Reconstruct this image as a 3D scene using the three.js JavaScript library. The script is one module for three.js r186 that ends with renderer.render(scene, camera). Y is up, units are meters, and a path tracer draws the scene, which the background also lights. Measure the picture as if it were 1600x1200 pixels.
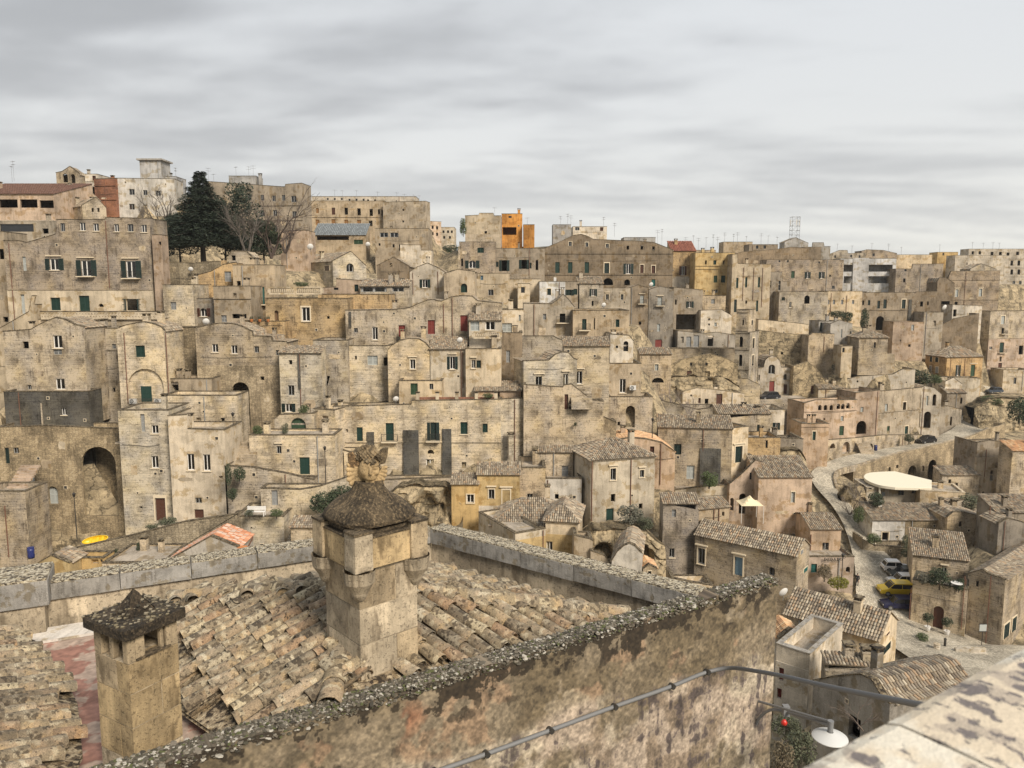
import * as THREE from 'three';
import { mergeGeometries } from 'three/addons/utils/BufferGeometryUtils.js';
import { MarchingCubes } from 'three/addons/objects/MarchingCubes.js';
import { FontLoader } from 'three/addons/loaders/FontLoader.js';
import { TextGeometry } from 'three/addons/geometries/TextGeometry.js';

// ---------------------------------------------------------------- camera, sky, sun, exposure
const scene = new THREE.Scene();
const EYE = new THREE.Vector3(0, 40, 0), FOCAL = 1200, PITCH = Math.atan(150 / FOCAL);
const camera = new THREE.PerspectiveCamera(2 * Math.atan(600 / FOCAL) * 180 / Math.PI, 4 / 3, 0.1, 6000);
camera.position.copy(EYE); camera.rotation.x = -PITCH;
camera.focus = 40; camera.userData.fStop = 5;
const renderer = new THREE.WebGLRenderer({ antialias: true });
renderer.toneMapping = THREE.LinearToneMapping;
renderer.toneMappingExposure = 2.95;
renderer.shadowMap.enabled = true;

const V = (x, y, z) => new THREE.Vector3(x, y, z);
let seed = 7;
function rnd() { seed = (seed + 0x6D2B79F5) | 0; let t = Math.imul(seed ^ (seed >>> 15), 1 | seed); t = (t + Math.imul(t ^ (t >>> 7), 61 | t)) ^ t; return ((t ^ (t >>> 14)) >>> 0) / 4294967296; }
const rr = (a, b) => a + (b - a) * rnd();
const clamp = (x, a = 0, b = 1) => Math.max(a, Math.min(b, x)), mix = (a, b, t) => a + (b - a) * t;
const sstep = (a, b, x) => { const t = clamp((x - a) / (b - a)); return t * t * (3 - 2 * t); };
// periodic value noise
const HASH = new Float32Array(65536); for (let i = 0; i < 65536; i++) HASH[i] = rnd();
const hsh = (x, y, s) => HASH[((x * 73 + y * 5077 + s * 9973) ^ (x * y * 31 + (y << 5))) & 65535];
function pn(x, y, px, py, s = 0) {
  const xi = Math.floor(x), yi = Math.floor(y), fx = x - xi, fy = y - yi, u = fx * fx * (3 - 2 * fx), v = fy * fy * (3 - 2 * fy);
  const a = ((xi % px) + px) % px, b = ((yi % py) + py) % py, a1 = (a + 1) % px, b1 = (b + 1) % py;
  return mix(mix(hsh(a, b, s), hsh(a1, b, s), u), mix(hsh(a, b1, s), hsh(a1, b1, s), u), v);
}
function fbm(u, v, fx, fy, oct, s = 0) {
  let t = 0, a = 0.5, n = 0;
  for (let i = 0; i < oct; i++) { t += a * pn(u * fx, v * fy, fx, fy, s + i * 7); n += a; a *= 0.5; fx *= 2; fy *= 2; }
  return t / n;
}
// sky: one overcast layer, lighter toward the horizon, seen as flat sheets of cloud
{
  const W = 2048, H = 1024, data = new Float32Array(W * H * 4);
  for (let j = 0; j < H; j++) {
    const el = ((j + 0.5) / H - 0.5) * Math.PI, sy = Math.sin(el);
    for (let i = 0; i < W; i++) {
      const az = ((i + 0.5) / W - 0.5) * 2 * Math.PI, k = 1 / (Math.max(sy, 0) + 0.09), x = Math.cos(az) * Math.cos(el) * k, z = Math.sin(az) * Math.cos(el) * k;
      const wx = x + (fbm(x * 0.03 + 7, z * 0.06 + 3, 8, 8, 3, 61) - 0.5) * 2.2, wz = z + (fbm(x * 0.03 + 1, z * 0.06 + 8, 8, 8, 3, 67) - 0.5) * 0.8;
      const big = fbm(wx * 0.022 + 3.1, wz * 0.05 + 5.3, 8, 8, 5, 3), mid = fbm(wx * 0.055 + 1.7, wz * 0.13 + 2.2, 16, 16, 6, 11), fine = fbm(wx * 0.22 + 9, wz * 0.42 + 4, 16, 16, 6, 21);
      const c = big * 0.48 + mid * 0.34 + fine * 0.18, thin = 1 - sstep(0.36, 0.62, c), e = clamp(sy, 0, 1);   // cloud thickness
      const low = Math.exp(-e * 6), th2 = mix(thin, 0.85, low * 0.8), L = mix(0.158, 0.278, th2) * mix(0.94, 1.16, Math.exp(-e * 7)), warm = Math.exp(-e * 6) * (0.5 + 0.5 * th2);
      let r = L * mix(0.945, 1.055, warm), g = L * mix(0.99, 1.02, warm), b = L * mix(1.05, 0.905, warm);
      if (sy < 0) { const q = sstep(0, -0.15, sy); r = mix(r, 0.12, q); g = mix(g, 0.105, q); b = mix(b, 0.08, q); }
      const o = (j * W + i) * 4; data[o] = r; data[o + 1] = g; data[o + 2] = b; data[o + 3] = 1;
    }
  }
  const t = new THREE.DataTexture(data, W, H, THREE.RGBAFormat, THREE.FloatType);
  t.mapping = THREE.EquirectangularReflectionMapping; t.magFilter = THREE.LinearFilter; t.needsUpdate = true;
  scene.background = t; scene.environment = t;
}
const sun = new THREE.DirectionalLight(0xfff1de, 1.5);
sun.position.set(70, 40 + 95, 60); sun.target.position.set(0, 40, -40);
sun.castShadow = true; sun.shadow.radius = 32; sun.shadow.mapSize.set(4096, 4096);
Object.assign(sun.shadow.camera, { left: -260, right: 260, top: 260, bottom: -260, near: 1, far: 600 });
sun.name = 'sun'; scene.add(sun, sun.target);

// ---------------------------------------------------------------- naming
const taken = new Map();
function numbered(n) { const k = taken.get(n) || 0; taken.set(n, k + 1); return k ? n + '_' + String(k).padStart(3, '0') : n; }
function tag(o, label, category, group, kind) { o.userData.label = label; if (category) o.userData.category = category; if (group) o.userData.group = group; if (kind) o.userData.kind = kind; return o; }
function thing(name, label, category, pos, turn = 0, group) {
  const o = new THREE.Group(); o.name = numbered(name); if (pos) o.position.copy(pos); o.rotation.y = turn; scene.add(o); return tag(o, label, category, group);
}
function part(parent, name, geo, mat, kind) {
  const m = new THREE.Mesh(geo, mat); m.name = name; m.castShadow = m.receiveShadow = true; parent.add(m); if (kind) m.userData.kind = kind; return m;
}
function single(name, geo, mat, label, category, group, kind) { const m = part(scene, numbered(name), geo, mat); return tag(m, label, category, group, kind); }

// ---------------------------------------------------------------- surveying: where a sight line meets a distance or a wall plane
const cp = Math.cos(PITCH), sp = Math.sin(PITCH);
function ray(px, py) { const a = (px - 800) / FOCAL, b = (600 - py) / FOCAL; return V(a, b * cp - sp, -(b * sp + cp)); }
function P(px, py, d) { const r = ray(px, py); return r.multiplyScalar(d / -r.z).add(EYE); }
// foreground: x to the right, d ahead, h below the eye, as read against the level horizon, then corrected for the camera's downward tilt
const G = (x, d, h) => (h < 0.3 || d < 0.5 ? V(x, 40 - h, -d) : hit(800 + FOCAL * x / d, 450 + FOCAL * h / d, V(0, 40 - h, 0), V(0, 1, 0)));
function hit(px, py, O, n) { const r = ray(px, py), t = O.clone().sub(EYE).dot(n) / r.dot(n); return r.multiplyScalar(t).add(EYE); }

// ---------------------------------------------------------------- textures
function texture(N, M, f, srgb = true) {
  const a = new Uint8Array(N * M * 4);
  for (let j = 0; j < M; j++) for (let i = 0; i < N; i++) { const c = f((i + 0.5) / N, (j + 0.5) / M), o = (j * N + i) * 4; a[o] = clamp(c[0]) * 255; a[o + 1] = clamp(c[1]) * 255; a[o + 2] = clamp(c[2]) * 255; a[o + 3] = 255; }
  const t = new THREE.DataTexture(a, N, M); t.wrapS = t.wrapT = THREE.RepeatWrapping; t.magFilter = THREE.LinearFilter; t.minFilter = THREE.LinearMipmapLinearFilter; t.generateMipmaps = true;
  if (srgb) t.colorSpace = THREE.SRGBColorSpace; t.needsUpdate = true; return t;
}
function voro(u, v, n, m, s) {                       // periodic cells: [id, distance to border]
  const x = u * n, y = v * m, xi = Math.floor(x), yi = Math.floor(y); let d1 = 9, d2 = 9, id = 0;
  for (let b = -1; b < 2; b++) for (let a = -1; a < 2; a++) {
    const cx = ((xi + a) % n + n) % n, cy = ((yi + b) % m + m) % m, dx = xi + a + 0.15 + 0.7 * hsh(cx, cy, s) - x, dy = yi + b + 0.15 + 0.7 * hsh(cx, cy, s + 1) - y, d = dx * dx + dy * dy;
    if (d < d1) { d2 = d1; d1 = d; id = hsh(cx, cy, s + 2); } else if (d < d2) d2 = d;
  }
  return [id, Math.sqrt(d2) - Math.sqrt(d1)];
}
const grey = (x, w = 0) => [x * (1 + w), x, x * (1 - w * 1.3)];
function pair(N, f) {                                // a colour map and a relief map from one function [r,g,b,height]
  const h = new Float32Array(N * N); let k = 0;
  const map = texture(N, N, (u, v) => { const c = f(u, v); h[k++] = c[3]; return c; });
  k = 0; const bump = texture(N, N, () => { const x = h[k++]; return [x, x, x]; }, false);
  return { map, bump };
}
// weathering shared by all stone: dark lichen blotches and run-off streaks with ragged outlines
function weather(u, v, amount, s) {
  const blot = fbm(u, v, 8, 5, 6, s), streak = fbm(u, v, 46, 5, 5, s + 40), speck = fbm(u, v, 110, 110, 2, s + 60);
  const a = sstep(0.56, 0.70, blot + (speck - 0.5) * 0.22), b = sstep(0.57, 0.72, streak * 0.7 + blot * 0.3 + (speck - 0.5) * 0.2);
  return Math.min(1, (a * 0.7 + b * 0.85) * amount);
}
const ashlar = (s, amt, rough) => pair(1024, (u, v) => {
  const rows = 30, y = v * rows, r = Math.floor(y), fy = y - r, cols = 15 + Math.floor(hsh(r, 3, s) * 4), x = u * cols + hsh(r, 9, s), c = Math.floor(x), fx = x - c, cc = ((c % cols) + cols) % cols;
  const id = hsh(cc, r, s + 5), wob = (fbm(u, v, 64, 64, 3, s + 2) - 0.5) * rough, jy = Math.min(fy, 1 - fy) + wob, jx = (Math.min(fx, 1 - fx) + wob * 0.6) * 1.9;
  const joint = sstep(0.10, 0.02, Math.min(jx, jy)) * (0.35 + 0.65 * hsh(cc, r, s + 8)), grain = fbm(u, v, 120, 120, 3, s + 3), tone = fbm(u, v, 4, 4, 5, s + 4), pit = sstep(0.66, 0.74, fbm(u, v, 48, 70, 4, s + 15));
  const worn = sstep(0.80, 0.95, id) * 0.12;
  const bedLine = fbm(u, v, 6, 60, 3, s + 44), L = 0.93 + (id - 0.5) * 0.10 + (grain - 0.5) * 0.16 + (tone - 0.5) * 0.40 + (bedLine - 0.5) * 0.22 - joint * 0.12 - pit * 0.22 - worn;
  const w = weather(u, v, amt, s + 100), warm = (fbm(u, v, 6, 6, 3, s + 30) - 0.5) * 0.16;
  const col = [L * (1 + warm * 0.35), L, L * (1 - warm)];
  return [mix(col[0], 0.47, w * 0.75), mix(col[1], 0.455, w * 0.75), mix(col[2], 0.44, w * 0.75), clamp(0.75 - joint * 0.5 - pit * 0.4 - worn + (grain - 0.5) * 0.4)];
});
const rubble = (s, amt) => pair(1024, (u, v) => {
  const q = voro(u + (fbm(u, v, 24, 24, 2, s) - 0.5) * 0.02, v, 22, 34, s), joint = sstep(0.16, 0.03, q[1]), grain = fbm(u, v, 100, 100, 3, s + 3), tone = fbm(u, v, 4, 4, 5, s + 4), w = weather(u, v, amt, s + 100);
  const L = 0.88 + (q[0] - 0.5) * 0.20 + (grain - 0.5) * 0.22 + (tone - 0.5) * 0.40 - joint * 0.2;
  return [mix(L * 1.01, 0.46, w * 0.75), mix(L, 0.45, w * 0.75), mix(L * 0.97, 0.43, w * 0.75), clamp(0.7 - joint * 0.6 + (grain - 0.5) * 0.4)];
});
const plaster = (s, amt) => pair(1024, (u, v) => {
  const tone = fbm(u, v, 3, 3, 5, s), peel = sstep(0.57, 0.68, fbm(u, v, 9, 9, 6, s + 9) + (fbm(u, v, 90, 90, 2, s + 19) - 0.5) * 0.12), grain = fbm(u, v, 128, 128, 2, s + 3), w = weather(u, v, amt, s + 100), patch = sstep(0.5, 0.52, fbm(u, v, 5, 9, 2, s + 77)) * 0.05;
  const L = 0.92 + (tone - 0.5) * 0.30 + (grain - 0.5) * 0.12 + (fbm(u, v, 30, 5, 4, s + 88) - 0.5) * 0.16 - peel * 0.11 - patch;
  return [mix(L, 0.48, w * 0.7), mix(L * (1 - peel * 0.04), 0.47, w * 0.7), mix(L * (1 - peel * 0.12), 0.45, w * 0.7), clamp(0.7 - peel * 0.35 + (grain - 0.5) * 0.3)];
});
const T = {
  ash1: ashlar(1, 0.32, 0.25), ash2: ashlar(400, 0.6, 0.4), rub: rubble(800, 0.5), pla1: plaster(1200, 0.24), pla2: plaster(1600, 0.5),
  rock: pair(1024, (u, v) => {
    const a = fbm(u + (fbm(u, v, 6, 6, 3, 5) - 0.5) * 0.1, v, 5, 16, 6, 2000), b = Math.abs(fbm(u, v, 8, 8, 5, 2010) - 0.5) * 2, g = fbm(u, v, 100, 100, 3, 2020), w = weather(u, v, 1, 2030);
    const L = 0.55 + a * 0.5 - sstep(0.14, 0, b) * 0.25 + (g - 0.5) * 0.25; return [mix(L, 0.42, w * 0.8), mix(L * 0.985, 0.42, w * 0.8), mix(L * 0.93, 0.39, w * 0.8), clamp(a * 0.7 + b * 0.4)];
  }),
  cob: pair(1024, (u, v) => { const q = voro(u, v, 40, 40, 2100), j = sstep(0.18, 0.04, q[1]), t = fbm(u, v, 4, 4, 5, 2110); const L = 0.86 + (q[0] - 0.5) * 0.2 + (t - 0.5) * 0.35 - j * 0.26; return [L * 1.01, L, L * 0.97, clamp(0.8 - j * 0.7)]; }),
  lich: pair(512, (u, v) => {                         // old stone tops and tiles: grey crust, white and ochre spots, black pits
    const a = fbm(u, v, 12, 12, 5, 2200), b = fbm(u, v, 26, 26, 4, 2210), g = fbm(u, v, 90, 90, 2, 2220), o = fbm(u, v, 14, 14, 4, 2230);
    let c = [0.75, 0.72, 0.66]; const put = (k, t) => { c = c.map((x, i) => mix(x, k[i], t)); };
    put([0.50, 0.47, 0.42], sstep(0.46, 0.56, a)); put([0.93, 0.92, 0.86], sstep(0.56, 0.62, b) * 0.85); put([0.78, 0.72, 0.58], sstep(0.58, 0.66, o) * 0.4); put([0.24, 0.22, 0.20], sstep(0.60, 0.66, 1 - b + (g - 0.5) * 0.2) * 0.9);
    const m = 0.8 + g * 0.4; return [c[0] * m, c[1] * m, c[2] * m, clamp(b * 0.6 + g * 0.4)];
  }),
};
function mat(rgb, tex, rep = 1, opt = {}) {
  const m = new THREE.MeshStandardMaterial({ roughness: 0.93, metalness: 0, ...opt }); m.color.setRGB(...rgb);
  if (tex) { m.map = tex.map; m.bumpMap = tex.bump; m.bumpScale = opt.bumpScale ?? 0.03; }
  return m;
}
const wall = (rgb, tex, opt) => mat(rgb.map((x) => x * 0.87), tex, 1, opt);
const flat = (rgb, rough = 0.8, opt = {}) => { const m = new THREE.MeshStandardMaterial({ roughness: rough, ...opt }); m.color.setRGB(...rgb); return m; };
// wall materials by letter: tint x weathered map. Tints are the stone and limewash colours themselves.
const M = {
  c: wall([0.73, 0.625, 0.455], T.ash1), C: wall([0.72, 0.615, 0.455], T.pla1), t: wall([0.58, 0.49, 0.36], T.ash2), o: wall([0.60, 0.43, 0.23], T.ash2), y: wall([0.66, 0.49, 0.24], T.pla1),
  b: wall([0.42, 0.35, 0.265], T.ash2), B: wall([0.36, 0.29, 0.205], T.pla2), g: wall([0.40, 0.345, 0.27], T.pla2), r: wall([0.54, 0.45, 0.32], T.rub), R: wall([0.47, 0.39, 0.27], T.rub),
  w: wall([0.76, 0.69, 0.575], T.pla1), W: wall([0.80, 0.775, 0.72], T.pla1), p: wall([0.62, 0.49, 0.375], T.pla1), k: wall([0.125, 0.118, 0.10], T.ash2), q: wall([0.50, 0.475, 0.43], T.pla2), n: wall([0.58, 0.49, 0.365], T.pla2), G: wall([0.56, 0.55, 0.53], T.pla1),
  rock: mat([0.56, 0.47, 0.34], T.rock, 1, { bumpScale: 0.25 }), cop: mat([0.26, 0.225, 0.175], T.lich), brick: mat([0.40, 0.19, 0.115], T.ash1), orange: mat([0.60, 0.29, 0.07], T.pla1), cob: mat([0.62, 0.575, 0.49], T.cob), deck: mat([0.50, 0.44, 0.36], T.pla2), earth: mat([0.33, 0.27, 0.18], T.rock, 1, { bumpScale: 0.2 }),
};
const F = {
  glass: flat([0.022, 0.024, 0.027], 0.09), white: flat([0.74, 0.73, 0.70], 0.6), green: flat([0.010, 0.040, 0.031], 0.6), dgreen: flat([0.010, 0.026, 0.023], 0.6), lgreen: flat([0.035, 0.075, 0.040], 0.65), brown: flat([0.085, 0.035, 0.022], 0.6), wood: flat([0.16, 0.095, 0.05], 0.7), red: flat([0.20, 0.040, 0.032], 0.65), blue: flat([0.14, 0.24, 0.32], 0.6), grey: flat([0.30, 0.31, 0.31], 0.6), pale: flat([0.42, 0.45, 0.44], 0.6), teal: flat([0.02, 0.13, 0.12], 0.6), orangewood: flat([0.30, 0.16, 0.06], 0.6),
  stone: flat([0.66, 0.57, 0.42], 0.9), iron: flat([0.035, 0.033, 0.03], 0.55), steel: flat([0.32, 0.33, 0.34], 0.4, { metalness: 0.6 }), rust: flat([0.17, 0.085, 0.055], 0.75), leaf: flat([0.055, 0.085, 0.03], 0.85), pine: flat([0.020, 0.034, 0.020], 0.9), olive: flat([0.085, 0.10, 0.05], 0.85), twig: flat([0.155, 0.125, 0.10], 0.95), bark: flat([0.095, 0.08, 0.065], 0.95), clay: flat([0.52, 0.20, 0.07], 0.75), yellow: flat([0.75, 0.52, 0.02], 0.5), dish: flat([0.66, 0.66, 0.64], 0.5), cream: flat([0.80, 0.75, 0.60], 0.7),
};

const paneGlass = new THREE.MeshPhysicalMaterial({ color: 0xf2f6f5, roughness: 0.05, transmission: 1, thickness: 0, ior: 1.5 });
// ---------------------------------------------------------------- geometry helpers
function boxUV(g0, ox = 0, oy = 0, sc = 8) {        // uv in metres by the way each face points
  const g = g0.index ? g0.toNonIndexed() : g0; g.computeVertexNormals(); const p = g.attributes.position, n = g.attributes.normal, uv = new Float32Array(p.count * 2);
  for (let i = 0; i < p.count; i++) { const ax = Math.abs(n.getX(i)), ay = Math.abs(n.getY(i)), az = Math.abs(n.getZ(i)), x = p.getX(i), y = p.getY(i), z = p.getZ(i); const [a, b] = ay > ax && ay > az ? [x, z] : ax > az ? [z, y] : [x, y]; uv[2 * i] = a / sc + ox; uv[2 * i + 1] = b / sc + oy; }
  g.setAttribute('uv', new THREE.BufferAttribute(uv, 2)); return g;
}
function box(x0, x1, y0, y1, z0, z1) { const g = new THREE.BoxGeometry(x1 - x0, y1 - y0, z1 - z0).toNonIndexed(); g.translate((x0 + x1) / 2, (y0 + y1) / 2, (z0 + z1) / 2); return g; }
function merge(list) { return mergeGeometries(list.map((g) => { g = g.index ? g.toNonIndexed() : g; for (const k of Object.keys(g.attributes)) if (!['position', 'normal', 'uv'].includes(k)) g.deleteAttribute(k); if (!g.attributes.normal) g.computeVertexNormals(); if (!g.attributes.uv) g.setAttribute('uv', new THREE.BufferAttribute(new Float32Array(g.attributes.position.count * 2), 2)); return g; })); }
function extrude(pts, z0, z1, holes = []) {
  const s = new THREE.Shape(pts.map((p) => new THREE.Vector2(p[0], p[1]))); for (const h of holes) s.holes.push(h);
  const g = new THREE.ExtrudeGeometry(s, { depth: z1 - z0, bevelEnabled: false, curveSegments: 10 }); g.translate(0, 0, z0); return g.index ? g.toNonIndexed() : g;
}
function tube(pts, r, seg = 0, rad = 6) { const c = new THREE.CatmullRomCurve3(pts, false, 'centripetal'); return new THREE.TubeGeometry(c, seg || Math.max(1, (pts.length - 1) * 6), r, rad, false); }
function rod(a, b, r, r2 = r, rad = 6) { const g = new THREE.CylinderGeometry(r2, r, a.distanceTo(b), rad), d = b.clone().sub(a).normalize(); g.applyQuaternion(new THREE.Quaternion().setFromUnitVectors(V(0, 1, 0), d)); g.translate(...a.clone().add(b).multiplyScalar(0.5).toArray()); return g; }
const unitBox = new THREE.BoxGeometry(1, 1, 1);

// joined barrel tiles on a slope: origin, unit direction across, unit direction downhill
class Tiles {
  constructor(tw = 0.22, tl = 0.36, pal) { this.tw = tw; this.tl = tl; this.p = []; this.n = []; this.c = []; this.u = []; this.pal = pal || TILE_PAL; }
  tri(a, b, c, na, nb, nc, col) { const gx = (b.y - a.y) * (c.z - a.z) - (b.z - a.z) * (c.y - a.y), gy = (b.z - a.z) * (c.x - a.x) - (b.x - a.x) * (c.z - a.z), gz = (b.x - a.x) * (c.y - a.y) - (b.y - a.y) * (c.x - a.x); if (gx * na.x + gy * na.y + gz * na.z + gx * nc.x + gy * nc.y + gz * nc.z < 0) { [b, c] = [c, b]; [nb, nc] = [nc, nb]; } for (const [v, n] of [[a, na], [b, nb], [c, nc]]) { this.p.push(v.x, v.y, v.z); this.n.push(n.x, n.y, n.z); this.c.push(...col); this.u.push((v.x + v.y * 0.7) / 2, (v.z + v.y * 0.4) / 2); } }
  quad(o, a, la, d, ld, inside) {
    let up = a.clone().cross(d).normalize(); if (up.y < 0) up.negate();
    const at = (s, t, h) => o.clone().addScaledVector(a, s).addScaledVector(d, t).addScaledVector(up, h), dk = this.pal[0];
    if (!inside) { const q = [at(0, 0, 0), at(la, 0, 0), at(la, ld, 0), at(0, ld, 0)]; this.tri(q[0], q[1], q[2], up, up, up, dk); this.tri(q[0], q[2], q[3], up, up, up, dk); }
    const nx = Math.max(1, Math.round(la / this.tw)), nz = Math.max(1, Math.round(ld / this.tl)), w = la / nx, l = ld / nz, K = 4;
    for (let i = 0; i < nx; i++) for (let j = 0; j < nz; j++) {
      if (inside && !inside((i + 0.5) * w, (j + 0.5) * l)) continue;
      const c = this.pal[Math.floor(rnd() * this.pal.length)], k = rr(0.8, 1.2), col = [c[0] * k, c[1] * k, c[2] * k], s0 = (i + 0.5) * w + rr(-0.1, 0.1) * w, t0 = j * l - l * 0.12, t1 = (j + 1) * l + l * 0.04, lift = rr(0.0, 0.02);
      const ring = [[t0, w * 0.36, 0.0], [t1, w * 0.46, 0.035 + lift]].map(([t, r, h]) => { const out = []; for (let m = 0; m <= K; m++) { const th = Math.PI * m / K, cx = -Math.cos(th), cy = Math.sin(th); out.push([at(s0 + cx * r, t, h + cy * r * 0.85), a.clone().multiplyScalar(cx).addScaledVector(up, cy).normalize()]); } return out; });
      for (let m = 0; m < K; m++) { const [A, B] = [ring[0][m], ring[0][m + 1]], [D, C] = [ring[1][m], ring[1][m + 1]]; this.tri(A[0], B[0], C[0], A[1], B[1], C[1], col); this.tri(A[0], C[0], D[0], A[1], C[1], D[1], col); }
      for (let m = 1; m < K; m++) { const A = ring[1][0], B = ring[1][m], C = ring[1][m + 1]; this.tri(A[0], B[0], C[0], d, d, d, col); }
    }
  }
  sheet(pts, col = this.pal[0]) { const up = V(0, 1, 0); for (let i = 1; i < pts.length - 1; i++) this.tri(pts[0], pts[i], pts[i + 1], up, up, up, col); }
  geo() { const g = new THREE.BufferGeometry(); g.setAttribute('position', new THREE.Float32BufferAttribute(this.p, 3)); g.setAttribute('normal', new THREE.Float32BufferAttribute(this.n, 3)); g.setAttribute('color', new THREE.Float32BufferAttribute(this.c, 3)); g.setAttribute('uv', new THREE.Float32BufferAttribute(this.u, 2)); return g; }
}
const TILE_PAL = [[0.30, 0.245, 0.175], [0.33, 0.275, 0.205], [0.23, 0.19, 0.145], [0.38, 0.32, 0.235], [0.18, 0.15, 0.115], [0.36, 0.26, 0.17], [0.27, 0.235, 0.185], [0.42, 0.37, 0.285]], ORANGE_PAL = [[0.62, 0.38, 0.20], [0.56, 0.35, 0.20], [0.60, 0.44, 0.27], [0.50, 0.30, 0.17]], RED_PAL = [[0.30, 0.12, 0.08], [0.26, 0.105, 0.075], [0.33, 0.14, 0.095]], BROWN_PAL = [[0.17, 0.095, 0.07], [0.15, 0.085, 0.065]];
const tileMat = new THREE.MeshStandardMaterial({ roughness: 0.92, vertexColors: true });
const newTileMat = new THREE.MeshStandardMaterial({ roughness: 0.9, vertexColors: true });
// ---------------------------------------------------------------- foreground: the roof below the viewpoint
// plan positions (x to the right, d ahead) and depth below the eye h, measured from the horizontal wall tops
const TOP = 5.2;
const wallA = [-5.6, 7.31], wallB = [4.76, 13.75];
const wallP = G(...wallA, TOP), wallQ = G(...wallB, TOP), wallDir = wallQ.clone().sub(wallP).normalize(), wallLen = wallQ.distanceTo(wallP);
const fwallTex = pair(2048, (u, v) => {              // 12.2 m of old plaster: crust along the top edge, salt-bleached and flaking lower down
  const s = u * 12.2, t = (1 - v) * 12.2, n1 = fbm(u, v, 10, 10, 6, 3000), n2 = fbm(u, v, 60, 60, 4, 3010), n3 = fbm(u, v, 130, 14, 4, 3020), g = fbm(u, v, 260, 260, 3, 3030), n4 = fbm(u, v, 26, 26, 5, 3040), n5 = fbm(u, v, 5, 5, 4, 3050);
  let c = [0.58, 0.535, 0.46]; const put = (k, a) => { c = c.map((x, i) => mix(x, k[i], clamp(a))); };
  put([0.48, 0.435, 0.355], sstep(0.42, 0.62, n1)); put([0.69, 0.645, 0.57], sstep(0.55, 0.66, n4) * 0.7);
  const low = sstep(-0.12, 0.12, t - (1.15 + (n5 - 0.5) * 0.9 + (s - 6) * 0.02));
  put([0.80, 0.76, 0.69], low * sstep(0.40, 0.55, n4) * 0.85); put([0.73, 0.66, 0.61], low * sstep(0.52, 0.62, n1) * 0.5);
  const flake = sstep(0.57, 0.69, n2 * 0.6 + n3 * 0.4 + (n5 - 0.45) * 0.35 + (g - 0.5) * 0.25) * low; put([0.34, 0.31, 0.31], flake * 0.85);
  const red = sstep(0.5, 0.62, n4) * sstep(0.75, 0.2, Math.abs(s - 4.7) / 1.3 + Math.abs(t - 0.4) / 0.9); put([0.50, 0.33, 0.26], red * 0.8);
  const red2 = sstep(0.56, 0.64, n4) * sstep(0.66, 0.6, n1) * (1 - low) * 0.35; put([0.55, 0.40, 0.29], red2);
  const crust = sstep(0.42, 0.66, 0.98 - t / 0.42 + (n2 - 0.5) * 2.6 + (n4 - 0.5) * 0.9 + (n3 - 0.5) * 0.9 + (g - 0.5) * 1.0); put([0.19, 0.165, 0.13], crust * 0.85);
  const specks = sstep(0.62, 0.70, n2) * sstep(1.6, 0.2, t); put([0.25, 0.22, 0.18], specks * 0.7);
  const m = 0.62 + g * 0.62 + (fbm(u, v, 90, 90, 3, 3070) - 0.5) * 0.28; return [c[0] * m, c[1] * m, c[2] * m, clamp(0.6 + (n2 - 0.5) * 0.7 - flake * 0.3 + (g - 0.5) * 0.4)];
});
const crustMat = mat([0.40, 0.37, 0.31], T.lich, 1, { bumpScale: 0.012 }), crust0 = 0;
// sawn tufa of the chimneys: broad tonal drift, fine grain, soot and rain streaks
const sawn = pair(1024, (u, v) => { const a = fbm(u, v, 4, 4, 5, 3500), st = fbm(u, v, 40, 5, 5, 3510), g = fbm(u, v, 200, 200, 2, 3520), p = sstep(0.66, 0.72, fbm(u, v, 70, 70, 3, 3530)), k = sstep(0.5, 0.72, fbm(u, v, 9, 7, 6, 3540) * 0.6 + st * 0.4); const L = 0.80 + (a - 0.5) * 0.5 + (g - 0.5) * 0.16 + (st - 0.5) * 0.24 - p * 0.16; return [mix(L, 0.36, k * 0.6), mix(L * 0.985, 0.34, k * 0.6), mix(L * 0.95, 0.31, k * 0.6), clamp(0.6 - p * 0.4 + (g - 0.5) * 0.5)]; });
const moss = pair(512, (u, v) => { const a = fbm(u, v, 6, 6, 5, 3600), b = fbm(u, v, 40, 40, 4, 3610), g = fbm(u, v, 120, 120, 2, 3620), w = sstep(0.64, 0.70, b); const L = 0.52 + (a - 0.5) * 0.5 + (b - 0.5) * 0.5 + (g - 0.5) * 0.3; return [mix(L, 0.86, w * 0.5), mix(L * 0.95, 0.82, w * 0.5), mix(L * 0.86, 0.74, w * 0.5), clamp(0.3 + b * 0.5 + (g - 0.5) * 0.4)]; });
const tanStone = mat([0.60, 0.495, 0.35], sawn, 1, { bumpScale: 0.006 }), paleStone = mat([0.66, 0.575, 0.45], sawn, 1, { bumpScale: 0.006 }), warmStone = mat([0.62, 0.485, 0.295], sawn, 1, { bumpScale: 0.006 });
const crustDark = mat([0.155, 0.13, 0.10], moss, 1, { bumpScale: 0.015 }), capStone = mat([0.34, 0.29, 0.22], moss, 1, { bumpScale: 0.012 }), domeMat = mat([0.31, 0.26, 0.19], moss, 1, { bumpScale: 0.012 }), whiteTop = mat([0.66, 0.63, 0.57], T.lich, 1, { bumpScale: 0.008 }), foreDark = mat([0.40, 0.34, 0.25], moss, 1, { bumpScale: 0.006 }), foreBrown = mat([0.72, 0.52, 0.32], moss, 1, { bumpScale: 0.005 }), foreFace = mat([0.82, 0.62, 0.36], sawn, 1, { bumpScale: 0.003 });
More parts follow.
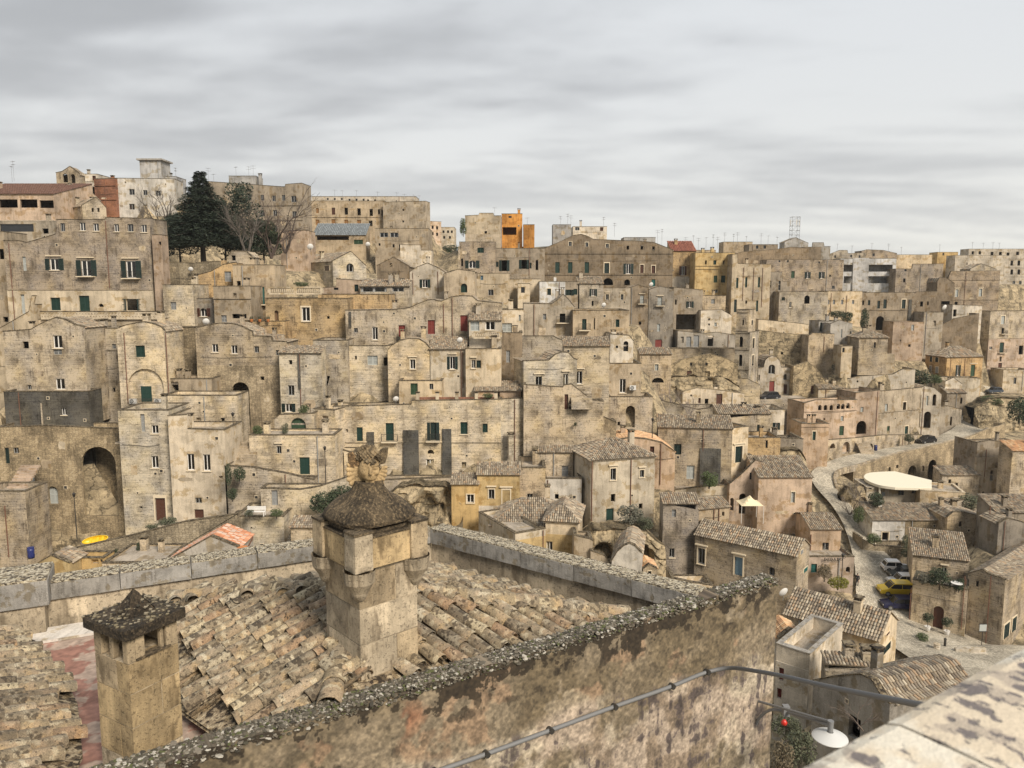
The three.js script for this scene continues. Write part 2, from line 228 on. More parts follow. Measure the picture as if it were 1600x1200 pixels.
const membrane = pair(512, (u, v) => { const a = fbm(u, v, 7, 7, 5, 3300), b = fbm(u, v, 40, 40, 3, 3310), w = sstep(0.52, 0.60, fbm(u, v, 9, 9, 5, 3320)); const c = [0.56 + a * 0.18, 0.41 + a * 0.16, 0.36 + a * 0.15], m = 0.8 + b * 0.4; return [mix(c[0], 0.74, w * 0.8) * m, mix(c[1], 0.68, w * 0.8) * m, mix(c[2], 0.62, w * 0.8) * m, b]; });
const membraneMat = mat([0.85, 0.85, 0.85], membrane, 1, { bumpScale: 0.004 });
const membranePale = mat([0.74, 0.70, 0.64], T.pla2, 1, { bumpScale: 0.004 });

const roofHouse = thing('tiled_house', 'old house with lichened barrel tile roof behind a flaking plaster wall', 'house', V(0, 24, -11));
const RH = roofHouse.position.clone();
const toRH = (g) => g.translate(-RH.x, -RH.y, -RH.z);
{ // the front wall, uneven along its top
  const seg = 90, g = new THREE.BoxGeometry(wallLen, 11, 0.32, seg, 26, 2); const p = g.attributes.position, uv = g.attributes.uv;
  for (let i = 0; i < p.count; i++) {
    const s = p.getX(i) + wallLen / 2, y = p.getY(i), t = 5.5 - y; uv.setXY(i, s / 12.2, 1 - t / 12.2);
    if (y > 5.4) p.setY(i, y + (fbm(s / 12, 0.3, 40, 4, 4, 71) - 0.5) * 0.16 - 0.03);
    const k = fbm(s / 12, t / 12, 30, 30, 3, 72) - 0.5; p.setZ(i, p.getZ(i) + k * 0.03 * Math.sign(p.getZ(i)));
  }
  g.computeVertexNormals(); g.rotateY(Math.atan2(-wallDir.z, wallDir.x)); const mid = wallP.clone().lerp(wallQ, 0.5); mid.y -= 5.5; g.translate(mid.x + wallDir.z * 0.16, mid.y, mid.z - wallDir.x * 0.16);
  part(roofHouse, 'front_wall', toRH(g), mat([0.84, 0.82, 0.785], fwallTex, 1, { bumpScale: 0.012 }));
}
const wallN = V(-wallDir.z, 0, wallDir.x);           // toward the viewer
function onWall(s, t, off = 0) { return wallP.clone().add(V(0, -t, 0)).addScaledVector(wallDir, s).addScaledVector(wallN, off); }
function lump(r, k) { const g = new THREE.IcosahedronGeometry(1, 1), p = g.attributes.position; const m = new Map(); for (let i = 0; i < p.count; i++) { const key = p.getX(i).toFixed(3) + p.getY(i).toFixed(3) + p.getZ(i).toFixed(3); if (!m.has(key)) m.set(key, 1 + rr(-k, k)); const q = m.get(key) * r; p.setXYZ(i, p.getX(i) * q, p.getY(i) * q, p.getZ(i) * q); } g.computeVertexNormals(); return g; }
{ // crust of lichen and moss lying on the wall top
  const lumps = [lump(1, 0.3), lump(1, 0.3), lump(1, 0.3)], cols = [[0.085, 0.075, 0.055], [0.22, 0.20, 0.16], [0.05, 0.045, 0.035], [0.09, 0.10, 0.04], [0.15, 0.13, 0.10], [0.07, 0.065, 0.045], [0.10, 0.09, 0.07], [0.18, 0.16, 0.13], [0.42, 0.40, 0.35]];
  for (const lg of lumps) {
    const N = 4200, im = new THREE.InstancedMesh(lg, flat([1, 1, 1], 1), N), q = new THREE.Quaternion(), c = new THREE.Color();
    for (let i = 0; i < N; i++) {
      const s = rnd() * wallLen, across = rr(-0.33, 0.02), r = rr(0.005, 0.017) * (rnd() < 0.06 ? 1.7 : 1), pos = onWall(s, -0.005 + rr(0, 0.03) + (across > -0.02 ? rr(0, 0.10) : 0), across).sub(RH);
      q.setFromEuler(new THREE.Euler(rr(-0.3, 0.3), rr(0, 6), rr(-0.3, 0.3))); im.setMatrixAt(i, new THREE.Matrix4().compose(pos, q, V(r * rr(0.9, 2.2), r * rr(0.5, 0.9), r * rr(0.9, 2.2)))); const k = cols[Math.floor(rnd() * cols.length)]; im.setColorAt(i, c.setRGB(...k));
    }
    im.name = 'lichen_crust'; im.userData.kind = 'stuff'; im.castShadow = im.receiveShadow = true; roofHouse.add(im);
  }
}
// parapets behind the roof, with coping stones laid end to end
function parapet(a, b, n, first) {
  const A = G(a[0], a[1], TOP), B = G(b[0], b[1], TOP), L = A.distanceTo(B), ang = Math.atan2(-(B.z - A.z), B.x - A.x);
  const w = boxUV(new THREE.BoxGeometry(L, 10.4, 0.30, 40, 20, 1), rnd(), rnd(), 3); w.translate(L / 2, -0.30 - 5.2, -0.16); w.rotateY(ang); w.translate(A.x, A.y, A.z); part(roofHouse, 'parapet_wall', toRH(w), paleStone);
  for (let i = 0; i < n; i++) {
    const l = L / n, g0 = new THREE.BoxGeometry(l - 0.012, 0.30, 0.46, 14, 5, 6), p = g0.attributes.position, ph = rnd();
    for (let k = 0; k < p.count; k++) { const x = p.getX(k), y = p.getY(k), z = p.getZ(k), e = fbm(x / l * 0.5 + ph, z * 0.7 + y * 0.4 + 0.5, 16, 16, 4, 31) - 0.5; p.setXYZ(k, x, y + (y > 0 ? e * 0.05 : 0), z + e * 0.025 * Math.sign(z)); }
    const g = boxUV(g0, rnd(), rnd(), 1.3); g.translate(i * l + l / 2, -0.15 + rr(-0.006, 0.006), -0.16); g.rotateY(ang); g.translate(A.x, A.y, A.z);
    part(roofHouse, 'coping_stone', toRH(g), i % 3 ? copA : copB);
    const t = new THREE.BoxGeometry(l - 0.03, 0.03, 0.44, 30, 1, 9), tp = t.attributes.position; for (let k = 0; k < tp.count; k++) tp.setY(k, tp.getY(k) + (tp.getY(k) > 0 ? (fbm(tp.getX(k) * 0.3 + ph, tp.getZ(k) + 0.5, 24, 24, 3, 33) - 0.5) * 0.03 : 0));
    const tg = boxUV(t, rnd(), rnd(), 0.6); tg.translate(i * l + l / 2, 0.016, -0.16); tg.rotateY(ang); tg.translate(A.x, A.y, A.z); part(roofHouse, 'lichen_crust', toRH(tg), whiteTop);
  }
}
const copA = mat([0.38, 0.365, 0.335], T.pla2, 1, { bumpScale: 0.012 }), copB = mat([0.33, 0.315, 0.285], T.pla2, 1, { bumpScale: 0.012 });
parapet([-1.75, 16.6], [3.15, 12.98], 5); parapet([-8.25, 13.52], [-1.75, 16.6], 6); parapet([-13, 11.6], [-9.0, 13.25], 3);
{ // corner pier of the left parapet
  const A = G(-8.62, 13.42, TOP), pier = boxUV(box(-0.42, 0.42, -1.15, -0.42, -0.4, 0.4), 0, 0, 2), cap = boxUV(box(-0.50, 0.50, -0.42, 0.02, -0.46, 0.46), 0.3, 0.2, 1.4), top = boxUV(new THREE.BoxGeometry(0.98, 0.04, 0.9, 20, 1, 20), 0, 0, 0.9); top.translate(0, 0.04, 0);
  for (const [g, m, n] of [[pier, paleStone, 'pier'], [cap, copA, 'pier_cap'], [top, whiteTop, 'lichen_crust']]) { g.rotateY(0.42); g.translate(A.x, 40 - TOP + 0.16, A.z); part(roofHouse, n, toRH(g), m); }
}
{ // flat roof bed: red waterproof sheet, pale sheet in the gutter on the far right
  const q = (pts, h, m, name) => { const sh = new THREE.Shape(pts.map((p) => { const w = G(p[0], p[1], h); return new THREE.Vector2(w.x, -w.z); })), g0 = new THREE.ExtrudeGeometry(sh, { depth: 0.05, bevelEnabled: false }); g0.rotateX(-Math.PI / 2); g0.translate(0, 40 - h - 0.05, 0); part(roofHouse, name, toRH(boxUV(g0, 0, 0, 3)), m); };
  q([[-5.0, 8.6], [2.6, 13.1], [-1.75, 16.4], [-13, 11.2], [-13, 5.2]], 6.02, membraneMat, 'roof_membrane');
  q([[1.9, 13.75], [3.0, 12.9], [-1.75, 16.45], [-3.4, 15.6], [-2.6, 14.9], [-1.2, 15.5]], 5.96, membranePale, 'gutter_sheet');
  q([[-12.5, 11.5], [-1.8, 16.42], [-2.3, 15.6], [-6.4, 13.7], [-12.4, 10.9]], 5.965, membranePale, 'gutter_sheet');
}
// barrel tiles, each its own piece
function barrel(len, r0, r1, th, k) {
  const N = 9, g = new THREE.BufferGeometry(), pos = [], idx = [], uv = [], ph = rnd(), ph2 = rnd();
  for (const [dr, o] of [[0, 0], [-th, 1]]) for (let j = 0; j < 4; j++) { const t = j / 3, r = mix(r0, r1, t) + dr; for (let i = 0; i <= N; i++) { const a = Math.PI * i / N, w = 1 + (pn(i * 0.9 + ph * 9, j * 1.3 + ph2 * 9, 64, 64, k) - 0.5) * 0.10; pos.push(-Math.cos(a) * r * w, Math.sin(a) * r * 0.9 * w, t * len); uv.push(i / N * 0.33 + ph, t * len / 0.9 + ph2); } }
  const id = (o, j, i) => o * 4 * (N + 1) + j * (N + 1) + i;
  for (let j = 0; j < 3; j++) for (let i = 0; i < N; i++) { idx.push(id(0, j, i), id(0, j + 1, i), id(0, j, i + 1), id(0, j, i + 1), id(0, j + 1, i), id(0, j + 1, i + 1)); if (j === 2) idx.push(id(1, j, i), id(1, j, i + 1), id(1, j + 1, i), id(1, j, i + 1), id(1, j + 1, i + 1), id(1, j + 1, i)); }
  for (let i = 0; i < N; i++) { idx.push(id(0, 3, i), id(1, 3, i), id(0, 3, i + 1), id(0, 3, i + 1), id(1, 3, i), id(1, 3, i + 1)); }
  g.setAttribute('position', new THREE.Float32BufferAttribute(pos, 3)); g.setAttribute('uv', new THREE.Float32BufferAttribute(uv, 2)); g.setIndex(idx); g.computeVertexNormals(); return g;
}
const tileLichen = pair(512, (u, v) => {
  const a = fbm(u, v, 4, 4, 5, 3400), b = fbm(u, v, 9, 9, 5, 3410), c2 = fbm(u, v, 22, 22, 4, 3420), g = fbm(u, v, 110, 110, 2, 3430), o = fbm(u, v, 5, 5, 5, 3440);
  let c = [0.76, 0.70, 0.62]; const put = (q, t) => { c = c.map((x, i) => mix(x, q[i], clamp(t))); };
  put([0.80, 0.72, 0.58], sstep(0.50, 0.62, o) * 0.55); put([0.62, 0.59, 0.53], sstep(0.46, 0.58, a) * 0.75); put([0.88, 0.86, 0.79], sstep(0.56, 0.63, b) * 0.7); put([0.40, 0.37, 0.33], sstep(0.60, 0.68, c2 * 0.7 + a * 0.35) * 0.8);
  const m = 0.78 + g * 0.44; return [c[0] * m, c[1] * m, c[2] * m, clamp(0.4 + (b - 0.5) + (g - 0.5) * 0.6)];
});
const tileMats = [[0.60, 0.555, 0.48], [0.55, 0.515, 0.455], [0.66, 0.60, 0.49], [0.47, 0.43, 0.375], [0.68, 0.65, 0.59], [0.56, 0.46, 0.375], [0.38, 0.35, 0.31], [0.55, 0.51, 0.44], [0.70, 0.645, 0.54]].map((c) => mat(c, tileLichen, 1, { bumpScale: 0.006, side: THREE.DoubleSide }));
const barrels = Array.from({ length: 28 }, (_, i) => barrel(0.47, 0.098, 0.124, 0.020, 300 + i));
const insidePoly = (pts) => (x, y) => { let c = false; for (let i = 0, j = pts.length - 1; i < pts.length; j = i++) { const [a, b] = pts[i], [e, f] = pts[j]; if ((b > y) !== (f > y) && x < (e - a) * (y - b) / (f - b) + a) c = !c; } return c; };
// lay tiles on a plane h = h0 + slope * distance along fall (plan direction), inside a plan polygon
function layTiles(house, org, name, p0, h0, fall, slope, poly, joined, bed) {
  const grp = new THREE.Group(); grp.name = name; house.add(grp);
  const fl = Math.hypot(...fall), f = [fall[0] / fl, fall[1] / fl], ac = [-f[1], f[0]], inside = insidePoly(poly);
  const hAt = (x, d) => h0 + slope * ((x - p0[0]) * f[0] + (d - p0[1]) * f[1]);
  const pts = poly.map(([x, d]) => G(x, d, hAt(x, d) + 0.03).sub(org)), bg = new THREE.BufferGeometry(), bp = []; const tri = THREE.ShapeUtils.triangulateShape(poly.map((p) => new THREE.Vector2(...p)), []);
  for (const t of tri) for (const i of t) bp.push(pts[i].x, pts[i].y, pts[i].z); for (const t of tri) for (const i of [t[0], t[2], t[1]]) bp.push(pts[i].x, pts[i].y - 0.06, pts[i].z);
  bg.setAttribute('position', new THREE.Float32BufferAttribute(bp, 3)); part(grp, 'roof_bed', boxUV(bg, 0, 0, 1.5), bed || bedMat);
  const sx = 0.262, sy = 0.37, down = V(f[0], -slope, -f[1]).normalize(), across = V(ac[0], 0, -ac[1]), up = across.clone().cross(down); if (up.y < 0) up.negate(); const side = up.clone().cross(down).normalize();
  const mm = new THREE.Matrix4().makeBasis(side, up, down), chan = [];
  const list = [];
  for (let i = -60; i < 60; i++) { const wob = rr(-0.02, 0.02); for (let j = -40; j < 40; j++) {
    const a = i * sx + wob + rr(-0.012, 0.012), t = j * sy + rr(-0.03, 0.03) + ((i % 2) ? 0.06 : 0), x = p0[0] + ac[0] * a + f[0] * t, d = p0[1] + ac[1] * a + f[1] * t;
    if (!inside(x + f[0] * 0.42, d + f[1] * 0.42)) continue; list.push([x, d, a, t]);
  } }
  list.sort((a, b) => Math.hypot(a[0], a[1]) - Math.hypot(b[0], b[1]));
  const joinedList = [];
  for (const [x, d] of list) {
    const bi = barrels[Math.floor(rnd() * barrels.length)], w = G(x, d, hAt(x, d) - 0.05 + rr(-0.012, 0.014)).sub(org), M4 = mm.clone().multiply(new THREE.Matrix4().makeRotationY(rr(-0.09, 0.09))).multiply(new THREE.Matrix4().makeRotationX(-0.03 + rr(-0.03, 0.03))); M4.setPosition(w.x, w.y, w.z);
    if (joined) { joinedList.push(bi.clone().applyMatrix4(M4)); continue; }
    const q = part(grp, 'roof_tile', bi, tileMats[Math.floor(rnd() * tileMats.length)]); q.applyMatrix4(M4);
  }
  for (const [x, d] of list) { // channel tiles between the covers
    const g = barrels[Math.floor(rnd() * 8)].clone(); const M4 = mm.clone().multiply(new THREE.Matrix4().makeRotationZ(Math.PI)); const w = G(x + ac[0] * sx / 2, d + ac[1] * sx / 2, hAt(x, d) - 0.055).sub(org); M4.setPosition(w.x, w.y, w.z); chan.push(g.applyMatrix4(M4));
  }
  if (chan.length) part(grp, 'channel_tiles', merge(chan), tileMats[3], 'stuff');
  if (joinedList.length) { const k = 4, bins = Array.from({ length: k }, () => []); joinedList.forEach((g, i) => bins[i % k].push(g)); bins.forEach((b, i) => b.length && part(grp, 'roof_tiles', merge(b), tileMats[[0, 2, 4, 1][i]], 'stuff')); }
  return list.length;
}
const bedMat = mat([0.52, 0.45, 0.36], T.lich);
const apex = [-2.45, 12.26];
const cnt = [];
cnt.push(layTiles(roofHouse, RH, 'roof_slope', apex, 4.75, [-0.8, -0.6], 0.37, [[-2.45, 12.26], [-5.7, 13.4], [-6.3, 13.3], [-5.5, 12.0], [-4.62, 10.6], [-3.7, 9.75], [-2.9, 9.45], [-2.25, 9.9]]));
cnt.push(layTiles(roofHouse, RH, 'roof_slope', apex, 4.75, [0.8, -0.6], 0.30, [[-2.45, 12.26], [-2.25, 9.9], [2.2, 12.65], [1.8, 13.1]]));
cnt.push(layTiles(roofHouse, RH, 'roof_slope', apex, 4.80, [0.61, 0.79], 0.28, [[-2.45, 12.3], [1.9, 13.05], [1.2, 13.9], [-1.6, 15.9], [-2.6, 15.4]], true));
cnt.push(layTiles(roofHouse, RH, 'roof_slope', apex, 4.80, [-0.42, 0.9], 0.28, [[-2.45, 12.3], [-2.5, 15.2], [-3.0, 15.0], [-6.6, 13.6], [-5.7, 13.35]], true));
// ridge and hip caps bedded in mortar
function caps(a, b, n) {
  for (let i = 0; i < n; i++) {
    const A = a.clone().lerp(b, i / n), B = a.clone().lerp(b, (i + 1) / n), d = B.clone().sub(A).normalize(), up0 = V(0, 1, 0), side = up0.clone().cross(d).normalize(), up = d.clone().cross(side), g = barrels[i % 8], m = new THREE.Matrix4().makeBasis(side.multiplyScalar(1.35), up.multiplyScalar(1.35), d.clone().multiplyScalar(1.15)).setPosition(A.x - RH.x, A.y - RH.y - 0.03 + rr(0, 0.02), A.z - RH.z);
    const q = part(roofHouse, 'ridge_tile', g, tileMats[[4, 8, 0, 2][i % 4]]); q.applyMatrix4(m); q.rotateZ(0);
  }
  const mort = tube([a.clone(), a.clone().lerp(b, 0.5), b.clone()], 0.085, 30, 7), p = mort.attributes.position; for (let i = 0; i < p.count; i++) { p.setY(i, p.getY(i) - 0.07 + rr(-0.012, 0.012)); } mort.computeVertexNormals(); part(roofHouse, 'ridge_mortar', toRH(boxUV(mort, 0, 0, 1)), bedMat);
}
const AP = G(-2.45, 12.26, 4.70);
caps(AP, G(-5.9, 13.5, 5.42), 9); caps(AP, G(1.85, 13.08, 5.53), 11); caps(AP, G(-2.3, 9.75, 5.17), 7);
// the neighbouring roof on the left
const leftHouse = thing('tiled_house', 'lower neighbour roof of lichened tiles beside the red waterproof valley', 'house', V(-9, 24, -11)); const LH = leftHouse.position.clone();
cnt.push(layTiles(leftHouse, LH, 'roof_slope', [-7.97, 12.97], 5.88, [0.69, 0.73], 0.35, [[-8.7, 12.95], [-7.95, 12.8], [-6.65, 11.45], [-6.05, 10.7], [-5.2, 9.3], [-4.9, 8.4], [-5.4, 7.2], [-7.6, 8.6], [-9.8, 11.5]]));
{ const g = boxUV(box(-3, 1.4, 0, 9.7, -1.5, 2.5), 0, 0, 3); part(leftHouse, 'wall', g, paleStone); }
console.log('tiles', cnt.join(' '));
// ---------------------------------------------------------------- chimneys, carved head, lamp, conduit, near parapet
function sdfMesh(f, c, half, N) {                    // mesh of f(x, y, z) < 0 in a cube
  const mc = new MarchingCubes(N, flat([1, 1, 1]), false, false, 400000), hs = N / 2; mc.isolation = 0; let k = 0;
  for (let z = 0; z < N; z++) for (let y = 0; y < N; y++) for (let x = 0; x < N; x++) mc.field[k++] = -f(c[0] + (x - hs) / hs * half, c[1] + (y - hs) / hs * half, c[2] + (z - hs) / hs * half);
  mc.update(); const n = mc.count, p = new Float32Array(n * 3); for (let i = 0; i < n * 3; i++) p[i] = c[i % 3] + mc.positionArray[i] * half;
  const g = new THREE.BufferGeometry(); g.setAttribute('position', new THREE.BufferAttribute(p, 3)); g.setAttribute('normal', new THREE.BufferAttribute(mc.normalArray.slice(0, n * 3), 3)); const uv = new Float32Array(n * 2); for (let i = 0; i < n; i++) { uv[2 * i] = (p[3 * i] + p[3 * i + 2] * 0.5) / 1.2; uv[2 * i + 1] = (p[3 * i + 1] + p[3 * i + 2] * 0.5) / 1.2; } g.setAttribute('uv', new THREE.BufferAttribute(uv, 2)); return g;
}
const capsule = (x, y, z, a, b, r0, r1) => { const dx = b[0] - a[0], dy = b[1] - a[1], dz = b[2] - a[2], t = clamp(((x - a[0]) * dx + (y - a[1]) * dy + (z - a[2]) * dz) / (dx * dx + dy * dy + dz * dz)); return Math.hypot(x - a[0] - dx * t, y - a[1] - dy * t, z - a[2] - dz * t) - mix(r0, r1, t); };
const ellip = (x, y, z, c, r) => { const q = Math.hypot((x - c[0]) / r[0], (y - c[1]) / r[1], (z - c[2]) / r[2]); return (q - 1) * Math.min(...r); };
const smin = (a, b, k) => { const h = clamp(0.5 + 0.5 * (b - a) / k); return mix(b, a, h) - k * h * (1 - h); };

function roughBlock(x0, x1, y0, y1, z0, z1, k = 0.012, sc = 1.6) { // a sawn stone with worn arrises
  const g = new THREE.BoxGeometry(x1 - x0, y1 - y0, z1 - z0, 6, 6, 6), p = g.attributes.position, s = rnd() * 9, hx = (x1 - x0) / 2, hy = (y1 - y0) / 2, hz = (z1 - z0) / 2;
  for (let i = 0; i < p.count; i++) { let x = p.getX(i), y = p.getY(i), z = p.getZ(i); const ex = Math.abs(x) > hx - 1e-4, ey = Math.abs(y) > hy - 1e-4, ez = Math.abs(z) > hz - 1e-4, e = ex + ey + ez; const n = pn((x + s) * 9 + z * 5, (y + s) * 9 + z * 4, 64, 64, 5) - 0.5, w = e > 1 ? -k * (0.5 + Math.abs(n)) : n * k * 0.6; p.setXYZ(i, x + (ex ? Math.sign(x) * w : 0), y + (ey ? Math.sign(y) * w : 0), z + (ez ? Math.sign(z) * w : 0)); }
  g.translate((x0 + x1) / 2, (y0 + y1) / 2, (z0 + z1) / 2); return boxUV(g, rnd(), rnd(), sc);
}
function courses(t, a, y0, y1, h, mats) {            // square shaft of two blocks to a course, joints alternating
  let y = y0, i = 0;
  while (y < y1 - 0.02) { const yt = Math.min(y1, y + h); const s = a * (i % 2 ? 0.62 : 0.36), m = () => mats[Math.floor(rnd() * mats.length)];
    if (i % 2) { part(t, 'stone_block', roughBlock(0, s - 0.003, y, yt - 0.006, -a, 0, 0.006), m()); part(t, 'stone_block', roughBlock(s + 0.003, a, y, yt - 0.006, -a, 0, 0.006), m()); }
    else { part(t, 'stone_block', roughBlock(0, a, y, yt - 0.006, -s + 0.003, 0, 0.006), m()); part(t, 'stone_block', roughBlock(0, a, y, yt - 0.006, -a, -s - 0.003, 0.006), m()); }
    y = yt; i++; }
  part(t, 'mortar_core', boxUV(box(0.012, a - 0.012, y0, y1 - 0.008, -a + 0.012, -0.012), 0, 0, 2), paleStone);
}
{ // slab-capped chimney
  const a = 0.651, K = P(198, 1000, 8.3), t = thing('chimney', 'square stone chimney with flat mossy slab cap and open vents', 'chimney', V(K.x, 40 - 6.3, K.z), 59.9 * Math.PI / 180), H = K.y - t.position.y;
  courses(t, a, 0, H - 0.30, 0.415, [warmStone, tanStone, warmStone, paleStone]);
  for (const [x0, x1, z0, z1] of [[0, 0.10, -0.10, 0], [a - 0.16, a, -0.12, 0], [0, 0.10, -a, -a + 0.14], [a - 0.12, a, -a, -a + 0.12], [0.005, 0.085, -0.36, -0.28], [0.10, 0.22, -0.085, -0.005], [a * 0.66, a * 0.72, -0.08, -0.01]]) part(t, 'post', roughBlock(x0, x1, H - 0.30, H, z0, z1, 0.005), tanStone);
  part(t, 'vent_back', roughBlock(0.12, a - 0.02, H - 0.30, H, -a + 0.0, -a + 0.07, 0.005), tanStone); part(t, 'vent_back', roughBlock(a - 0.08, a - 0.005, H - 0.30, H, -a + 0.08, -0.13, 0.005), tanStone);
  part(t, 'vent_sill', roughBlock(0.10, a - 0.1, H - 0.305, H - 0.27, -0.11, 0.015, 0.008), capStone);
  part(t, 'cap_slab', roughBlock(-0.085, a + 0.085, H, H + 0.15, -a - 0.085, 0.085, 0.02, 0.9), crustDark);
  const g = new THREE.CylinderGeometry(0.005, 0.27, 0.30, 4, 5), p = g.attributes.position; for (let i = 0; i < p.count; i++) p.setXYZ(i, p.getX(i) + rr(-0.012, 0.012), p.getY(i), p.getZ(i) + rr(-0.012, 0.012)); g.rotateY(Math.PI / 4); g.scale(1.0, 1, 0.8); g.translate(a / 2, H + 0.28, -a / 2); part(t, 'cap_finial', boxUV(g, 0, 0, 0.9), crustDark);
  const n = 260, im = new THREE.InstancedMesh(lump(1, 0.3), flat([1, 1, 1], 1), n), c = new THREE.Color(); for (let i = 0; i < n; i++) { const r = rr(0.006, 0.02), x = rr(-0.08, a + 0.08), z = rr(-a - 0.08, 0.08), inCone = Math.hypot(x - a / 2, z + a / 2) < 0.22; im.setMatrixAt(i, new THREE.Matrix4().compose(V(x, H + 0.148 + (inCone ? (0.22 - Math.hypot(x - a / 2, z + a / 2)) * 1.1 : 0), z), new THREE.Quaternion(), V(r * 1.4, r * 0.8, r * 1.2))); im.setColorAt(i, c.setRGB(...[[0.10, 0.085, 0.06], [0.20, 0.17, 0.11], [0.05, 0.045, 0.035], [0.26, 0.23, 0.17]][i % 4])); }
  im.name = 'lichen_crust'; im.userData.kind = 'stuff'; t.add(im);
}
{ // big chimney with corbelled collar and domed top
  const a = 0.93, K = P(563, 1000, 9.75), t = thing('chimney', 'tall stone chimney with corbelled collar and domed top under the carved head', 'chimney', V(K.x, 40 - 5.75, K.z), 41.9 * Math.PI / 180), top = P(563, 838, 9.75).y - t.position.y;
  courses(t, a, 0, top - 0.02, 0.50, [paleStone, tanStone, paleStone, paleStone]);
  const pb = P(563, 898, 9.6).y - t.position.y, o = 0.09, c = a / 2;
  for (let k = 0; k < 4; k++) {                       // collar: four panels standing off the shaft, four corner pilasters on corbels
    const g = new THREE.Group(); g.position.set(c, 0, -c); g.rotation.y = k * Math.PI / 2; g.name = 'collar_side'; t.add(g); const e = c + o;
    part(g, 'panel', roughBlock(-e + 0.12, e - 0.12, pb, top - 0.05, e - 0.075, e - 0.012, 0.008), warmStone);
    part(g, 'pilaster', roughBlock(e - 0.26, e + 0.03, pb - 0.01, top + 0.04, e - 0.26, e + 0.03, 0.014, 1.1), k % 2 ? paleStone : tanStone);
    part(g, 'pilaster_cap', roughBlock(e - 0.27, e + 0.04, top + 0.03, top + 0.075, e - 0.27, e + 0.04, 0.014, 0.9), capStone);
    const cb = new THREE.LatheGeometry([[0.0, -0.42], [0.07, -0.41], [0.10, -0.36], [0.12, -0.30], [0.20, -0.17], [0.215, 0]].map((q) => new THREE.Vector2(...q)), 20); cb.translate(e - 0.115, pb, e - 0.115); part(g, 'corbel', boxUV(cb, 0, 0, 1.4), paleStone);
    const lw = roughBlock(-e + 0.1, e - 0.1, top - 0.05, top - 0.02, e - 0.10, e, 0.01, 0.8); part(g, 'panel_edge', lw, capStone);
  }
  part(t, 'smoke_shelf', roughBlock(-0.02, a + 0.02, top - 0.02, top + 0.05, -a - 0.02, 0.02, 0.02, 0.9), capStone);
  const N = 64, prof = [[0.61, 0], [0.625, 0.05], [0.595, 0.10], [0.54, 0.16], [0.455, 0.22], [0.36, 0.28], [0.275, 0.34], [0.215, 0.41], [0.19, 0.49], [0.001, 0.49]].map((q) => new THREE.Vector2(...q)), d = new THREE.LatheGeometry(prof, N), p = d.attributes.position;
  for (let i = 0; i < p.count; i++) { const x = p.getX(i), z = p.getZ(i), th = Math.atan2(z, x), r = Math.hypot(x, z), sq = 1 / Math.max(Math.abs(Math.cos(th)), Math.abs(Math.sin(th))), k = mix(1, Math.min(sq, 1.22), 0.55) * 0.92, nn = 1 + (fbm(th / 6.283 + 0.5, p.getY(i) * 0.6, 14, 14, 4, 44) - 0.5) * 0.10; p.setXYZ(i, Math.cos(th) * r * k * nn, p.getY(i) * (1 + (nn - 1) * 0.6), Math.sin(th) * r * k * nn); }
  d.translate(c, top + 0.09, -c); d.computeVertexNormals(); const dg = boxUV(d, 0, 0, 0.9); part(t, 'dome', dg, domeMat); 
  for (const [x, z] of [[0.1, -0.1], [a - 0.1, -0.1], [0.1, -a + 0.1], [a - 0.1, -a + 0.1]]) part(t, 'dome_foot', roughBlock(x - 0.12, x + 0.12, top + 0.04, top + 0.10, z - 0.12, z + 0.12, 0.01, 0.8), capStone);
  // carved head
  const hp = t.position.clone().add(V(0, top + 0.09 + 0.455, 0)); const cc = V(c, 0, -c).applyAxisAngle(V(0, 1, 0), 41.9 * Math.PI / 180); hp.x += cc.x; hp.z += cc.z; hp.y = P(590, 777, -hp.z).y;
  const s = thing('carved_head', 'carved stone head with leafy crown and ray-like mane on the chimney dome', 'sculpture', hp, 0.10); s.scale.setScalar(1.22);
  const rays = [];
  for (let i = 0; i < 6; i++) { const an = 2.85 + i * 0.235, r0 = 0.11, r1 = i < 3 ? 0.225 : 0.24; rays.push([[Math.cos(an) * r0, 0.315 + Math.sin(an) * r0 * 1.0, 0.0], [Math.cos(an) * r1, 0.315 + Math.sin(an) * r1 * 1.05, -0.01], 0.024, 0.031]); }
  for (let i = 0; i < 6; i++) { const an = 0.12 - i * 0.235, r0 = 0.10, r1 = 0.175 + (i > 3 ? 0.02 : 0); rays.push([[0.02 + Math.cos(an) * r0, 0.315 + Math.sin(an) * r0, 0.0], [0.02 + Math.cos(an) * r1, 0.315 + Math.sin(an) * r1 * 1.15, -0.02], 0.018, 0.022]); }
  const head = sdfMesh((x, y, z) => {
    let q = ellip(x, y, z, [0.015, 0.345, 0.045], [0.118, 0.125, 0.095]);
    q = smin(q, ellip(x, y, z, [0.03, 0.258, 0.075], [0.055, 0.045, 0.055]), 0.04);               // chin
    q = smin(q, capsule(x, y, z, [0.035, 0.37, 0.135], [0.042, 0.318, 0.160], 0.013, 0.022), 0.014);  // nose
    for (const e of [-1, 1]) { q = smin(q, ellip(x, y, z, [0.035 + e * 0.052, 0.362, 0.125 - (e > 0 ? 0.008 : 0.006)], [0.030, 0.015, 0.016]), 0.006); q = smin(q, capsule(x, y, z, [0.035 + e * 0.016, 0.388, 0.133], [0.035 + e * 0.086, 0.398, 0.105], 0.011, 0.008), 0.010); q = smin(q, ellip(x, y, z, [0.035 + e * 0.06, 0.315, 0.105], [0.036, 0.03, 0.03]), 0.02); }
    q = smin(q, ellip(x, y, z, [0.045, 0.285, 0.132], [0.034, 0.009, 0.015]), 0.006); q = smin(q, ellip(x, y, z, [0.045, 0.268, 0.130], [0.026, 0.010, 0.014]), 0.006);
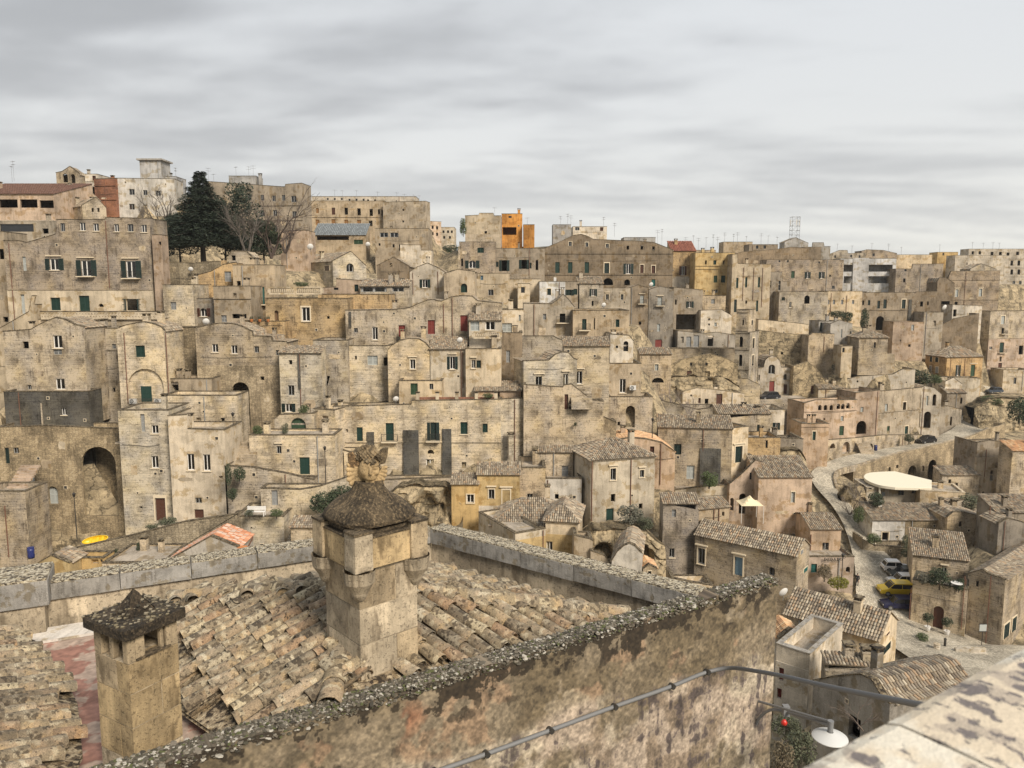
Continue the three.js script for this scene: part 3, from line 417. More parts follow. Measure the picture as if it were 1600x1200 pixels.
    q = Math.max(q, -(ellip(x, y, z, [0.045, 0.2765, 0.150], [0.034, 0.0035, 0.02])));
    for (const e of [-1, 1]) q = Math.max(q, -ellip(x, y, z, [0.035 + e * 0.052, 0.3585, 0.150], [0.024, 0.0028, 0.02]));
    for (const [A, B, r0, r1] of rays) q = smin(q, capsule(x, y, z, A, B, r0, r1), 0.006);
    q = smin(q, ellip(x, y, z, [-0.02, 0.28, -0.03], [0.15, 0.20, 0.05]), 0.03);
    for (const k of [-1, 0, 1]) q = smin(q, capsule(x, y, z, [0.022 + k * 0.032, 0.23, 0.065], [0.02 + k * 0.022, 0.10, 0.075], 0.022, 0.015), 0.006);   // beard lobes
    q = smin(q, capsule(x, y, z, [-0.12, 0.05, 0.0], [0.14, 0.05, 0.0], 0.075, 0.07), 0.03);
    return q;
  }, [0, 0.3, 0], 0.34, 96);
  part(s, 'face', head, foreFace);
  const leaf = (pts, th, m, nm) => { const sh = new THREE.Shape(pts.map((q) => new THREE.Vector2(...q))), g = new THREE.ExtrudeGeometry(sh, { depth: th, bevelEnabled: true, bevelSize: 0.012, bevelThickness: 0.018, bevelSegments: 3, curveSegments: 6 }); return part(s, nm, boxUV(g, rnd(), rnd(), 0.5), m); };
  const l1 = leaf([[-0.09, 0.36], [-0.11, 0.44], [-0.18, 0.52], [-0.215, 0.505], [-0.215, 0.44], [-0.195, 0.37], [-0.12, 0.345]], 0.035, foreBrown, 'leaf'); l1.position.z = -0.03;
  const l2 = leaf([[0.075, 0.40], [0.09, 0.50], [0.175, 0.555], [0.215, 0.56], [0.205, 0.48], [0.18, 0.40], [0.12, 0.385]], 0.035, foreDark, 'leaf'); l2.position.z = -0.04;
  const crown = sdfMesh((x, y, z) => { let q = 9; for (const [cx, cy, cz, r] of [[-0.03, 0.48, 0.03, 0.06], [0.03, 0.51, 0.02, 0.065], [-0.01, 0.57, 0.0, 0.05], [-0.085, 0.525, 0.0, 0.05], [0.095, 0.50, 0.0, 0.05], [0.05, 0.56, -0.01, 0.045], [-0.05, 0.57, 0.0, 0.035], [0.06, 0.43, 0.085, 0.035], [0.0, 0.435, 0.10, 0.035], [0.12, 0.36, 0.05, 0.032], [0.05, 0.415, 0.11, 0.028], [-0.11, 0.46, 0.01, 0.035], [0.13, 0.45, 0.0, 0.035]]) q = smin(q, Math.hypot(x - cx, y - cy, (z - cz) * 1.1) - r + 0.010 * Math.sin(x * 140 + cy * 60) * Math.sin(y * 130), 0.012); return q; }, [0.02, 0.46, 0.03], 0.20, 64);
  part(s, 'leafy_crown', crown, foreDark);
}
{ // conduit clipped to the wall, then slung across to the near parapet
  const pts = [[680, 1206], [760, 1178], [860, 1141], [960, 1104], [1050, 1072], [1105, 1050]].map(([x, y]) => hit(x, y, onWall(0, 0, 0.05), wallN));
  const end = [P(1135, 1044, 12.3), P(1190, 1050, 11.4), P(1300, 1074, 9.2), P(1425, 1099, 7.0), P(1500, 1113, 5.6)], t = thing('conduit', 'grey cable conduit clipped along the flaking plaster wall', 'conduit', pts[0].clone());
  part(t, 'pipe', tube([...pts, ...end], 0.033, 120, 10).translate(-pts[0].x, -pts[0].y, -pts[0].z), flat([0.17, 0.175, 0.18], 0.6));
  for (let i = 0; i < pts.length; i++) { const p = pts[i]; part(t, 'clip', rod(p.clone().addScaledVector(wallN, -0.05), p.clone().addScaledVector(wallN, 0.05), 0.045, 0.045, 8).translate(-pts[0].x, -pts[0].y, -pts[0].z), F.iron); }
}
{ // street lamp on a bracket at the wall corner
  const at = (x, y, d) => P(x, y, d), b = at(1172, 1092, 13.3), t = thing('wall_lamp', 'pale dish street lamp on a grey bracket beside the plaster wall corner', 'lamp', b.clone()), L = (g) => g.translate(-b.x, -b.y, -b.z), m = flat([0.20, 0.205, 0.21], 0.5);
  const l0 = at(1298, 1128, 11.6);
  part(t, 'arm', L(rod(b, l0, 0.022, 0.022, 8)), m); part(t, 'arm', L(rod(at(1228, 1112, 12.6), l0.clone().add(V(0, -0.05, 0)), 0.03, 0.03, 8)), m);
  part(t, 'brace', L(tube([at(1175, 1168, 13.3), at(1177, 1145, 13.2), at(1188, 1120, 13.0), at(1206, 1109, 12.8), at(1230, 1112, 12.6)], 0.026, 40, 8)), m);
  part(t, 'wall_plate', L(boxUV(box(-0.06, 0.06, -0.16, 0.16, -0.04, 0.04).translate(...at(1175, 1168, 13.35).toArray()))), m); part(t, 'clamp', L(box(-0.055, 0.055, -0.09, 0.09, -0.055, 0.055).translate(...at(1228, 1110, 12.6).toArray())), m);
  part(t, 'socket', L(rod(l0.clone().add(V(0, 0.02, 0)), l0.clone().add(V(0, -0.20, 0)), 0.05, 0.04, 12)), m);
  const dish = new THREE.LatheGeometry([[0.05, 0.0], [0.09, -0.01], [0.20, -0.05], [0.275, -0.085], [0.28, -0.10], [0.27, -0.10], [0.18, -0.07], [0.0, -0.03]].map((q) => new THREE.Vector2(...q)), 32); part(t, 'shade', L(dish.translate(l0.x, l0.y - 0.17, l0.z)), flat([0.60, 0.61, 0.60], 0.5, { side: THREE.DoubleSide }));
  part(t, 'bulb', L(new THREE.SphereGeometry(0.06, 14, 10).translate(l0.x, l0.y - 0.25, l0.z)), flat([0.75, 0.74, 0.7], 0.3));
}
{ // limestone parapet right below the viewer, out of focus
  const lvl = V(0, 40 - 0.735, 0), e0 = hit(1235, 1200, lvl, V(0, 1, 0)), dir = hit(1600, 1005, lvl, V(0, 1, 0)).sub(e0).normalize();        // far edge of the coping
  const tex = pair(1024, (u, v) => { const a = fbm(u, v, 20, 12, 5, 4000), b = fbm(u, v, 7, 7, 5, 4010), g = fbm(u, v, 200, 200, 2, 4020), k = fbm(u, v, 46, 30, 4, 4030); let c = [0.92, 0.90, 0.85]; const put = (q, t) => { c = c.map((x, i) => mix(x, q[i], clamp(t))); }; put([0.86, 0.80, 0.71], sstep(0.5, 0.65, b) * 0.7); put([0.70, 0.66, 0.62], sstep(0.56, 0.64, a) * 0.7); put([0.46, 0.44, 0.45], sstep(0.62, 0.68, k * 0.6 + a * 0.45) * 0.9); const m = 0.94 + g * 0.12; return [c[0] * m, c[1] * m, c[2] * m, clamp(0.7 - sstep(0.6, 0.68, k * 0.6 + a * 0.45) * 0.6 + (g - 0.5) * 0.3)]; });
  const m = mat([0.86, 0.85, 0.82], tex, 1, { bumpScale: 0.004 }), t = thing('stone_parapet', 'near pitted white limestone parapet blocks at the viewpoint', 'parapet', e0.clone());
  const ang = Math.atan2(-dir.z, dir.x), j = hit(1375, 1115, e0, V(0, 1, 0)).sub(e0).dot(dir);
  const blk = (s0, s1) => { const g = new THREE.BoxGeometry(s1 - s0, 0.16, 0.5, 40, 6, 20), p = g.attributes.position; for (let i = 0; i < p.count; i++) { const x = p.getX(i), y = p.getY(i), z = p.getZ(i), n = fbm((x + 3) / 4, (z + 1) / 4, 40, 40, 4, 51) - 0.5; const ed = Math.max(0, Math.abs(z) - 0.22) / 0.03; p.setY(i, y + (y > 0.07 ? n * 0.008 - ed * 0.012 : 0)); } const q = boxUV(g, rnd(), rnd(), 0.75); q.translate((s0 + s1) / 2, -0.08, 0.25); return q; };
  for (const [s0, s1] of [[j - 0.85, j - 0.004], [j + 0.004, j + 0.9], [j + 0.91, j + 1.9]]) { const q = part(t, 'stone_block', blk(s0, s1), m); q.rotation.y = ang; }
  const w = part(t, 'wall', boxUV(box(j - 0.8, j + 1.9, -1.3, -0.165, 0.06, 0.46), 0, 0, 2), paleStone); w.rotation.y = ang;
  const jm = part(t, 'joint_mortar', boxUV(box(j - 0.006, j + 0.006, -0.15, -0.012, 0.01, 0.48), 0, 0, 1), paleStone); jm.rotation.y = ang;
}
// ---------------------------------------------------------------- houses of the town
const bases = [];                                    // where house feet stand, for the terrain
const frameGeo = merge([box(-0.5, -0.42, -0.5, 0.5, -0.03, 0.03), box(0.42, 0.5, -0.5, 0.5, -0.03, 0.03), box(-0.42, 0.42, 0.45, 0.5, -0.03, 0.03), box(-0.42, 0.42, -0.5, -0.45, -0.03, 0.03), box(-0.045, 0.045, -0.45, 0.45, -0.028, 0.028)]);
const leafGeo = (() => { const l = [box(-0.5, -0.38, -0.5, 0.5, -0.025, 0.025), box(0.38, 0.5, -0.5, 0.5, -0.025, 0.025), box(-0.38, 0.38, 0.44, 0.5, -0.025, 0.025), box(-0.38, 0.38, -0.5, -0.44, -0.025, 0.025), box(-0.38, 0.38, -0.03, 0.03, -0.025, 0.025)]; for (let i = 0; i < 14; i++) { const y = -0.42 + i * 0.062; if (Math.abs(y) > 0.04) { const b = box(-0.38, 0.38, -0.022, 0.022, -0.006, 0.006); b.rotateX(0.5); b.translate(0, y, 0); l.push(b); } } l.push(box(-0.38, 0.38, -0.44, 0.44, -0.024, -0.018)); return merge(l); })();
const doorGeo = (() => { const l = [box(-0.5, 0.5, -0.5, 0.5, -0.03, 0.0)]; for (const x of [-0.25, 0.25]) for (const y of [-0.25, 0.22]) l.push(box(x - 0.18, x + 0.18, y - 0.19, y + 0.19, 0.0, 0.018)); return merge(l); })();
const surroundGeo = merge([box(-0.64, -0.5, -0.5, 0.60, 0, 1), box(0.5, 0.64, -0.5, 0.60, 0, 1), box(-0.5, 0.5, 0.5, 0.60, 0, 1)]);
const paneGeo = new THREE.PlaneGeometry(1, 1);
const FILL = { g: F.green, G: F.lgreen, b: F.brown, r: F.red, l: F.blue, k: F.grey, n: F.pale, t: F.teal, O: F.orangewood, v: F.dgreen }, DOOR = { D: F.green, N: F.brown, e: F.wood, L: F.blue, R: F.red };
function fitWindow(par, type, w, h, x, y, zf, ry = 0, arch = false, wm = null, solid = false) {
  const c = type[0], fl = type.slice(1), root = new THREE.Group(); root.position.set(x, y, 0); root.name = DOOR[c] ? 'door' : 'window';
  const add = (name, g, m, sx, sy, sz, px, py, pz, turn = 0) => { const q = part(root, name, g, m); q.scale.set(sx, sy, sz); q.position.set(px, py, pz); q.rotation.y = turn; return q; };
  const zi = arch ? -0.39 : zf, wi = arch ? w + 0.1 : w, hi = arch ? h + 0.1 : h;
  if ('dwf'.includes(c)) { if (ry || solid) add('pane', unitBox, F.glass, wi, hi, 0.02, 0, 0, zi - 0.04); else if (c !== 'd') add('pane', paneGeo, paneGlass, wi, hi, 1, 0, 0, zi - 0.04); if (c !== 'd') add('frame', frameGeo, c === 'w' ? F.white : F.grey, w, h, 1, 0, 0, zi); }
  else if (FILL[c]) { if (w > 0.55) { add('shutter', leafGeo, FILL[c], wi / 2 - 0.01, hi, 1, -wi / 4, 0, zi); add('shutter', leafGeo, FILL[c], wi / 2 - 0.01, hi, 1, wi / 4, 0, zi); } else add('shutter', leafGeo, FILL[c], wi, hi, 1, 0, 0, zi);}
  else if (c === 's' && wm) add('blocking', unitBox, wm, w + 0.1, h + 0.1, 0.04, 0, 0, -0.38);
  else if (DOOR[c]) add('door_leaf', doorGeo, DOOR[c], wi, hi, 1, 0, 0, zi);
  if (fl.includes('X') || fl.includes('Z')) for (const s of [-1, 1]) add('shutter', leafGeo, fl.includes('X') ? F.dgreen : F.brown, w * 0.5, h, 1, s * w * 0.76, 0, 0.05, s * 0.12);
  if (fl.includes('S')) add('surround', surroundGeo, F.stone, w, h, 0.07, 0, 0, -0.005);
  if (fl.includes('H')) { add('hood', unitBox, F.stone, w * 1.7, 0.13, 0.24, 0, h / 2 + 0.38, 0.10); }
  if (fl.includes('i') || c === 'w') add('sill', unitBox, F.stone, w + 0.24, 0.09, 0.24, 0, -h / 2 - 0.046, 0.02);
  if (fl.includes('B')) { const bw = w + 1.0; add('balcony_slab', unitBox, F.stone, bw, 0.13, 0.75, 0, -h / 2 - 0.07, 0.372); const l = [box(-bw / 2, bw / 2, 0.92, 0.96, 0.68, 0.72), box(-bw / 2, bw / 2, 0.04, 0.07, 0.685, 0.715)]; for (let i = 0; i <= 12; i++) { const xx = -bw / 2 + bw * i / 12; l.push(box(xx - 0.012, xx + 0.012, 0.07, 0.92, 0.69, 0.714)); } for (const s of [-1, 1]) for (const z of [0.15, 0.38, 0.6]) l.push(box(s * bw / 2 - 0.012, s * bw / 2 + 0.012, 0.0, 0.94, z - 0.012, z + 0.012)); add('railing', merge(l), F.iron, 1, 1, 1, 0, -h / 2, 0); }
  root.rotation.y = ry; if (root.children.length) par.add(root); return root;
}
function sideShape(zy, x0, x1) { const g = extrude(zy, 0, x1 - x0); g.rotateY(Math.PI / 2); g.translate(x0, 0, 0); return g; }
const tints = new Map();
function tint(k) { const v = Math.floor(rnd() * 5), key = k + v; if (!tints.has(key)) { const m = M[k].clone(), q = [0.84, 0.93, 1, 1.07, 0.98][v], w = [0.02, -0.03, 0, 0.02, 0.05][v]; m.color.setRGB(Math.min(0.85, m.color.r * q * (1 + w)), Math.min(0.82, m.color.g * q), Math.min(0.8, m.color.b * q * (1 - w * 1.6))); tints.set(key, m); } return tints.get(key); }
let nh = 0; const spec = new Map();
function proj(v) { const q = v.clone().sub(EYE), z = -(q.y * sp + q.z * cp) + 2 * q.y * sp * 0, dz = -q.y * sp - q.z * cp; return 800 + FOCAL * q.x / dz; }
function house(label, o) {
  if (o.lv) { const h0 = 40 - P(o.x[0], o.lv[0], o.d).y, d1 = h0 / (40 - P(o.x[1], o.lv[1], 1).y), A = P(o.x[0], o.lv[0], o.d), B = P(o.x[1], o.lv[1], d1); o.a = Math.atan2(d1 - o.d, B.x - A.x) * 180 / Math.PI; o.y[0] = o.lv[0]; o.topH = A.y; }
  const th = (o.a || 0) * Math.PI / 180, u = V(Math.cos(th), 0, -Math.sin(th)), n = V(Math.sin(th), 0, Math.cos(th)), [x0, x1] = o.x, [yt, yb] = o.y;
  const O = P(x0, yb, o.d), t = thing(o.name || 'stone_house', label, o.cat || 'house', O, th, o.group), wm = tint(o.w || 'c'), ox = rnd(), oy = rnd(); nh++;
  const loc = (px, py) => { const q = hit(px, py, O, n).sub(O); return [q.dot(u), q.y]; };
  const W = loc(x1, yb)[0], f = o.f ?? 4;
  let pp = o.p ? [] : [[0, loc(x0, yt)[1]], [W, loc(x1, yt)[1]]];
  if (o.p) { for (let i = 0; i < o.p.length; i += 2) pp.push(loc(o.p[i], o.p[i + 1])); pp[0][0] = 0; pp[pp.length - 1][0] = W; }
  else if (o.lev !== 0) { const m = (pp[0][1] + pp[1][1]) / 2; pp[0][1] = pp[1][1] = m; }
  if (o.lv) { pp = [[0, o.topH - O.y], [W, o.topH - O.y]]; }
  let D = o.D || 8; if (!o.keep && (x1 < 640 || x0 > 1000)) D = Math.min(D, 5.5);
  for (const [px, K] of [[o.xr, O.clone().addScaledVector(u, W)], [o.xl, O.clone()]]) if (px) { K.y += pp[0][1] * 0.8; let best = 1e9; for (let k = 0.8; k < 26; k += 0.1) { const e = Math.abs(proj(K.clone().addScaledVector(n, -k)) - px); if (e < best) { best = e; D = k; } } }
  if (o.ry) { // depth and rise of the roof from the height at which its ridge is seen
    const H = Math.max(pp[0][1], pp[pp.length - 1][1]); const fixd = o.xr || o.xl ? (o.r === 'gab' ? D / 2 : D) : 0; let best = 99, bd = 3; for (let dd = fixd || 1.2; dd < (fixd ? fixd + 0.05 : 9); dd += 0.1) { const q = O.clone().addScaledVector(u, W / 2).addScaledVector(n, -dd), R = P((x0 + x1) / 2, o.ry, -q.z).y - O.y - H, e = Math.abs(R / dd - 0.30); if (e < best) { best = e; bd = dd; o.rise = R; } } D = o.r === 'gab' ? bd * 2 : bd; if (fixd) { D = o.r === 'gab' ? fixd * 2 : fixd; o.rise = Math.max(0.5, o.rise ?? 1); } }
  const HL = pp[0][1], HR = pp[pp.length - 1][1], hmin = Math.min(...pp.map((q) => q[1])), topAt = (s) => { for (let i = 0; i < pp.length - 1; i++) if (s >= pp[i][0] && s <= pp[i + 1][0]) return mix(pp[i][1], pp[i + 1][1], (s - pp[i][0]) / Math.max(1e-6, pp[i + 1][0] - pp[i][0])); return hmin; };
  // openings
  const wins = [], holes = [];
  for (const w of (o.win || '').split(' ').filter(Boolean)) {
    const [cx, cy, ww, hh, ty] = w.split(','); let [sl, hb] = loc(+cx - ww / 2, +cy + hh / 2), [sr, ht] = loc(+cx + ww / 2, +cy - hh / 2);
    sl = Math.max(sl, 0.1); sr = Math.min(sr, W - 0.1); ht = Math.min(ht, topAt((sl + sr) / 2) - 0.12, topAt(sl) - 0.1, topAt(sr) - 0.1); hb = Math.max(hb, -f + 0.3);
    if (sr - sl < 0.12 || ht - hb < 0.15) { console.log('win?', label, w); continue; }
    const arch = ty.includes('A'), p = new THREE.Path();
    if (arch) { const r = (sr - sl) / 2, hs = Math.max(hb + 0.05, ht - r); p.moveTo(sl, hb); p.lineTo(sr, hb); p.lineTo(sr, hs); for (let i = 1; i < 9; i++) { const q = Math.PI * i / 9; p.lineTo(sl + r + Math.cos(q) * r, hs + Math.sin(q) * (ht - hs)); } p.lineTo(sl, hs); p.closePath(); }
    else { p.moveTo(sl, hb); p.lineTo(sr, hb); p.lineTo(sr, ht); p.lineTo(sl, ht); p.closePath(); }
    if (!ty.includes('P')) holes.push([p, (hb + ht) / 2]); wins.push([ty, sr - sl, ht - hb, (sl + sr) / 2, (hb + ht) / 2, arch]);
  }
  const up = [...pp].reverse(), geos = [];
  if (o.split) {
    const hs = loc(x0, o.split[0])[1];
    geos.push(extrude([[0, hs], [W, hs], ...up], -0.35, 0, holes.filter((q) => q[1] > hs).map((q) => q[0])));
    part(t, 'base_wall', boxUV(extrude([[0, -f], [W, -f], [W, hs], [0, hs]], -0.35, 0.06, holes.filter((q) => q[1] <= hs).map((q) => q[0])), ox, oy), M[o.split[1]]);
  } else geos.push(extrude([[0, -f], [W, -f], ...up], -0.35, 0, holes.map((q) => q[0])));
  const r = o.r || 'flat', T3 = new Tiles(o.d > 170 ? 0.42 : o.d > 112 ? 0.31 : 0.235, o.d > 170 ? 0.7 : o.d > 112 ? 0.5 : 0.37, o.pal), copg = [];
  const strip = (h = 0.07) => { for (let i = 0; i < pp.length - 1; i++) { const [a, b] = [pp[i], pp[i + 1]]; if (b[0] - a[0] < 0.02) continue; const e0 = i ? 0 : -0.05, e1 = i < pp.length - 2 ? 0 : 0.05; copg.push(extrude([[a[0] + e0, a[1] + 0.003], [b[0] + e1, b[1] + 0.003], [b[0] + e1, b[1] + h], [a[0] + e0, a[1] + h]], -0.42, 0.06)); } };
  if (r === 'flat') {
    const par = o.par ?? 0.55, Hb = hmin - par;
    geos.push(box(0, 0.28, -f, HL, -D, -0.352), box(W - 0.28, W, -f, HR, -D, -0.352), box(0.28, W - 0.28, -f, Math.min(HL, HR), -D, -D + 0.28));
    part(t, 'roof_deck', boxUV(box(0.28, W - 0.28, Hb - 0.2, Hb, -D + 0.28, -0.352), ox, oy), M.deck);
    strip(); copg.push(box(-0.05, 0.33, HL + 0.003, HL + 0.07, -D - 0.05, -0.425), box(W - 0.33, W + 0.05, HR + 0.003, HR + 0.07, -D - 0.05, -0.425), box(0.335, W - 0.335, Math.min(HL, HR) + 0.003, Math.min(HL, HR) + 0.07, -D - 0.05, -D + 0.33));
  } else if (r === 'prof') {
    const lip = o.lip ?? 0.1, lo = pp.map((q) => [q[0], q[1] - lip - 0.1]);
    geos.push(box(0, 0.28, -f, HL - lip - 0.05, -D, -0.352), box(W - 0.28, W, -f, HR - lip - 0.05, -D, -0.352), extrude([[0.28, -f], [W - 0.28, -f], ...[...lo].reverse().map((q) => [clamp(q[0], 0.28, W - 0.28), q[1]])], -D, -D + 0.28));
    for (let i = 0; i < pp.length - 1; i++) { const a = pp[i], b = pp[i + 1], L = Math.hypot(b[0] - a[0], b[1] - a[1]); if (b[0] - a[0] < 0.05) continue; const e0 = i ? 0 : 0.15, e1 = i < pp.length - 2 ? 0 : 0.15; if (b[1] <= a[1]) T3.quad(V(a[0], a[1] - lip, -D), V(0, 0, 1), D - 0.36, V(b[0] - a[0], b[1] - a[1], 0).normalize(), L + e1); else T3.quad(V(b[0], b[1] - lip, -D), V(0, 0, 1), D - 0.36, V(a[0] - b[0], a[1] - b[1], 0).normalize(), L + e0); }
    strip(0.09);
  } else if (r === 'shed' || r === 'gab') {
    const dd = r === 'gab' ? D / 2 : D, R = o.rise ?? dd * 0.3, H = Math.max(HL, HR), s = R / dd, prof = r === 'gab' ? [[0.352, -f], [D, -f], [D, H], [dd, H + R - 0.05], [0.352, H + s * 0.3]] : [[0.352, -f], [D, -f], [D, H + R - 0.06], [0.352, H + s * 0.3]];
    geos.push(sideShape(prof, 0, 0.28), sideShape(prof, W - 0.28, W)); geos.push(box(0.28, W - 0.28, -f, r === 'gab' ? H - 0.02 : H + R - 0.2, -D, -D + 0.28));
    const L = Math.hypot(R, dd); T3.quad(V(-0.14, H + R + 0.02, -dd), V(1, 0, 0), W + 0.28, V(0, -R, dd).normalize(), L + 0.28); if (r === 'gab') { T3.quad(V(-0.14, H + R + 0.02, -dd), V(1, 0, 0), W + 0.28, V(0, -R, -dd).normalize(), L + 0.2); }
    copg.push(box(-0.03, W + 0.03, H - 0.16, H - 0.02, 0.002, 0.14));
  } else if (r === 'hip') {
    const H = Math.max(HL, HR), e = 0.28, R = o.rise ?? Math.min(W, D) * 0.18, X0 = -e, X1 = W + e, Z0 = e, Z1 = -D - e, w = X1 - X0, dp = Z0 - Z1, ins = Math.min(w, dp) / 2, yE = H - 0.02, yR = H + R;
    geos.push(box(0, 0.28, -f, H - 0.03, -D, -0.352), box(W - 0.28, W, -f, H - 0.03, -D, -0.352), box(0.28, W - 0.28, -f, H - 0.03, -D, -D + 0.28));
    const ra = w > dp ? V(X0 + ins, yR, (Z0 + Z1) / 2) : V((X0 + X1) / 2, yR, Z0 - ins), rb = w > dp ? V(X1 - ins, yR, (Z0 + Z1) / 2) : V((X0 + X1) / 2, yR, Z1 + ins), L = Math.hypot(R, ins), c = [V(X0, yE, Z0), V(X1, yE, Z0), V(X1, yE, Z1), V(X0, yE, Z1)];
    T3.sheet(w > dp ? [c[0], c[1], rb, ra] : [c[0], c[1], ra]); T3.sheet(w > dp ? [c[2], c[3], ra, rb] : [c[2], c[3], rb]); T3.sheet(w > dp ? [c[1], c[2], rb] : [c[1], c[2], rb, ra]); T3.sheet(w > dp ? [c[3], c[0], ra] : [c[3], c[0], ra, rb]);
    const sd = V(0, -R, ins).normalize(), half = (len) => (s, q) => { const k = ins * (1 - q / L); return s > k - 0.05 && s < len - k + 0.05; };
    T3.quad(V(X0, yR + 0.02, Z0 - ins), V(1, 0, 0), w, V(0, -R, ins).normalize(), L, half(w)); T3.quad(V(X0, yR + 0.02, Z1 + ins), V(1, 0, 0), w, V(0, -R, -ins).normalize(), L, half(w));
    T3.quad(V(X1 - ins, yR + 0.02, Z1), V(0, 0, 1), dp, V(ins, -R, 0).normalize(), L, half(dp)); T3.quad(V(X0 + ins, yR + 0.02, Z1), V(0, 0, 1), dp, V(-ins, -R, 0).normalize(), L, half(dp));
    copg.push(box(-0.12, W + 0.12, H - 0.17, H - 0.05, -0.3, 0.13)); copg.push(box(W - 0.2, W + 0.12, H - 0.17, H - 0.05, -D - 0.1, -0.302)); copg.push(box(-0.12, 0.2, H - 0.17, H - 0.05, -D - 0.1, -0.302));
  }
  part(t, 'wall', boxUV(merge(geos), ox, oy), wm);
  if (T3.p.length) part(t, 'roof_tiles', T3.geo(), o.pal ? newTileMat : tileMat, 'stuff');
  if (copg.length && !o.nocop) part(t, r === 'flat' || r === 'prof' ? 'coping' : 'cornice', boxUV(merge(copg), ox, oy, 2.5), r === 'flat' || r === 'prof' ? M[o.cop || 'cop'] : wm);
  for (const [ty, w, h, x, y, arch] of wins) fitWindow(t, ty, w, h, x, y, ty.includes('P') ? -0.30 : -0.2, 0, arch, o.split && y < loc(x0, o.split[0])[1] ? M[o.split[1]] : wm, r === 'flat' && y + h / 2 > hmin - (o.par ?? 0.55) - 0.15);
  for (const [key, x, K, ry] of [['rw', W, O.clone().addScaledVector(u, W), Math.PI / 2], ['lw', 0, O, -Math.PI / 2]]) for (const w of (o[key] || '').split(' ').filter(Boolean)) {
    const [cx, cy, ww, hh, ty] = w.split(','), q = (a, b) => { const v = hit(a, b, K, u).sub(K); return [-v.dot(n), v.y]; }, [z0, b0] = q(+cx - ww / 2, +cy + hh / 2), [z1, t0] = q(+cx + ww / 2, +cy - hh / 2);
    const g = fitWindow(t, ty + 'S', Math.abs(z1 - z0), t0 - b0, 0, 0, 0.06, ry); g.position.set(x, (t0 + b0) / 2, -(z0 + z1) / 2);
  }
  for (const y of o.band || []) { const h = loc(x0, y)[1]; part(t, 'string_course', boxUV(box(-0.06, W + 0.06, h - 0.09, h + 0.09, 0.065, 0.17), ox, oy), wm); }
  for (const s of (o.pipe || '').split(' ').filter(Boolean)) { const [x, a, b] = s.split(',').map(Number), [s0, h0] = loc(x, a), [s1, h1] = loc(x, b); part(t, 'downpipe', rod(V(s0, h0, 0.09), V(s0, h1, 0.09), 0.055, 0.055, 6), F.rust); }
  for (const s of (o.butt || '').split(' ').filter(Boolean)) { const [a, b, y0, y1, m, k] = s.split(','), [s0, h1] = loc(+a, +y0), [s1, h0] = loc(+b, +y1); part(t, 'buttress', boxUV(extrude([[0, h0 - 1], [+(k || 0.7), h0 - 1], [0.12, h1], [0, h1]], 0, s1 - s0).rotateY(-Math.PI / 2).translate(s1, 0, 0.002), rnd(), rnd()), M[m || 'k']); }
  for (const s of (o.ch || '').split(' ').filter(Boolean)) { const [x, y, w, h, back] = s.split(',').map(Number), [s0, h1] = loc(x - w / 2, y), [s1, h0] = loc(x + w / 2, y + h), z = -(back || 1.5), k = s1 - s0; const c = part(t, 'chimney', boxUV(merge([box(s0, s1, h0 - 0.3, h1 - 0.12, z - k, z), box(s0 - 0.08, s1 + 0.08, h1 - 0.12, h1 - 0.04, z - k - 0.08, z + 0.08)]), rnd(), rnd()), wm); part(c, 'chimney_cap', boxUV(merge([box(s0, s0 + 0.1, h1 - 0.04, h1 + 0.16, z - k, z), box(s1 - 0.1, s1, h1 - 0.04, h1 + 0.16, z - k, z), box(s0 - 0.1, s1 + 0.1, h1 + 0.16, h1 + 0.26, z - k - 0.1, z + 0.1)])), M.cop); }
  // small things every old wall carries: patches of newer render, vents, cables
  if (!o.plain && o.d < 235 && W > 2.2) {
    const free = (a, b, c, e, m = 0.25) => a > 0.15 && b < W - 0.15 && c > 0 && e < Math.min(topAt(a), topAt(b)) - 0.3 && !wins.some(([ty, w, hh, x, y]) => a < x + w * (/[XZSB]/.test(ty) ? 1.1 : 0.6) + m && b > x - w * (/[XZSB]/.test(ty) ? 1.1 : 0.6) - m && c < y + hh / 2 + m + (/H/.test(ty) ? 0.4 : 0) && e > y - hh / 2 - m), top = Math.max(HL, HR), pm = [tint(o.w || 'c'), tint('n'), tint('C'), tint('t')];
    const area = W * top, np = Math.min(4, Math.floor(area / 22 * rr(0.3, 1.1)));
    for (let k = 0; k < np; k++) { const w = rr(0.6, 2.4), hh = rr(0.5, 1.8), x = rr(0.2, Math.max(0.25, W - w - 0.2)), y = rr(0.1, Math.max(0.2, top - hh - 0.5)); if (!free(x, x + w, y, y + hh) || (o.split && Math.abs(y + hh / 2 - loc(x0, o.split[0])[1]) < hh)) continue; const pts = []; for (let q = 0; q < 14; q++) { const an = q / 14 * 6.283, r2 = rr(0.72, 1.0), sq = 1 / Math.max(Math.abs(Math.cos(an)), Math.abs(Math.sin(an))); pts.push([x + w / 2 + Math.cos(an) * w / 2 * r2 * Math.min(sq, 1.25) * 0.85, y + hh / 2 + Math.sin(an) * hh / 2 * r2 * Math.min(sq, 1.25) * 0.85]); } const z0 = o.split && y < loc(x0, o.split[0])[1] ? 0.06 : 0; part(t, 'render_patch', boxUV(extrude(pts, z0 - 0.02, z0 + rr(0.012, 0.03)), rnd(), rnd()), pm[Math.floor(rnd() * 4)]); }
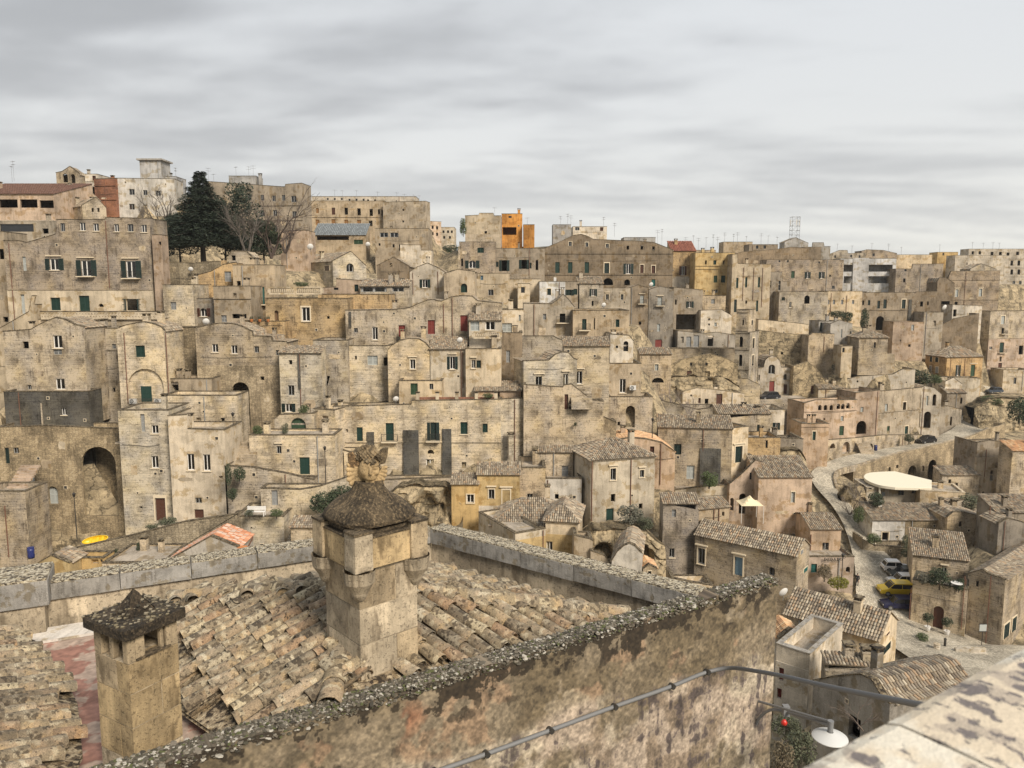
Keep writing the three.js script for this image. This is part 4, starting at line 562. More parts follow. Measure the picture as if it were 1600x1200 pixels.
    const nv = Math.min(5, Math.floor(area / 14 * rr(0.2, 1.0))); for (let k = 0; k < nv; k++) { const w = rr(0.16, 0.34), x = rr(0.3, W - 0.6), y = rr(0.4, Math.max(0.5, top - 0.8)); if (!free(x, x + w, y, y + w, 0.15)) continue; const z0 = o.split && y < loc(x0, o.split[0])[1] ? 0.06 : 0; const v = part(t, 'vent', unitBox, F.stone); v.scale.set(w + 0.1, w + 0.1, 0.06); v.position.set(x + w / 2, y + w / 2, z0 + 0.012); const g = part(v, 'vent_grille', unitBox, F.iron); g.scale.set(w / (w + 0.1), w / (w + 0.1), 0.5); g.position.z = 0.35; }
    if (W > 4 && rnd() < 0.5) { const y = rr(0.55, 0.85) * hmin, a = rr(0, 0.3) * W, b = rr(0.7, 1) * W; if (free(a + 0.2, b - 0.2, y - 0.2, y + 0.1, 0)) part(t, 'cable', tube([V(a, y, 0.09), V(mix(a, b, 0.3), y - rr(0.05, 0.2), 0.09), V(mix(a, b, 0.7), y - rr(0.0, 0.2), 0.09), V(b, y, 0.09)], 0.022, 10, 4), F.iron); }
    if (rnd() < 0.4 && W > 3.5) { const x = rr(0.08, 0.92) * W, y1 = topAt(x) - 0.1; if (free(x - 0.1, x + 0.1, 0.2, y1 - 0.4, 0.1)) part(t, 'downpipe', rod(V(x, -1, 0.12), V(x, y1, 0.12), 0.05, 0.05, 6), rnd() < 0.5 ? F.rust : F.grey); }
  }
  if (o.slab) part(t, 'roof_slab', boxUV(box(-o.slab, W + o.slab, hmin + 0.075, hmin + 0.40, -D - o.slab, o.slab), ox, oy), M.q);
  if (!o.ch && !o.nocop && o.d < 190 && !/wall|gable|tower|pier|viaduct/.test(o.name || '') && W > 3 && D > 3 && rnd() < 0.55) for (let k = 0; k < (rnd() < 0.3 ? 2 : 1); k++) { const c = rr(0.15, 0.85) * W, w = rr(0.22, 0.36), z = -rr(0.3, 0.8) * D, b = r === 'flat' ? hmin - 0.6 : hmin, e = (r === 'flat' ? hmin : r === 'prof' ? topAt(c) : hmin + (o.rise ?? D * 0.3) * (r === 'gab' ? 1 - Math.abs(-z - D / 2) / (D / 2) : r === 'hip' ? 0.8 : -z / D)) + rr(0.6, 1.3), q = part(t, 'chimney', boxUV(box(c - w, c + w, b, e, z - w, z + w), rnd(), rnd()), wm); part(q, 'chimney_cap', boxUV(merge([box(c - w, c - w + 0.1, e, e + 0.22, z - w, z + w), box(c + w - 0.1, c + w, e, e + 0.22, z - w, z + w), box(c - w - 0.08, c + w + 0.08, e + 0.22, e + 0.32, z - w - 0.08, z + w + 0.08)])), M.cop); }
  const nb = Math.max(2, Math.ceil(W / 4)); for (let i = 0; i <= nb; i++) { const q = O.clone().addScaledVector(u, W * i / nb); bases.push([q.x, q.y, q.z]); const k = q.clone().addScaledVector(n, -D); bases.push([k.x, q.y + Math.min(2, D * 0.15), k.z]); const fr = q.clone().addScaledVector(n, 1.5); bases.push([fr.x, q.y - 0.2, fr.z]); }
  spec.set(t, { loc, O, u, n, W, D, HL, HR });
  return t;
}
// ================================================================ skyline, upper left
house('brown modern building with ribbon windows and dark tiled roof above the palazzo', { name: 'modern_building', cat: 'building', x: [-60, 87], y: [303, 350], d: 138, w: 'p', r: 'shed', rise: 3.4, D: 13, pal: BROWN_PAL, win: '13,318,28,13,d 45,318,26,13,d 73,319,21,12,d', keep: 1 });
house('long low white-roofed shed below the brown modern building', { x: [-40, 87], y: [345, 420], d: 126, w: 'n', cop: 'w', D: 7, win: '26,356,52,12,d 71,361,9,8,d' });
house('bell gable chapel wall with two arched bell openings and cross', { name: 'bell_gable', cat: 'bell gable', x: [92, 127], y: [292, 335], d: 152, w: 't', r: 'prof', D: 2.2, p: [92, 270, 97, 268, 109, 260, 122, 269, 127, 271], win: '102,278,7,14,oA 114,279,6,14,oA' });
house('chapel nave with ochre tile roof below the bell gable', { name: 'chapel', cat: 'chapel', x: [87, 135], y: [298, 345], d: 149, w: 't', r: 'prof', D: 10, p: [87, 297, 109, 286, 135, 308], pal: undefined });
house('small gabled chapel with bleached tile roof and two tiny windows', { name: 'chapel', cat: 'chapel', x: [130, 167], y: [322, 345], d: 141, a: 48, w: 't', r: 'prof', xl: 93, p: [130, 321, 150, 308, 167, 325], win: '145,328,3,6,d 154,328,3,6,d' });
house('small modern block with balcony between bell gable and brick block', { name: 'modern_building', cat: 'building', x: [127, 155], y: [272, 320], d: 165, w: 'w', win: '147,279,5,9,b 140,298,16,14,o', band: [283, 291] });
house('brick end wall of the white block beside the water tank', { name: 'brick_building', cat: 'building', x: [151, 184], y: [279, 345], d: 160, w: 'brick', a: -8, D: 8, band: [290, 312] });
house('white plastered block with small square windows beside the bare trees', { name: 'white_building', cat: 'building', x: [184, 276], y: [279, 350], d: 160, a: 6, w: 'W', D: 12, win: '206,300,8,9,f 227,301,6,8,f 247,302,8,8,f 206,323,8,9,f 227,324,6,9,f' });
house('pale concrete stair tower with overhanging slab on the white block', { name: 'roof_tower', cat: 'tower', x: [220, 253], y: [251, 290], d: 163, w: 'G', D: 4.4, par: 0, cop: 'q', f: 1, slab: 0.45 });
house('low concrete roof storey beside the stair tower', { name: 'roof_storey', cat: 'building', x: [240, 276], y: [276, 295], d: 165, w: 'G', D: 5, f: 2 });
house('grey concrete apartment block behind the cedar', { name: 'apartment_block', cat: 'building', x: [325, 475], y: [287, 400], d: 172, a: -6, w: 'g', D: 12, p: [325, 283, 445, 292, 446, 288, 475, 286], win: '443,309,5,9,f 459,311,8,10,f 428,310,5,9,f 410,309,5,9,f 390,308,5,9,f 370,307,5,9,f 430,333,6,10,f 410,333,6,10,f 385,332,6,10,f 430,357,6,10,f 410,356,6,10,f 460,335,6,10,f', band: [322, 345] });
house('roof hut with chimney on the grey apartment block', { name: 'roof_storey', cat: 'building', x: [358, 400], y: [275, 290], d: 176, w: 'q', D: 5, f: 1.5, ch: '405,272,5,16,0.5' });
house('long apartment block with one continuous balcony and orange shutters', { name: 'apartment_block', cat: 'building', x: [487, 602], y: [314, 372], d: 205, a: 0, w: 'n', D: 12, win: '496,329,4,8,O 521,330,5,11,b 541,330,5,11,d 561,331,5,11,d 580,332,5,11,d 592,331,3,8,d 598,333,4,10,d 496,347,5,8,O 521,347,6,9,O 541,348,6,9,O 561,348,6,9,O 579,349,6,9,d', band: [339] });
house('blank concrete end wing of the long apartment block', { name: 'apartment_block', cat: 'building', x: [600, 666], y: [315, 400], d: 203, w: 'n', D: 12, xr: 672, a: -12, win: '630,328,3,3,d 630,346,3,3,d' });
house('low white rooftop storey with a row of small dark windows', { name: 'roof_storey', cat: 'building', x: [487, 650], y: [307, 318], d: 209, w: 'w', D: 7, f: 1, win: '512,311,3,3,d 523,311,3,3,d 534,311,3,3,d 546,312,3,3,d 557,312,3,3,d 568,312,3,3,d 575,313,3,3,d 586,313,3,3,d' });
house('cream house with dark band windows below the blank apartment wing', { x: [587, 670], y: [357, 420], d: 180, w: 'n', D: 9, win: '600,367,13,7,f 616,367,13,7,f 593,382,3,4,d 615,384,3,5,d 625,387,3,10,d' });
house('whitewashed low wall house beside the tree-lined street', { x: [626, 674], y: [391, 425], d: 168, w: 'w', D: 5, p: [626, 382, 657, 383, 658, 391, 674, 391] });
house('blue-grey canvas roofed terrace in front of the long apartment block', { x: [490, 572], y: [367, 395], d: 184, w: 'n', r: 'shed', rise: 3.0, D: 7, pal: [[0.20, 0.225, 0.24]], win: '520,372,50,6,o 560,378,14,7,G' });
house('plain pinkish tower block right of the cedar', { name: 'tower_house', cat: 'building', x: [439, 482], y: [360, 410], d: 141, w: 'p', D: 6, win: '455,366,9,4,d' });
house('church gable with fanlight window and brown tile roof', { name: 'church', cat: 'church', x: [521, 573], y: [415, 448], d: 136, a: 38, w: 'c', r: 'prof', xl: 468, p: [521, 408, 548, 393, 573, 416], win: '547,418,11,13,fA', lw: '511,419,7,8,d', lip: 0.05 });
house('grey stone gable with small window left of the white pedimented house', { x: [590, 640], y: [415, 455], d: 138, w: 'B', r: 'prof', D: 9, p: [590, 415, 615, 402, 640, 416], win: '622,438,10,6,wX 611,414,4,5,d' });
house('pale pedimented house with dark shutters below the street view', { x: [641, 696], y: [420, 466], d: 132, w: 'w', r: 'prof', D: 8, p: [641, 425, 652, 417, 668, 411, 686, 419, 696, 426], win: '664,443,8,13,wX', pipe: '684,424,460 645,426,460' });
house('vaulted lime house with green arched door', { x: [694, 742], y: [425, 462], d: 129, w: 'n', r: 'prof', D: 7, p: [694, 428, 715, 421, 742, 424], win: '725,450,10,14,gA' });
house('brick-topped terraced building at the head of the street', { name: 'brick_building', cat: 'building', x: [727, 783], y: [340, 385], d: 192, w: 'C', split: [366, 'n'], D: 8, p: [727, 337, 748, 336, 749, 333, 771, 333, 772, 337, 783, 337], win: '759,363,4,4,d' });
house('orange rooftop block with small vents', { name: 'orange_building', cat: 'building', x: [784, 816], y: [334, 380], d: 194, w: 'orange', D: 7, win: '797,339,5,3,d 795,361,24,12,o', ch: '811,326,4,10,2' });
house('small orange annex right of the orange rooftop block', { name: 'orange_building', cat: 'building', x: [818, 835], y: [351, 385], d: 192, w: 'orange', D: 6 });
house('far pink apartment house at the end of the street', { name: 'apartment_block', cat: 'building', x: [668, 690], y: [346, 400], d: 262, a: 30, w: 'p', D: 10, win: '676,355,3,5,d 683,356,3,5,d 676,365,3,5,d 683,366,3,5,d 676,376,3,5,d' });
house('far cream apartment house closing the street', { name: 'apartment_block', cat: 'building', x: [687, 710], y: [355, 392], d: 285, w: 'C', D: 10, win: '693,362,3,4,d 700,362,3,4,d 706,362,3,4,d 694,371,3,4,d 703,371,3,4,d' });
// ================================================================ skyline, middle and right
house('brown stone house with green shutter and arched balcony window', { x: [718, 774], y: [378, 435], d: 166, w: 'b', D: 9, win: '751,391,10,8,g 738,413,11,12,wXA 722,410,3,12,d', butt: '716,719,385,430,t,0.3' });
house('weathered house row with arched doorway left of the great gabled palazzo', { x: [772, 851], y: [388, 440], d: 170, w: 'g', D: 9, win: '777,413,4,8,v 788,415,8,17,dX 819,413,8,14,dX 828,415,5,9,v 839,414,4,16,oA', pipe: '827,386,430' });
house('great brown palazzo with low curved gable and green balcony doors', { name: 'palazzo', cat: 'palazzo', x: [850, 1050], y: [388, 470], d: 185, w: 'B', r: 'prof', D: 13, p: [850, 388, 875, 378, 895, 368, 908, 366, 918, 369, 927, 374, 1000, 377, 1022, 379, 1040, 386, 1050, 391], win: '891,381,5,7,fS 917,382,5,7,fS 949,384,5,6,fS 981,387,4,6,d 1003,387,4,6,d 1021,388,4,6,d 871,418,7,17,g 891,418,7,17,g 917,418,7,17,g 948,419,8,16,vS 982,420,8,16,wX 1003,420,6,13,bS 1021,421,6,12,bS 950,440,16,11,oA 980,441,9,9,oA 1021,442,6,11,t', band: [396, 429] });
house('grey penthouse with slanting parapet behind the great palazzo', { name: 'roof_storey', cat: 'building', x: [864, 892], y: [351, 380], d: 210, w: 'G', D: 6 });
house('mauve penthouse with projecting eave behind the great palazzo', { name: 'roof_storey', cat: 'building', x: [895, 948], y: [354, 380], d: 214, w: 'w', D: 7, win: '902,357,7,6,f 940,358,5,6,b', ch: '908,345,3,9,1' });
house('low concrete roof house right of the mauve penthouse', { name: 'roof_storey', cat: 'building', x: [975, 1024], y: [371, 385], d: 212, w: 'q', D: 6 });
house('house with red tile roof and orange plaster patch', { x: [1048, 1086], y: [392, 445], d: 188, w: 'o', r: 'shed', rise: 2.6, D: 9, pal: RED_PAL, win: '1067,423,6,14,wZ', split: [432, 'w'] });
house('red roofed far house with dormer terrace', { x: [1084, 1118], y: [391, 410], d: 196, w: 'n', D: 6, win: '1107,389,9,6,f' });
house('yellow limestone house with long parapet balcony and green shutters', { x: [1085, 1146], y: [395, 458], d: 182, w: 'y', D: 9, win: '1103,410,3,6,d 1117,410,5,7,g 1131,410,3,6,d 1118,436,6,11,G 1130,436,7,11,g 1118,455,7,5,f', band: [415, 420] });
house('tall cream house with slim green balcony doors and brown downpipes', { x: [1141, 1201], y: [405, 505], d: 178, w: 'C', D: 9, p: [1141, 397, 1152, 397, 1153, 412, 1201, 413], win: '1152,442,4,16,g 1166,441,4,16,g 1186,441,4,16,g 1149,478,5,20,v 1183,478,4,17,g 1166,472,3,5,d', pipe: '1162,418,470 1178,418,470 1192,418,480' });
house('long brown palazzo with three green-shuttered windows', { name: 'palazzo', cat: 'palazzo', x: [1195, 1315], y: [406, 475], d: 212, w: 'b', D: 12, win: '1239,429,6,11,G 1262,430,5,10,wX 1284,430,5,10,wX 1218,408,3,3,d 1231,408,3,3,d 1280,410,3,3,d 1297,431,3,3,d 1302,449,5,5,f' });
house('grey house with three arched windows and flowered parapet', { x: [1196, 1232], y: [430, 495], d: 188, w: 'g', D: 8, p: [1196, 425, 1222, 425, 1223, 440, 1232, 440], win: '1198,444,3,10,fA 1204,444,3,11,fA 1218,446,4,15,fA 1201,476,4,12,wA' });
house('low stone house with niche and loggia behind the campanile', { x: [1216, 1292], y: [456, 500], d: 184, w: 't', D: 8, win: '1261,468,9,13,oA 1235,476,4,9,w 1224,467,5,5,v' });
house('plain cream house with four small grey windows', { x: [1290, 1345], y: [455, 500], d: 196, w: 'C', D: 9, win: '1295,472,3,7,k 1303,472,4,7,k 1316,472,4,7,k 1333,472,4,6,k', pipe: '1299,458,488 1323,462,488' });
house('white apartment block with stacked loggia balconies and yellow walls', { name: 'apartment_block', cat: 'building', x: [1311, 1398], y: [404, 452], d: 232, w: 'W', D: 11, win: '1326,419,16,11,y 1326,437,16,11,y 1375,419,40,11,y 1375,437,40,11,y', butt: '1333,1355,403,450,G,0.6' });
house('grey-brown house with green shutters and great arched doorway', { x: [1344, 1425], y: [457, 520], d: 202, w: 'g', D: 10, win: '1348,473,5,7,d 1358,473,4,8,v 1373,476,5,12,v 1383,475,6,14,v 1412,475,7,14,vS 1375,505,14,22,oA', band: [484], butt: '1420,1423,468,495,k,0.3' });
house('brown tiled house right of the white loggia block', { x: [1397, 1470], y: [418, 475], d: 228, w: 'b', D: 10, p: [1397, 420, 1425, 420, 1426, 413, 1470, 412], win: '1415,421,4,6,d 1413,438,4,6,d' });
house('grey vaulted house with two small windows below the brown tiled house', { x: [1424, 1462], y: [458, 500], d: 207, w: 'B', D: 8, p: [1424, 462, 1432, 456, 1462, 455], win: '1440,475,5,8,d 1450,474,3,6,d' });
house('brown palazzo with two pedimented pale-shuttered windows', { name: 'palazzo', cat: 'palazzo', x: [1478, 1558], y: [436, 490], d: 222, w: 'b', r: 'flat', D: 12, p: [1478, 434, 1486, 424, 1558, 423], win: '1495,458,6,12,nSH 1532,457,6,12,nSH 1494,474,5,5,d', band: [437, 468] });
house('rounded tan stair tower beside the pedimented palazzo', { name: 'tower_house', cat: 'building', x: [1461, 1488], y: [440, 495], d: 214, w: 'B', D: 6, p: [1461, 440, 1468, 434, 1478, 434, 1488, 443], r: 'prof', win: '1477,475,14,9,o' });
house('tile-gabled attic house behind the pedimented palazzo', { x: [1515, 1556], y: [419, 440], d: 236, w: 't', r: 'prof', D: 8, p: [1515, 420, 1533, 412, 1556, 421] });
house('cream skyline block with curved dark roof', { name: 'apartment_block', cat: 'building', x: [1399, 1455], y: [398, 425], d: 272, w: 'C', D: 10 });
house('yellow skyline house beside the cream block', { name: 'apartment_block', cat: 'building', x: [1463, 1495], y: [394, 425], d: 276, w: 'y', D: 10, win: '1474,397,3,4,d' });
house('wide white skyline wall with two tiny windows', { name: 'apartment_block', cat: 'building', x: [1490, 1568], y: [399, 440], d: 266, w: 'w', D: 10, win: '1511,412,2,4,d 1521,413,2,3,d' });
house('many-windowed white apartment block at the far right of the skyline', { name: 'apartment_block', cat: 'building', x: [1508, 1612], y: [389, 470], d: 290, w: 'w', D: 14, win: '1520,395,4,5,d 1531,395,4,5,d 1550,397,5,7,d 1563,397,5,7,d 1575,397,5,5,d 1590,396,5,5,d 1581,411,5,8,d 1592,411,5,8,d 1581,425,5,8,d 1592,425,5,8,d 1584,444,5,10,f 1594,444,5,10,f', band: [404, 418, 432] });
house('white plaster house with dark doorway under the pedimented palazzo', { x: [1486, 1532], y: [478, 515], d: 206, w: 'w', D: 6, win: '1492,489,6,11,d', p: [1486, 476, 1532, 478] });
house('peach plaster house with one pale window above the garden terrace', { x: [1393, 1441], y: [503, 553], d: 192, w: 'p', D: 8, win: '1426,512,5,9,n 1407,532,2,3,d 1421,540,4,4,d' });
house('ornate cream house with shell niche right of the peach house', { x: [1440, 1470], y: [488, 550], d: 197, w: 'n', D: 8, win: '1460,505,6,9,sA 1475,494,2,3,d', pipe: '1448,492,545' });
house('ruined grey stone wall below the stair tower', { name: 'stone_wall', cat: 'wall', x: [1468, 1526], y: [495, 545], d: 201, w: 'B', D: 4, p: [1468, 508, 1490, 498, 1526, 490] });
house('tall orange-edged house with iron balconies at the top of the road', { x: [1540, 1625], y: [486, 590], d: 206, w: 't', split: [530, 'p'], D: 10, xl: 1523, a: 14, win: '1567,500,7,13,nS 1567,517,5,9,dB 1565,543,8,16,DB 1548,544,5,5,w 1563,561,4,8,d 1562,575,7,16,N 1595,547,8,14,d', band: [529] });
house('pyramid-roofed house with green garage doors beside the road', { x: [1477, 1533], y: [558, 596], d: 188, a: 12, w: 'o', r: 'hip', xl: 1446, rise: 2.4, win: '1497,579,5,17,wX 1520,579,8,18,GH', lw: '1455,561,4,8,v 1464,562,5,7,v 1454,577,4,10,k 1464,578,5,9,k', pipe: '1508,560,594' });
house('low cream house above the upper bend of the road', { x: [1566, 1612], y: [578, 605], d: 200, w: 'C', D: 7, win: '1586,595,5,10,f' });
house('two-storey attic row on the skyline behind the tall cream house', { name: 'roof_storey', cat: 'building', x: [1170, 1215], y: [382, 400], d: 232, w: 'g', D: 8, win: '1183,386,4,5,d 1195,386,4,5,d' });
house('white window band house behind the palazzo roofs', { name: 'roof_storey', cat: 'building', x: [1130, 1175], y: [378, 402], d: 240, w: 'n', D: 8 });
house('gabled hall under the lattice mast', { name: 'roof_storey', cat: 'building', x: [1225, 1262], y: [381, 405], d: 282, w: 'G', r: 'prof', D: 12, p: [1225, 378, 1243, 371, 1262, 380] });
house('concrete roof cubes right of the gabled hall', { name: 'roof_storey', cat: 'building', x: [1257, 1296], y: [385, 415], d: 250, w: 'q', D: 8, p: [1257, 387, 1269, 387, 1270, 379, 1287, 379, 1288, 385, 1296, 385] });
house('grey attic block below the concrete roof cubes', { name: 'roof_storey', cat: 'building', x: [1255, 1282], y: [386, 415], d: 236, w: 'B', D: 7 });
house('mixed rooftop row between the mast and the white loggia block', { name: 'roof_storey', cat: 'building', x: [1296, 1352], y: [393, 420], d: 262, w: 't', D: 8, p: [1296, 397, 1312, 391, 1324, 391, 1325, 396, 1352, 395], win: '1305,401,3,4,d 1330,400,3,4,d 1343,401,3,4,d' });
house('brown roofed attic behind the white loggia block', { name: 'roof_storey', cat: 'building', x: [1345, 1400], y: [392, 420], d: 268, w: 'b', D: 8, p: [1345, 392, 1355, 390, 1380, 391, 1400, 396], win: '1352,397,4,4,d 1365,398,4,4,d' });
house('long weathered roofline house behind the tall cream house', { name: 'roof_storey', cat: 'building', x: [1140, 1262], y: [396, 430], d: 222, w: 'B', D: 8, p: [1140, 398, 1165, 393, 1210, 390, 1236, 386, 1262, 388] });
// ================================================================ left slope
house('tall brown palazzo with six attic windows and green shutters', { name: 'palazzo', cat: 'palazzo', x: [16, 243], y: [345, 510], d: 110, w: 'b', split: [452, 'C'], D: 12, p: [16, 376, 30, 376, 42, 379, 87, 366, 88, 343, 164, 343, 165, 340, 243, 341], win: '98,355,6,13,f 129,354,8,13,wi 150,355,8,12,wi 182,356,7,12,wi 204,356,8,12,fi 225,357,8,12,wi 85,413,13,18,wXH 135,419,14,25,wXHB 205,421,14,27,wXHB 87,475,14,20,g 132,474,15,24,g 206,476,16,18,dX 158,477,8,5,oA 38,412,4,22,n 36,475,4,30,n', band: [452], pipe: '165,345,450 14,380,500' });
house('tall thin stone pier at the palazzo corner', { name: 'stone_pier', cat: 'pier', x: [243, 258], y: [367, 470], d: 109, w: 'p', D: 2, win: '250,380,4,5,d' });
house('grey stone house at the left edge below the long shed', { x: [-30, 18], y: [362, 520], d: 114, w: 'n', D: 7, win: '2,397,7,16,d 9,499,7,8,d' });
house('plain yellow terrace wall under the lattice parapet', { name: 'terrace_wall', cat: 'wall', x: [62, 248], y: [499, 525], d: 105, w: 'C', D: 3.5, win: '140,506,6,5,d', par: 0.1 });
house('sloping yellow wall stepping down to the left from the lattice terrace', { name: 'terrace_wall', cat: 'wall', x: [-20, 64], y: [500, 640], d: 104, w: 'C', D: 2, p: [-20, 530, 45, 487, 50, 462, 55, 462, 64, 476] });
house('eroded stone house with rounded stepped gable', { x: [12, 137], y: [515, 614], d: 93, w: 't', r: 'prof', D: 9, p: [12, 518, 48, 515, 60, 508, 72, 502, 88, 496, 104, 500, 116, 507, 128, 510, 137, 511], win: '40,539,9,11,d 90,534,13,20,w 90,550,13,8,k 46,605,6,7,f 94,600,13,17,w' });
house('blackened retaining wall with one white-framed window', { name: 'stone_wall', cat: 'wall', x: [12, 143], y: [612, 690], d: 91, w: 'k', D: 3, win: '100,643,7,11,w', butt: '64,68,630,660,t,0.2' });
house('set-back house with arched doorway between stepped gable and arch house', { x: [134, 195], y: [513, 690], d: 98, w: 't', D: 7, win: '140,539,8,11,k 178,541,6,7,k 144,586,6,11,f 166,586,7,10,f 150,645,21,48,oA 178,609,4,7,d', band: [546] });
house('pale house with tall blind arch, green door and green window', { x: [190, 263], y: [510, 645], d: 94, w: 'c', r: 'prof', D: 9, p: [190, 514, 197, 508, 210, 505, 225, 503, 240, 506, 252, 511, 263, 516], win: '219,549,14,18,g 228,606,52,60,sA 227,616,15,24,DP', pipe: '194,520,630 259,520,640' });
house('cream recess wall house left of the stone house with archway', { x: [258, 305], y: [445, 515], d: 108, w: 'c', D: 6, win: '271,478,8,12,k' });
house('rubble retaining wall recess beside the blind-arch house', { name: 'stone_wall', cat: 'wall', x: [260, 320], y: [511, 600], d: 104, w: 'R', D: 3, p: [260, 511, 320, 512], split: [545, 'R'] });
house('rough garden wall below the cedar', { name: 'garden_wall', cat: 'wall', x: [256, 372], y: [413, 470], d: 120, w: 'R', D: 2.5, p: [256, 409, 300, 411, 340, 408, 372, 412], cop: 'rock' });
house('ochre house with white-framed grey door below the garden wall', { x: [303, 371], y: [425, 470], d: 115, w: 'o', D: 6, p: [303, 432, 330, 424, 350, 413, 371, 410], win: '356,432,10,16,k', r: 'prof' });
house('pale house with one turquoise shuttered window', { x: [368, 433], y: [414, 520], d: 112, w: 'n', D: 7, win: '373,443,6,8,d 407,462,12,27,tB' });
house('small stone hut on the garden wall under the bare tree', { x: [358, 393], y: [393, 420], d: 118, w: 't', r: 'prof', D: 4, p: [358, 400, 362, 392, 385, 393, 393, 400], win: '365,403,6,8,d' });
house('grey house with arched window and open dark shutters', { x: [302, 336], y: [466, 515], d: 109, w: 'g', D: 6, win: '318,488,10,13,wZA' });
house('low flat house with dark wide window beside the pots', { x: [336, 394], y: [447, 512], d: 107, w: 'n', D: 6, win: '350,498,8,11,k 374,494,22,7,o 367,462,5,8,s', band: [466] });
house('terrace wall carrying clay pots', { name: 'terrace_wall', cat: 'wall', x: [372, 446], y: [502, 530], d: 104, w: 'o', D: 3 });
house('ochre house below the balustrade with white window and arched niche', { x: [418, 545], y: [466, 560], d: 106, w: 'o', D: 7, win: '432,493,6,16,eA 478,491,12,22,wS 513,496,4,4,d', par: 0.1 });
house('big stone house with rounded top, four small windows and tall dark archway', { x: [313, 452], y: [515, 670], d: 98, w: 't', split: [571, 'r'], r: 'prof', D: 9, p: [313, 513, 325, 508, 345, 505, 365, 506, 378, 510, 394, 518, 395, 525, 424, 526, 425, 533, 452, 534], win: '336,544,9,13,w 366,546,9,13,w 401,546,7,10,f 434,551,6,8,f 410,591,6,6,d 377,632,24,70,oA' });
house('cream house with green-shuttered door and tiled porch strip', { x: [440, 505], y: [551, 660], d: 96, w: 'c', r: 'shed', ry: 540, win: '454,566,5,7,d 455,610,9,16,f 451,637,10,13,wX', butt: '465,470,553,595,k,0.2' });
house('block-stone house right of the tiled porch', { x: [492, 545], y: [532, 620], d: 100, w: 't', D: 7, win: '513,583,5,9,f 508,590,6,11,k' });
house('low cream terrace room with red kiosk front', { x: [263, 332], y: [592, 625], d: 95, w: 'n', D: 4, win: '272,606,13,20,o' });
house('cream lower house with rooftop terrace and garden lamp', { x: [258, 374], y: [618, 705], d: 91, w: 'c', D: 4, win: '289,642,12,10,d 348,656,6,6,d 310,655,7,5,s' });
house('cream house with olive green arched garage door on the terrace', { x: [430, 492], y: [650, 690], d: 92, w: 'c', D: 6, win: '466,665,23,24,GA', p: [430, 655, 437, 648, 492, 646] });
house('long cream house with green door beside the stairway', { x: [392, 525], y: [680, 752], d: 88, w: 'c', D: 4, win: '436,703,7,12,fH 476,728,15,27,D', par: 0.2 });
house('sloping retaining wall under the green-door house', { name: 'retaining_wall', cat: 'wall', x: [355, 492], y: [740, 815], d: 84, w: 't', D: 2, p: [355, 728, 395, 730, 450, 740, 492, 750], win: '' });
house('curved street wall with blocked doorway below the stairway', { name: 'retaining_wall', cat: 'wall', x: [410, 545], y: [764, 830], d: 80, w: 'c', D: 2, p: [410, 763, 470, 765, 500, 760, 545, 745], win: '429,778,9,24,k' });
house('rubble house with deep arched recess and white shuttered window', { x: [8, 200], y: [668, 850], d: 88, w: 'R', D: 4, p: [8, 668, 70, 665, 140, 668, 200, 670], win: '156,752,46,108,oA 83,774,13,28,nA 48,745,9,26,n 25,704,8,9,f 11,712,5,25,v' });
house('buttressed stone corner at the left edge below the steps', { name: 'stone_house', x: [-25, 48], y: [768, 880], d: 80, w: 't', D: 4, pipe: '8,790,870' });
house('cream two-storey house with brown street door', { x: [195, 273], y: [641, 815], d: 85, w: 'c', D: 8, win: '242,671,10,13,w 242,722,10,19,w 251,796,14,36,NS 223,661,5,28,k 220,793,5,4,d' });
house('whitewashed house with two long balcony windows and blind arch', { x: [272, 358], y: [668, 828], d: 84, w: 'w', D: 7, p: [272, 650, 292, 648, 293, 670, 358, 672], win: '298,722,10,26,wi 323,723,10,26,wi 310,782,10,9,f 311,803,14,14,N 345,746,6,5,s' });
house('long sloping street wall with ivy top at the valley bottom', { name: 'retaining_wall', cat: 'wall', x: [82, 375], y: [850, 915], d: 76, w: 'r', D: 1.2, p: [82, 868, 110, 858, 200, 838, 290, 815, 372, 803, 375, 803], win: '' });
house('pale cube house carrying a white bench', { x: [370, 446], y: [807, 880], d: 77, w: 'c', D: 5, win: '393,825,3,3,d', par: 0.3 });
house('small tiled lean-to right of the pale cube house', { x: [456, 520], y: [823, 880], d: 74, w: 'c', r: 'shed', ry: 806, win: '491,841,4,8,d' });
house('little flat-roofed shed behind the corner pier', { x: [55, 112], y: [878, 930], d: 68, w: 'y', D: 3, p: [55, 885, 80, 868, 112, 880], r: 'prof' });
house('ochre yard wall with small hatch below the street', { name: 'yard_wall', cat: 'wall', x: [105, 165], y: [872, 920], d: 70, w: 'y', D: 2, win: '148,876,11,12,s 158,876,4,7,d' });
house('gravel-roofed low building beside the orange dome', { x: [163, 258], y: [880, 930], d: 69, w: 't', D: 6, par: 0.15 });
house('peaked pale house with rust-orange sheet roof', { x: [258, 375], y: [850, 920], d: 66, w: 'q', r: 'prof', D: 4, p: [258, 880, 330, 838, 375, 855], pal: [[0.50, 0.22, 0.12], [0.60, 0.32, 0.20], [0.55, 0.42, 0.34]] });
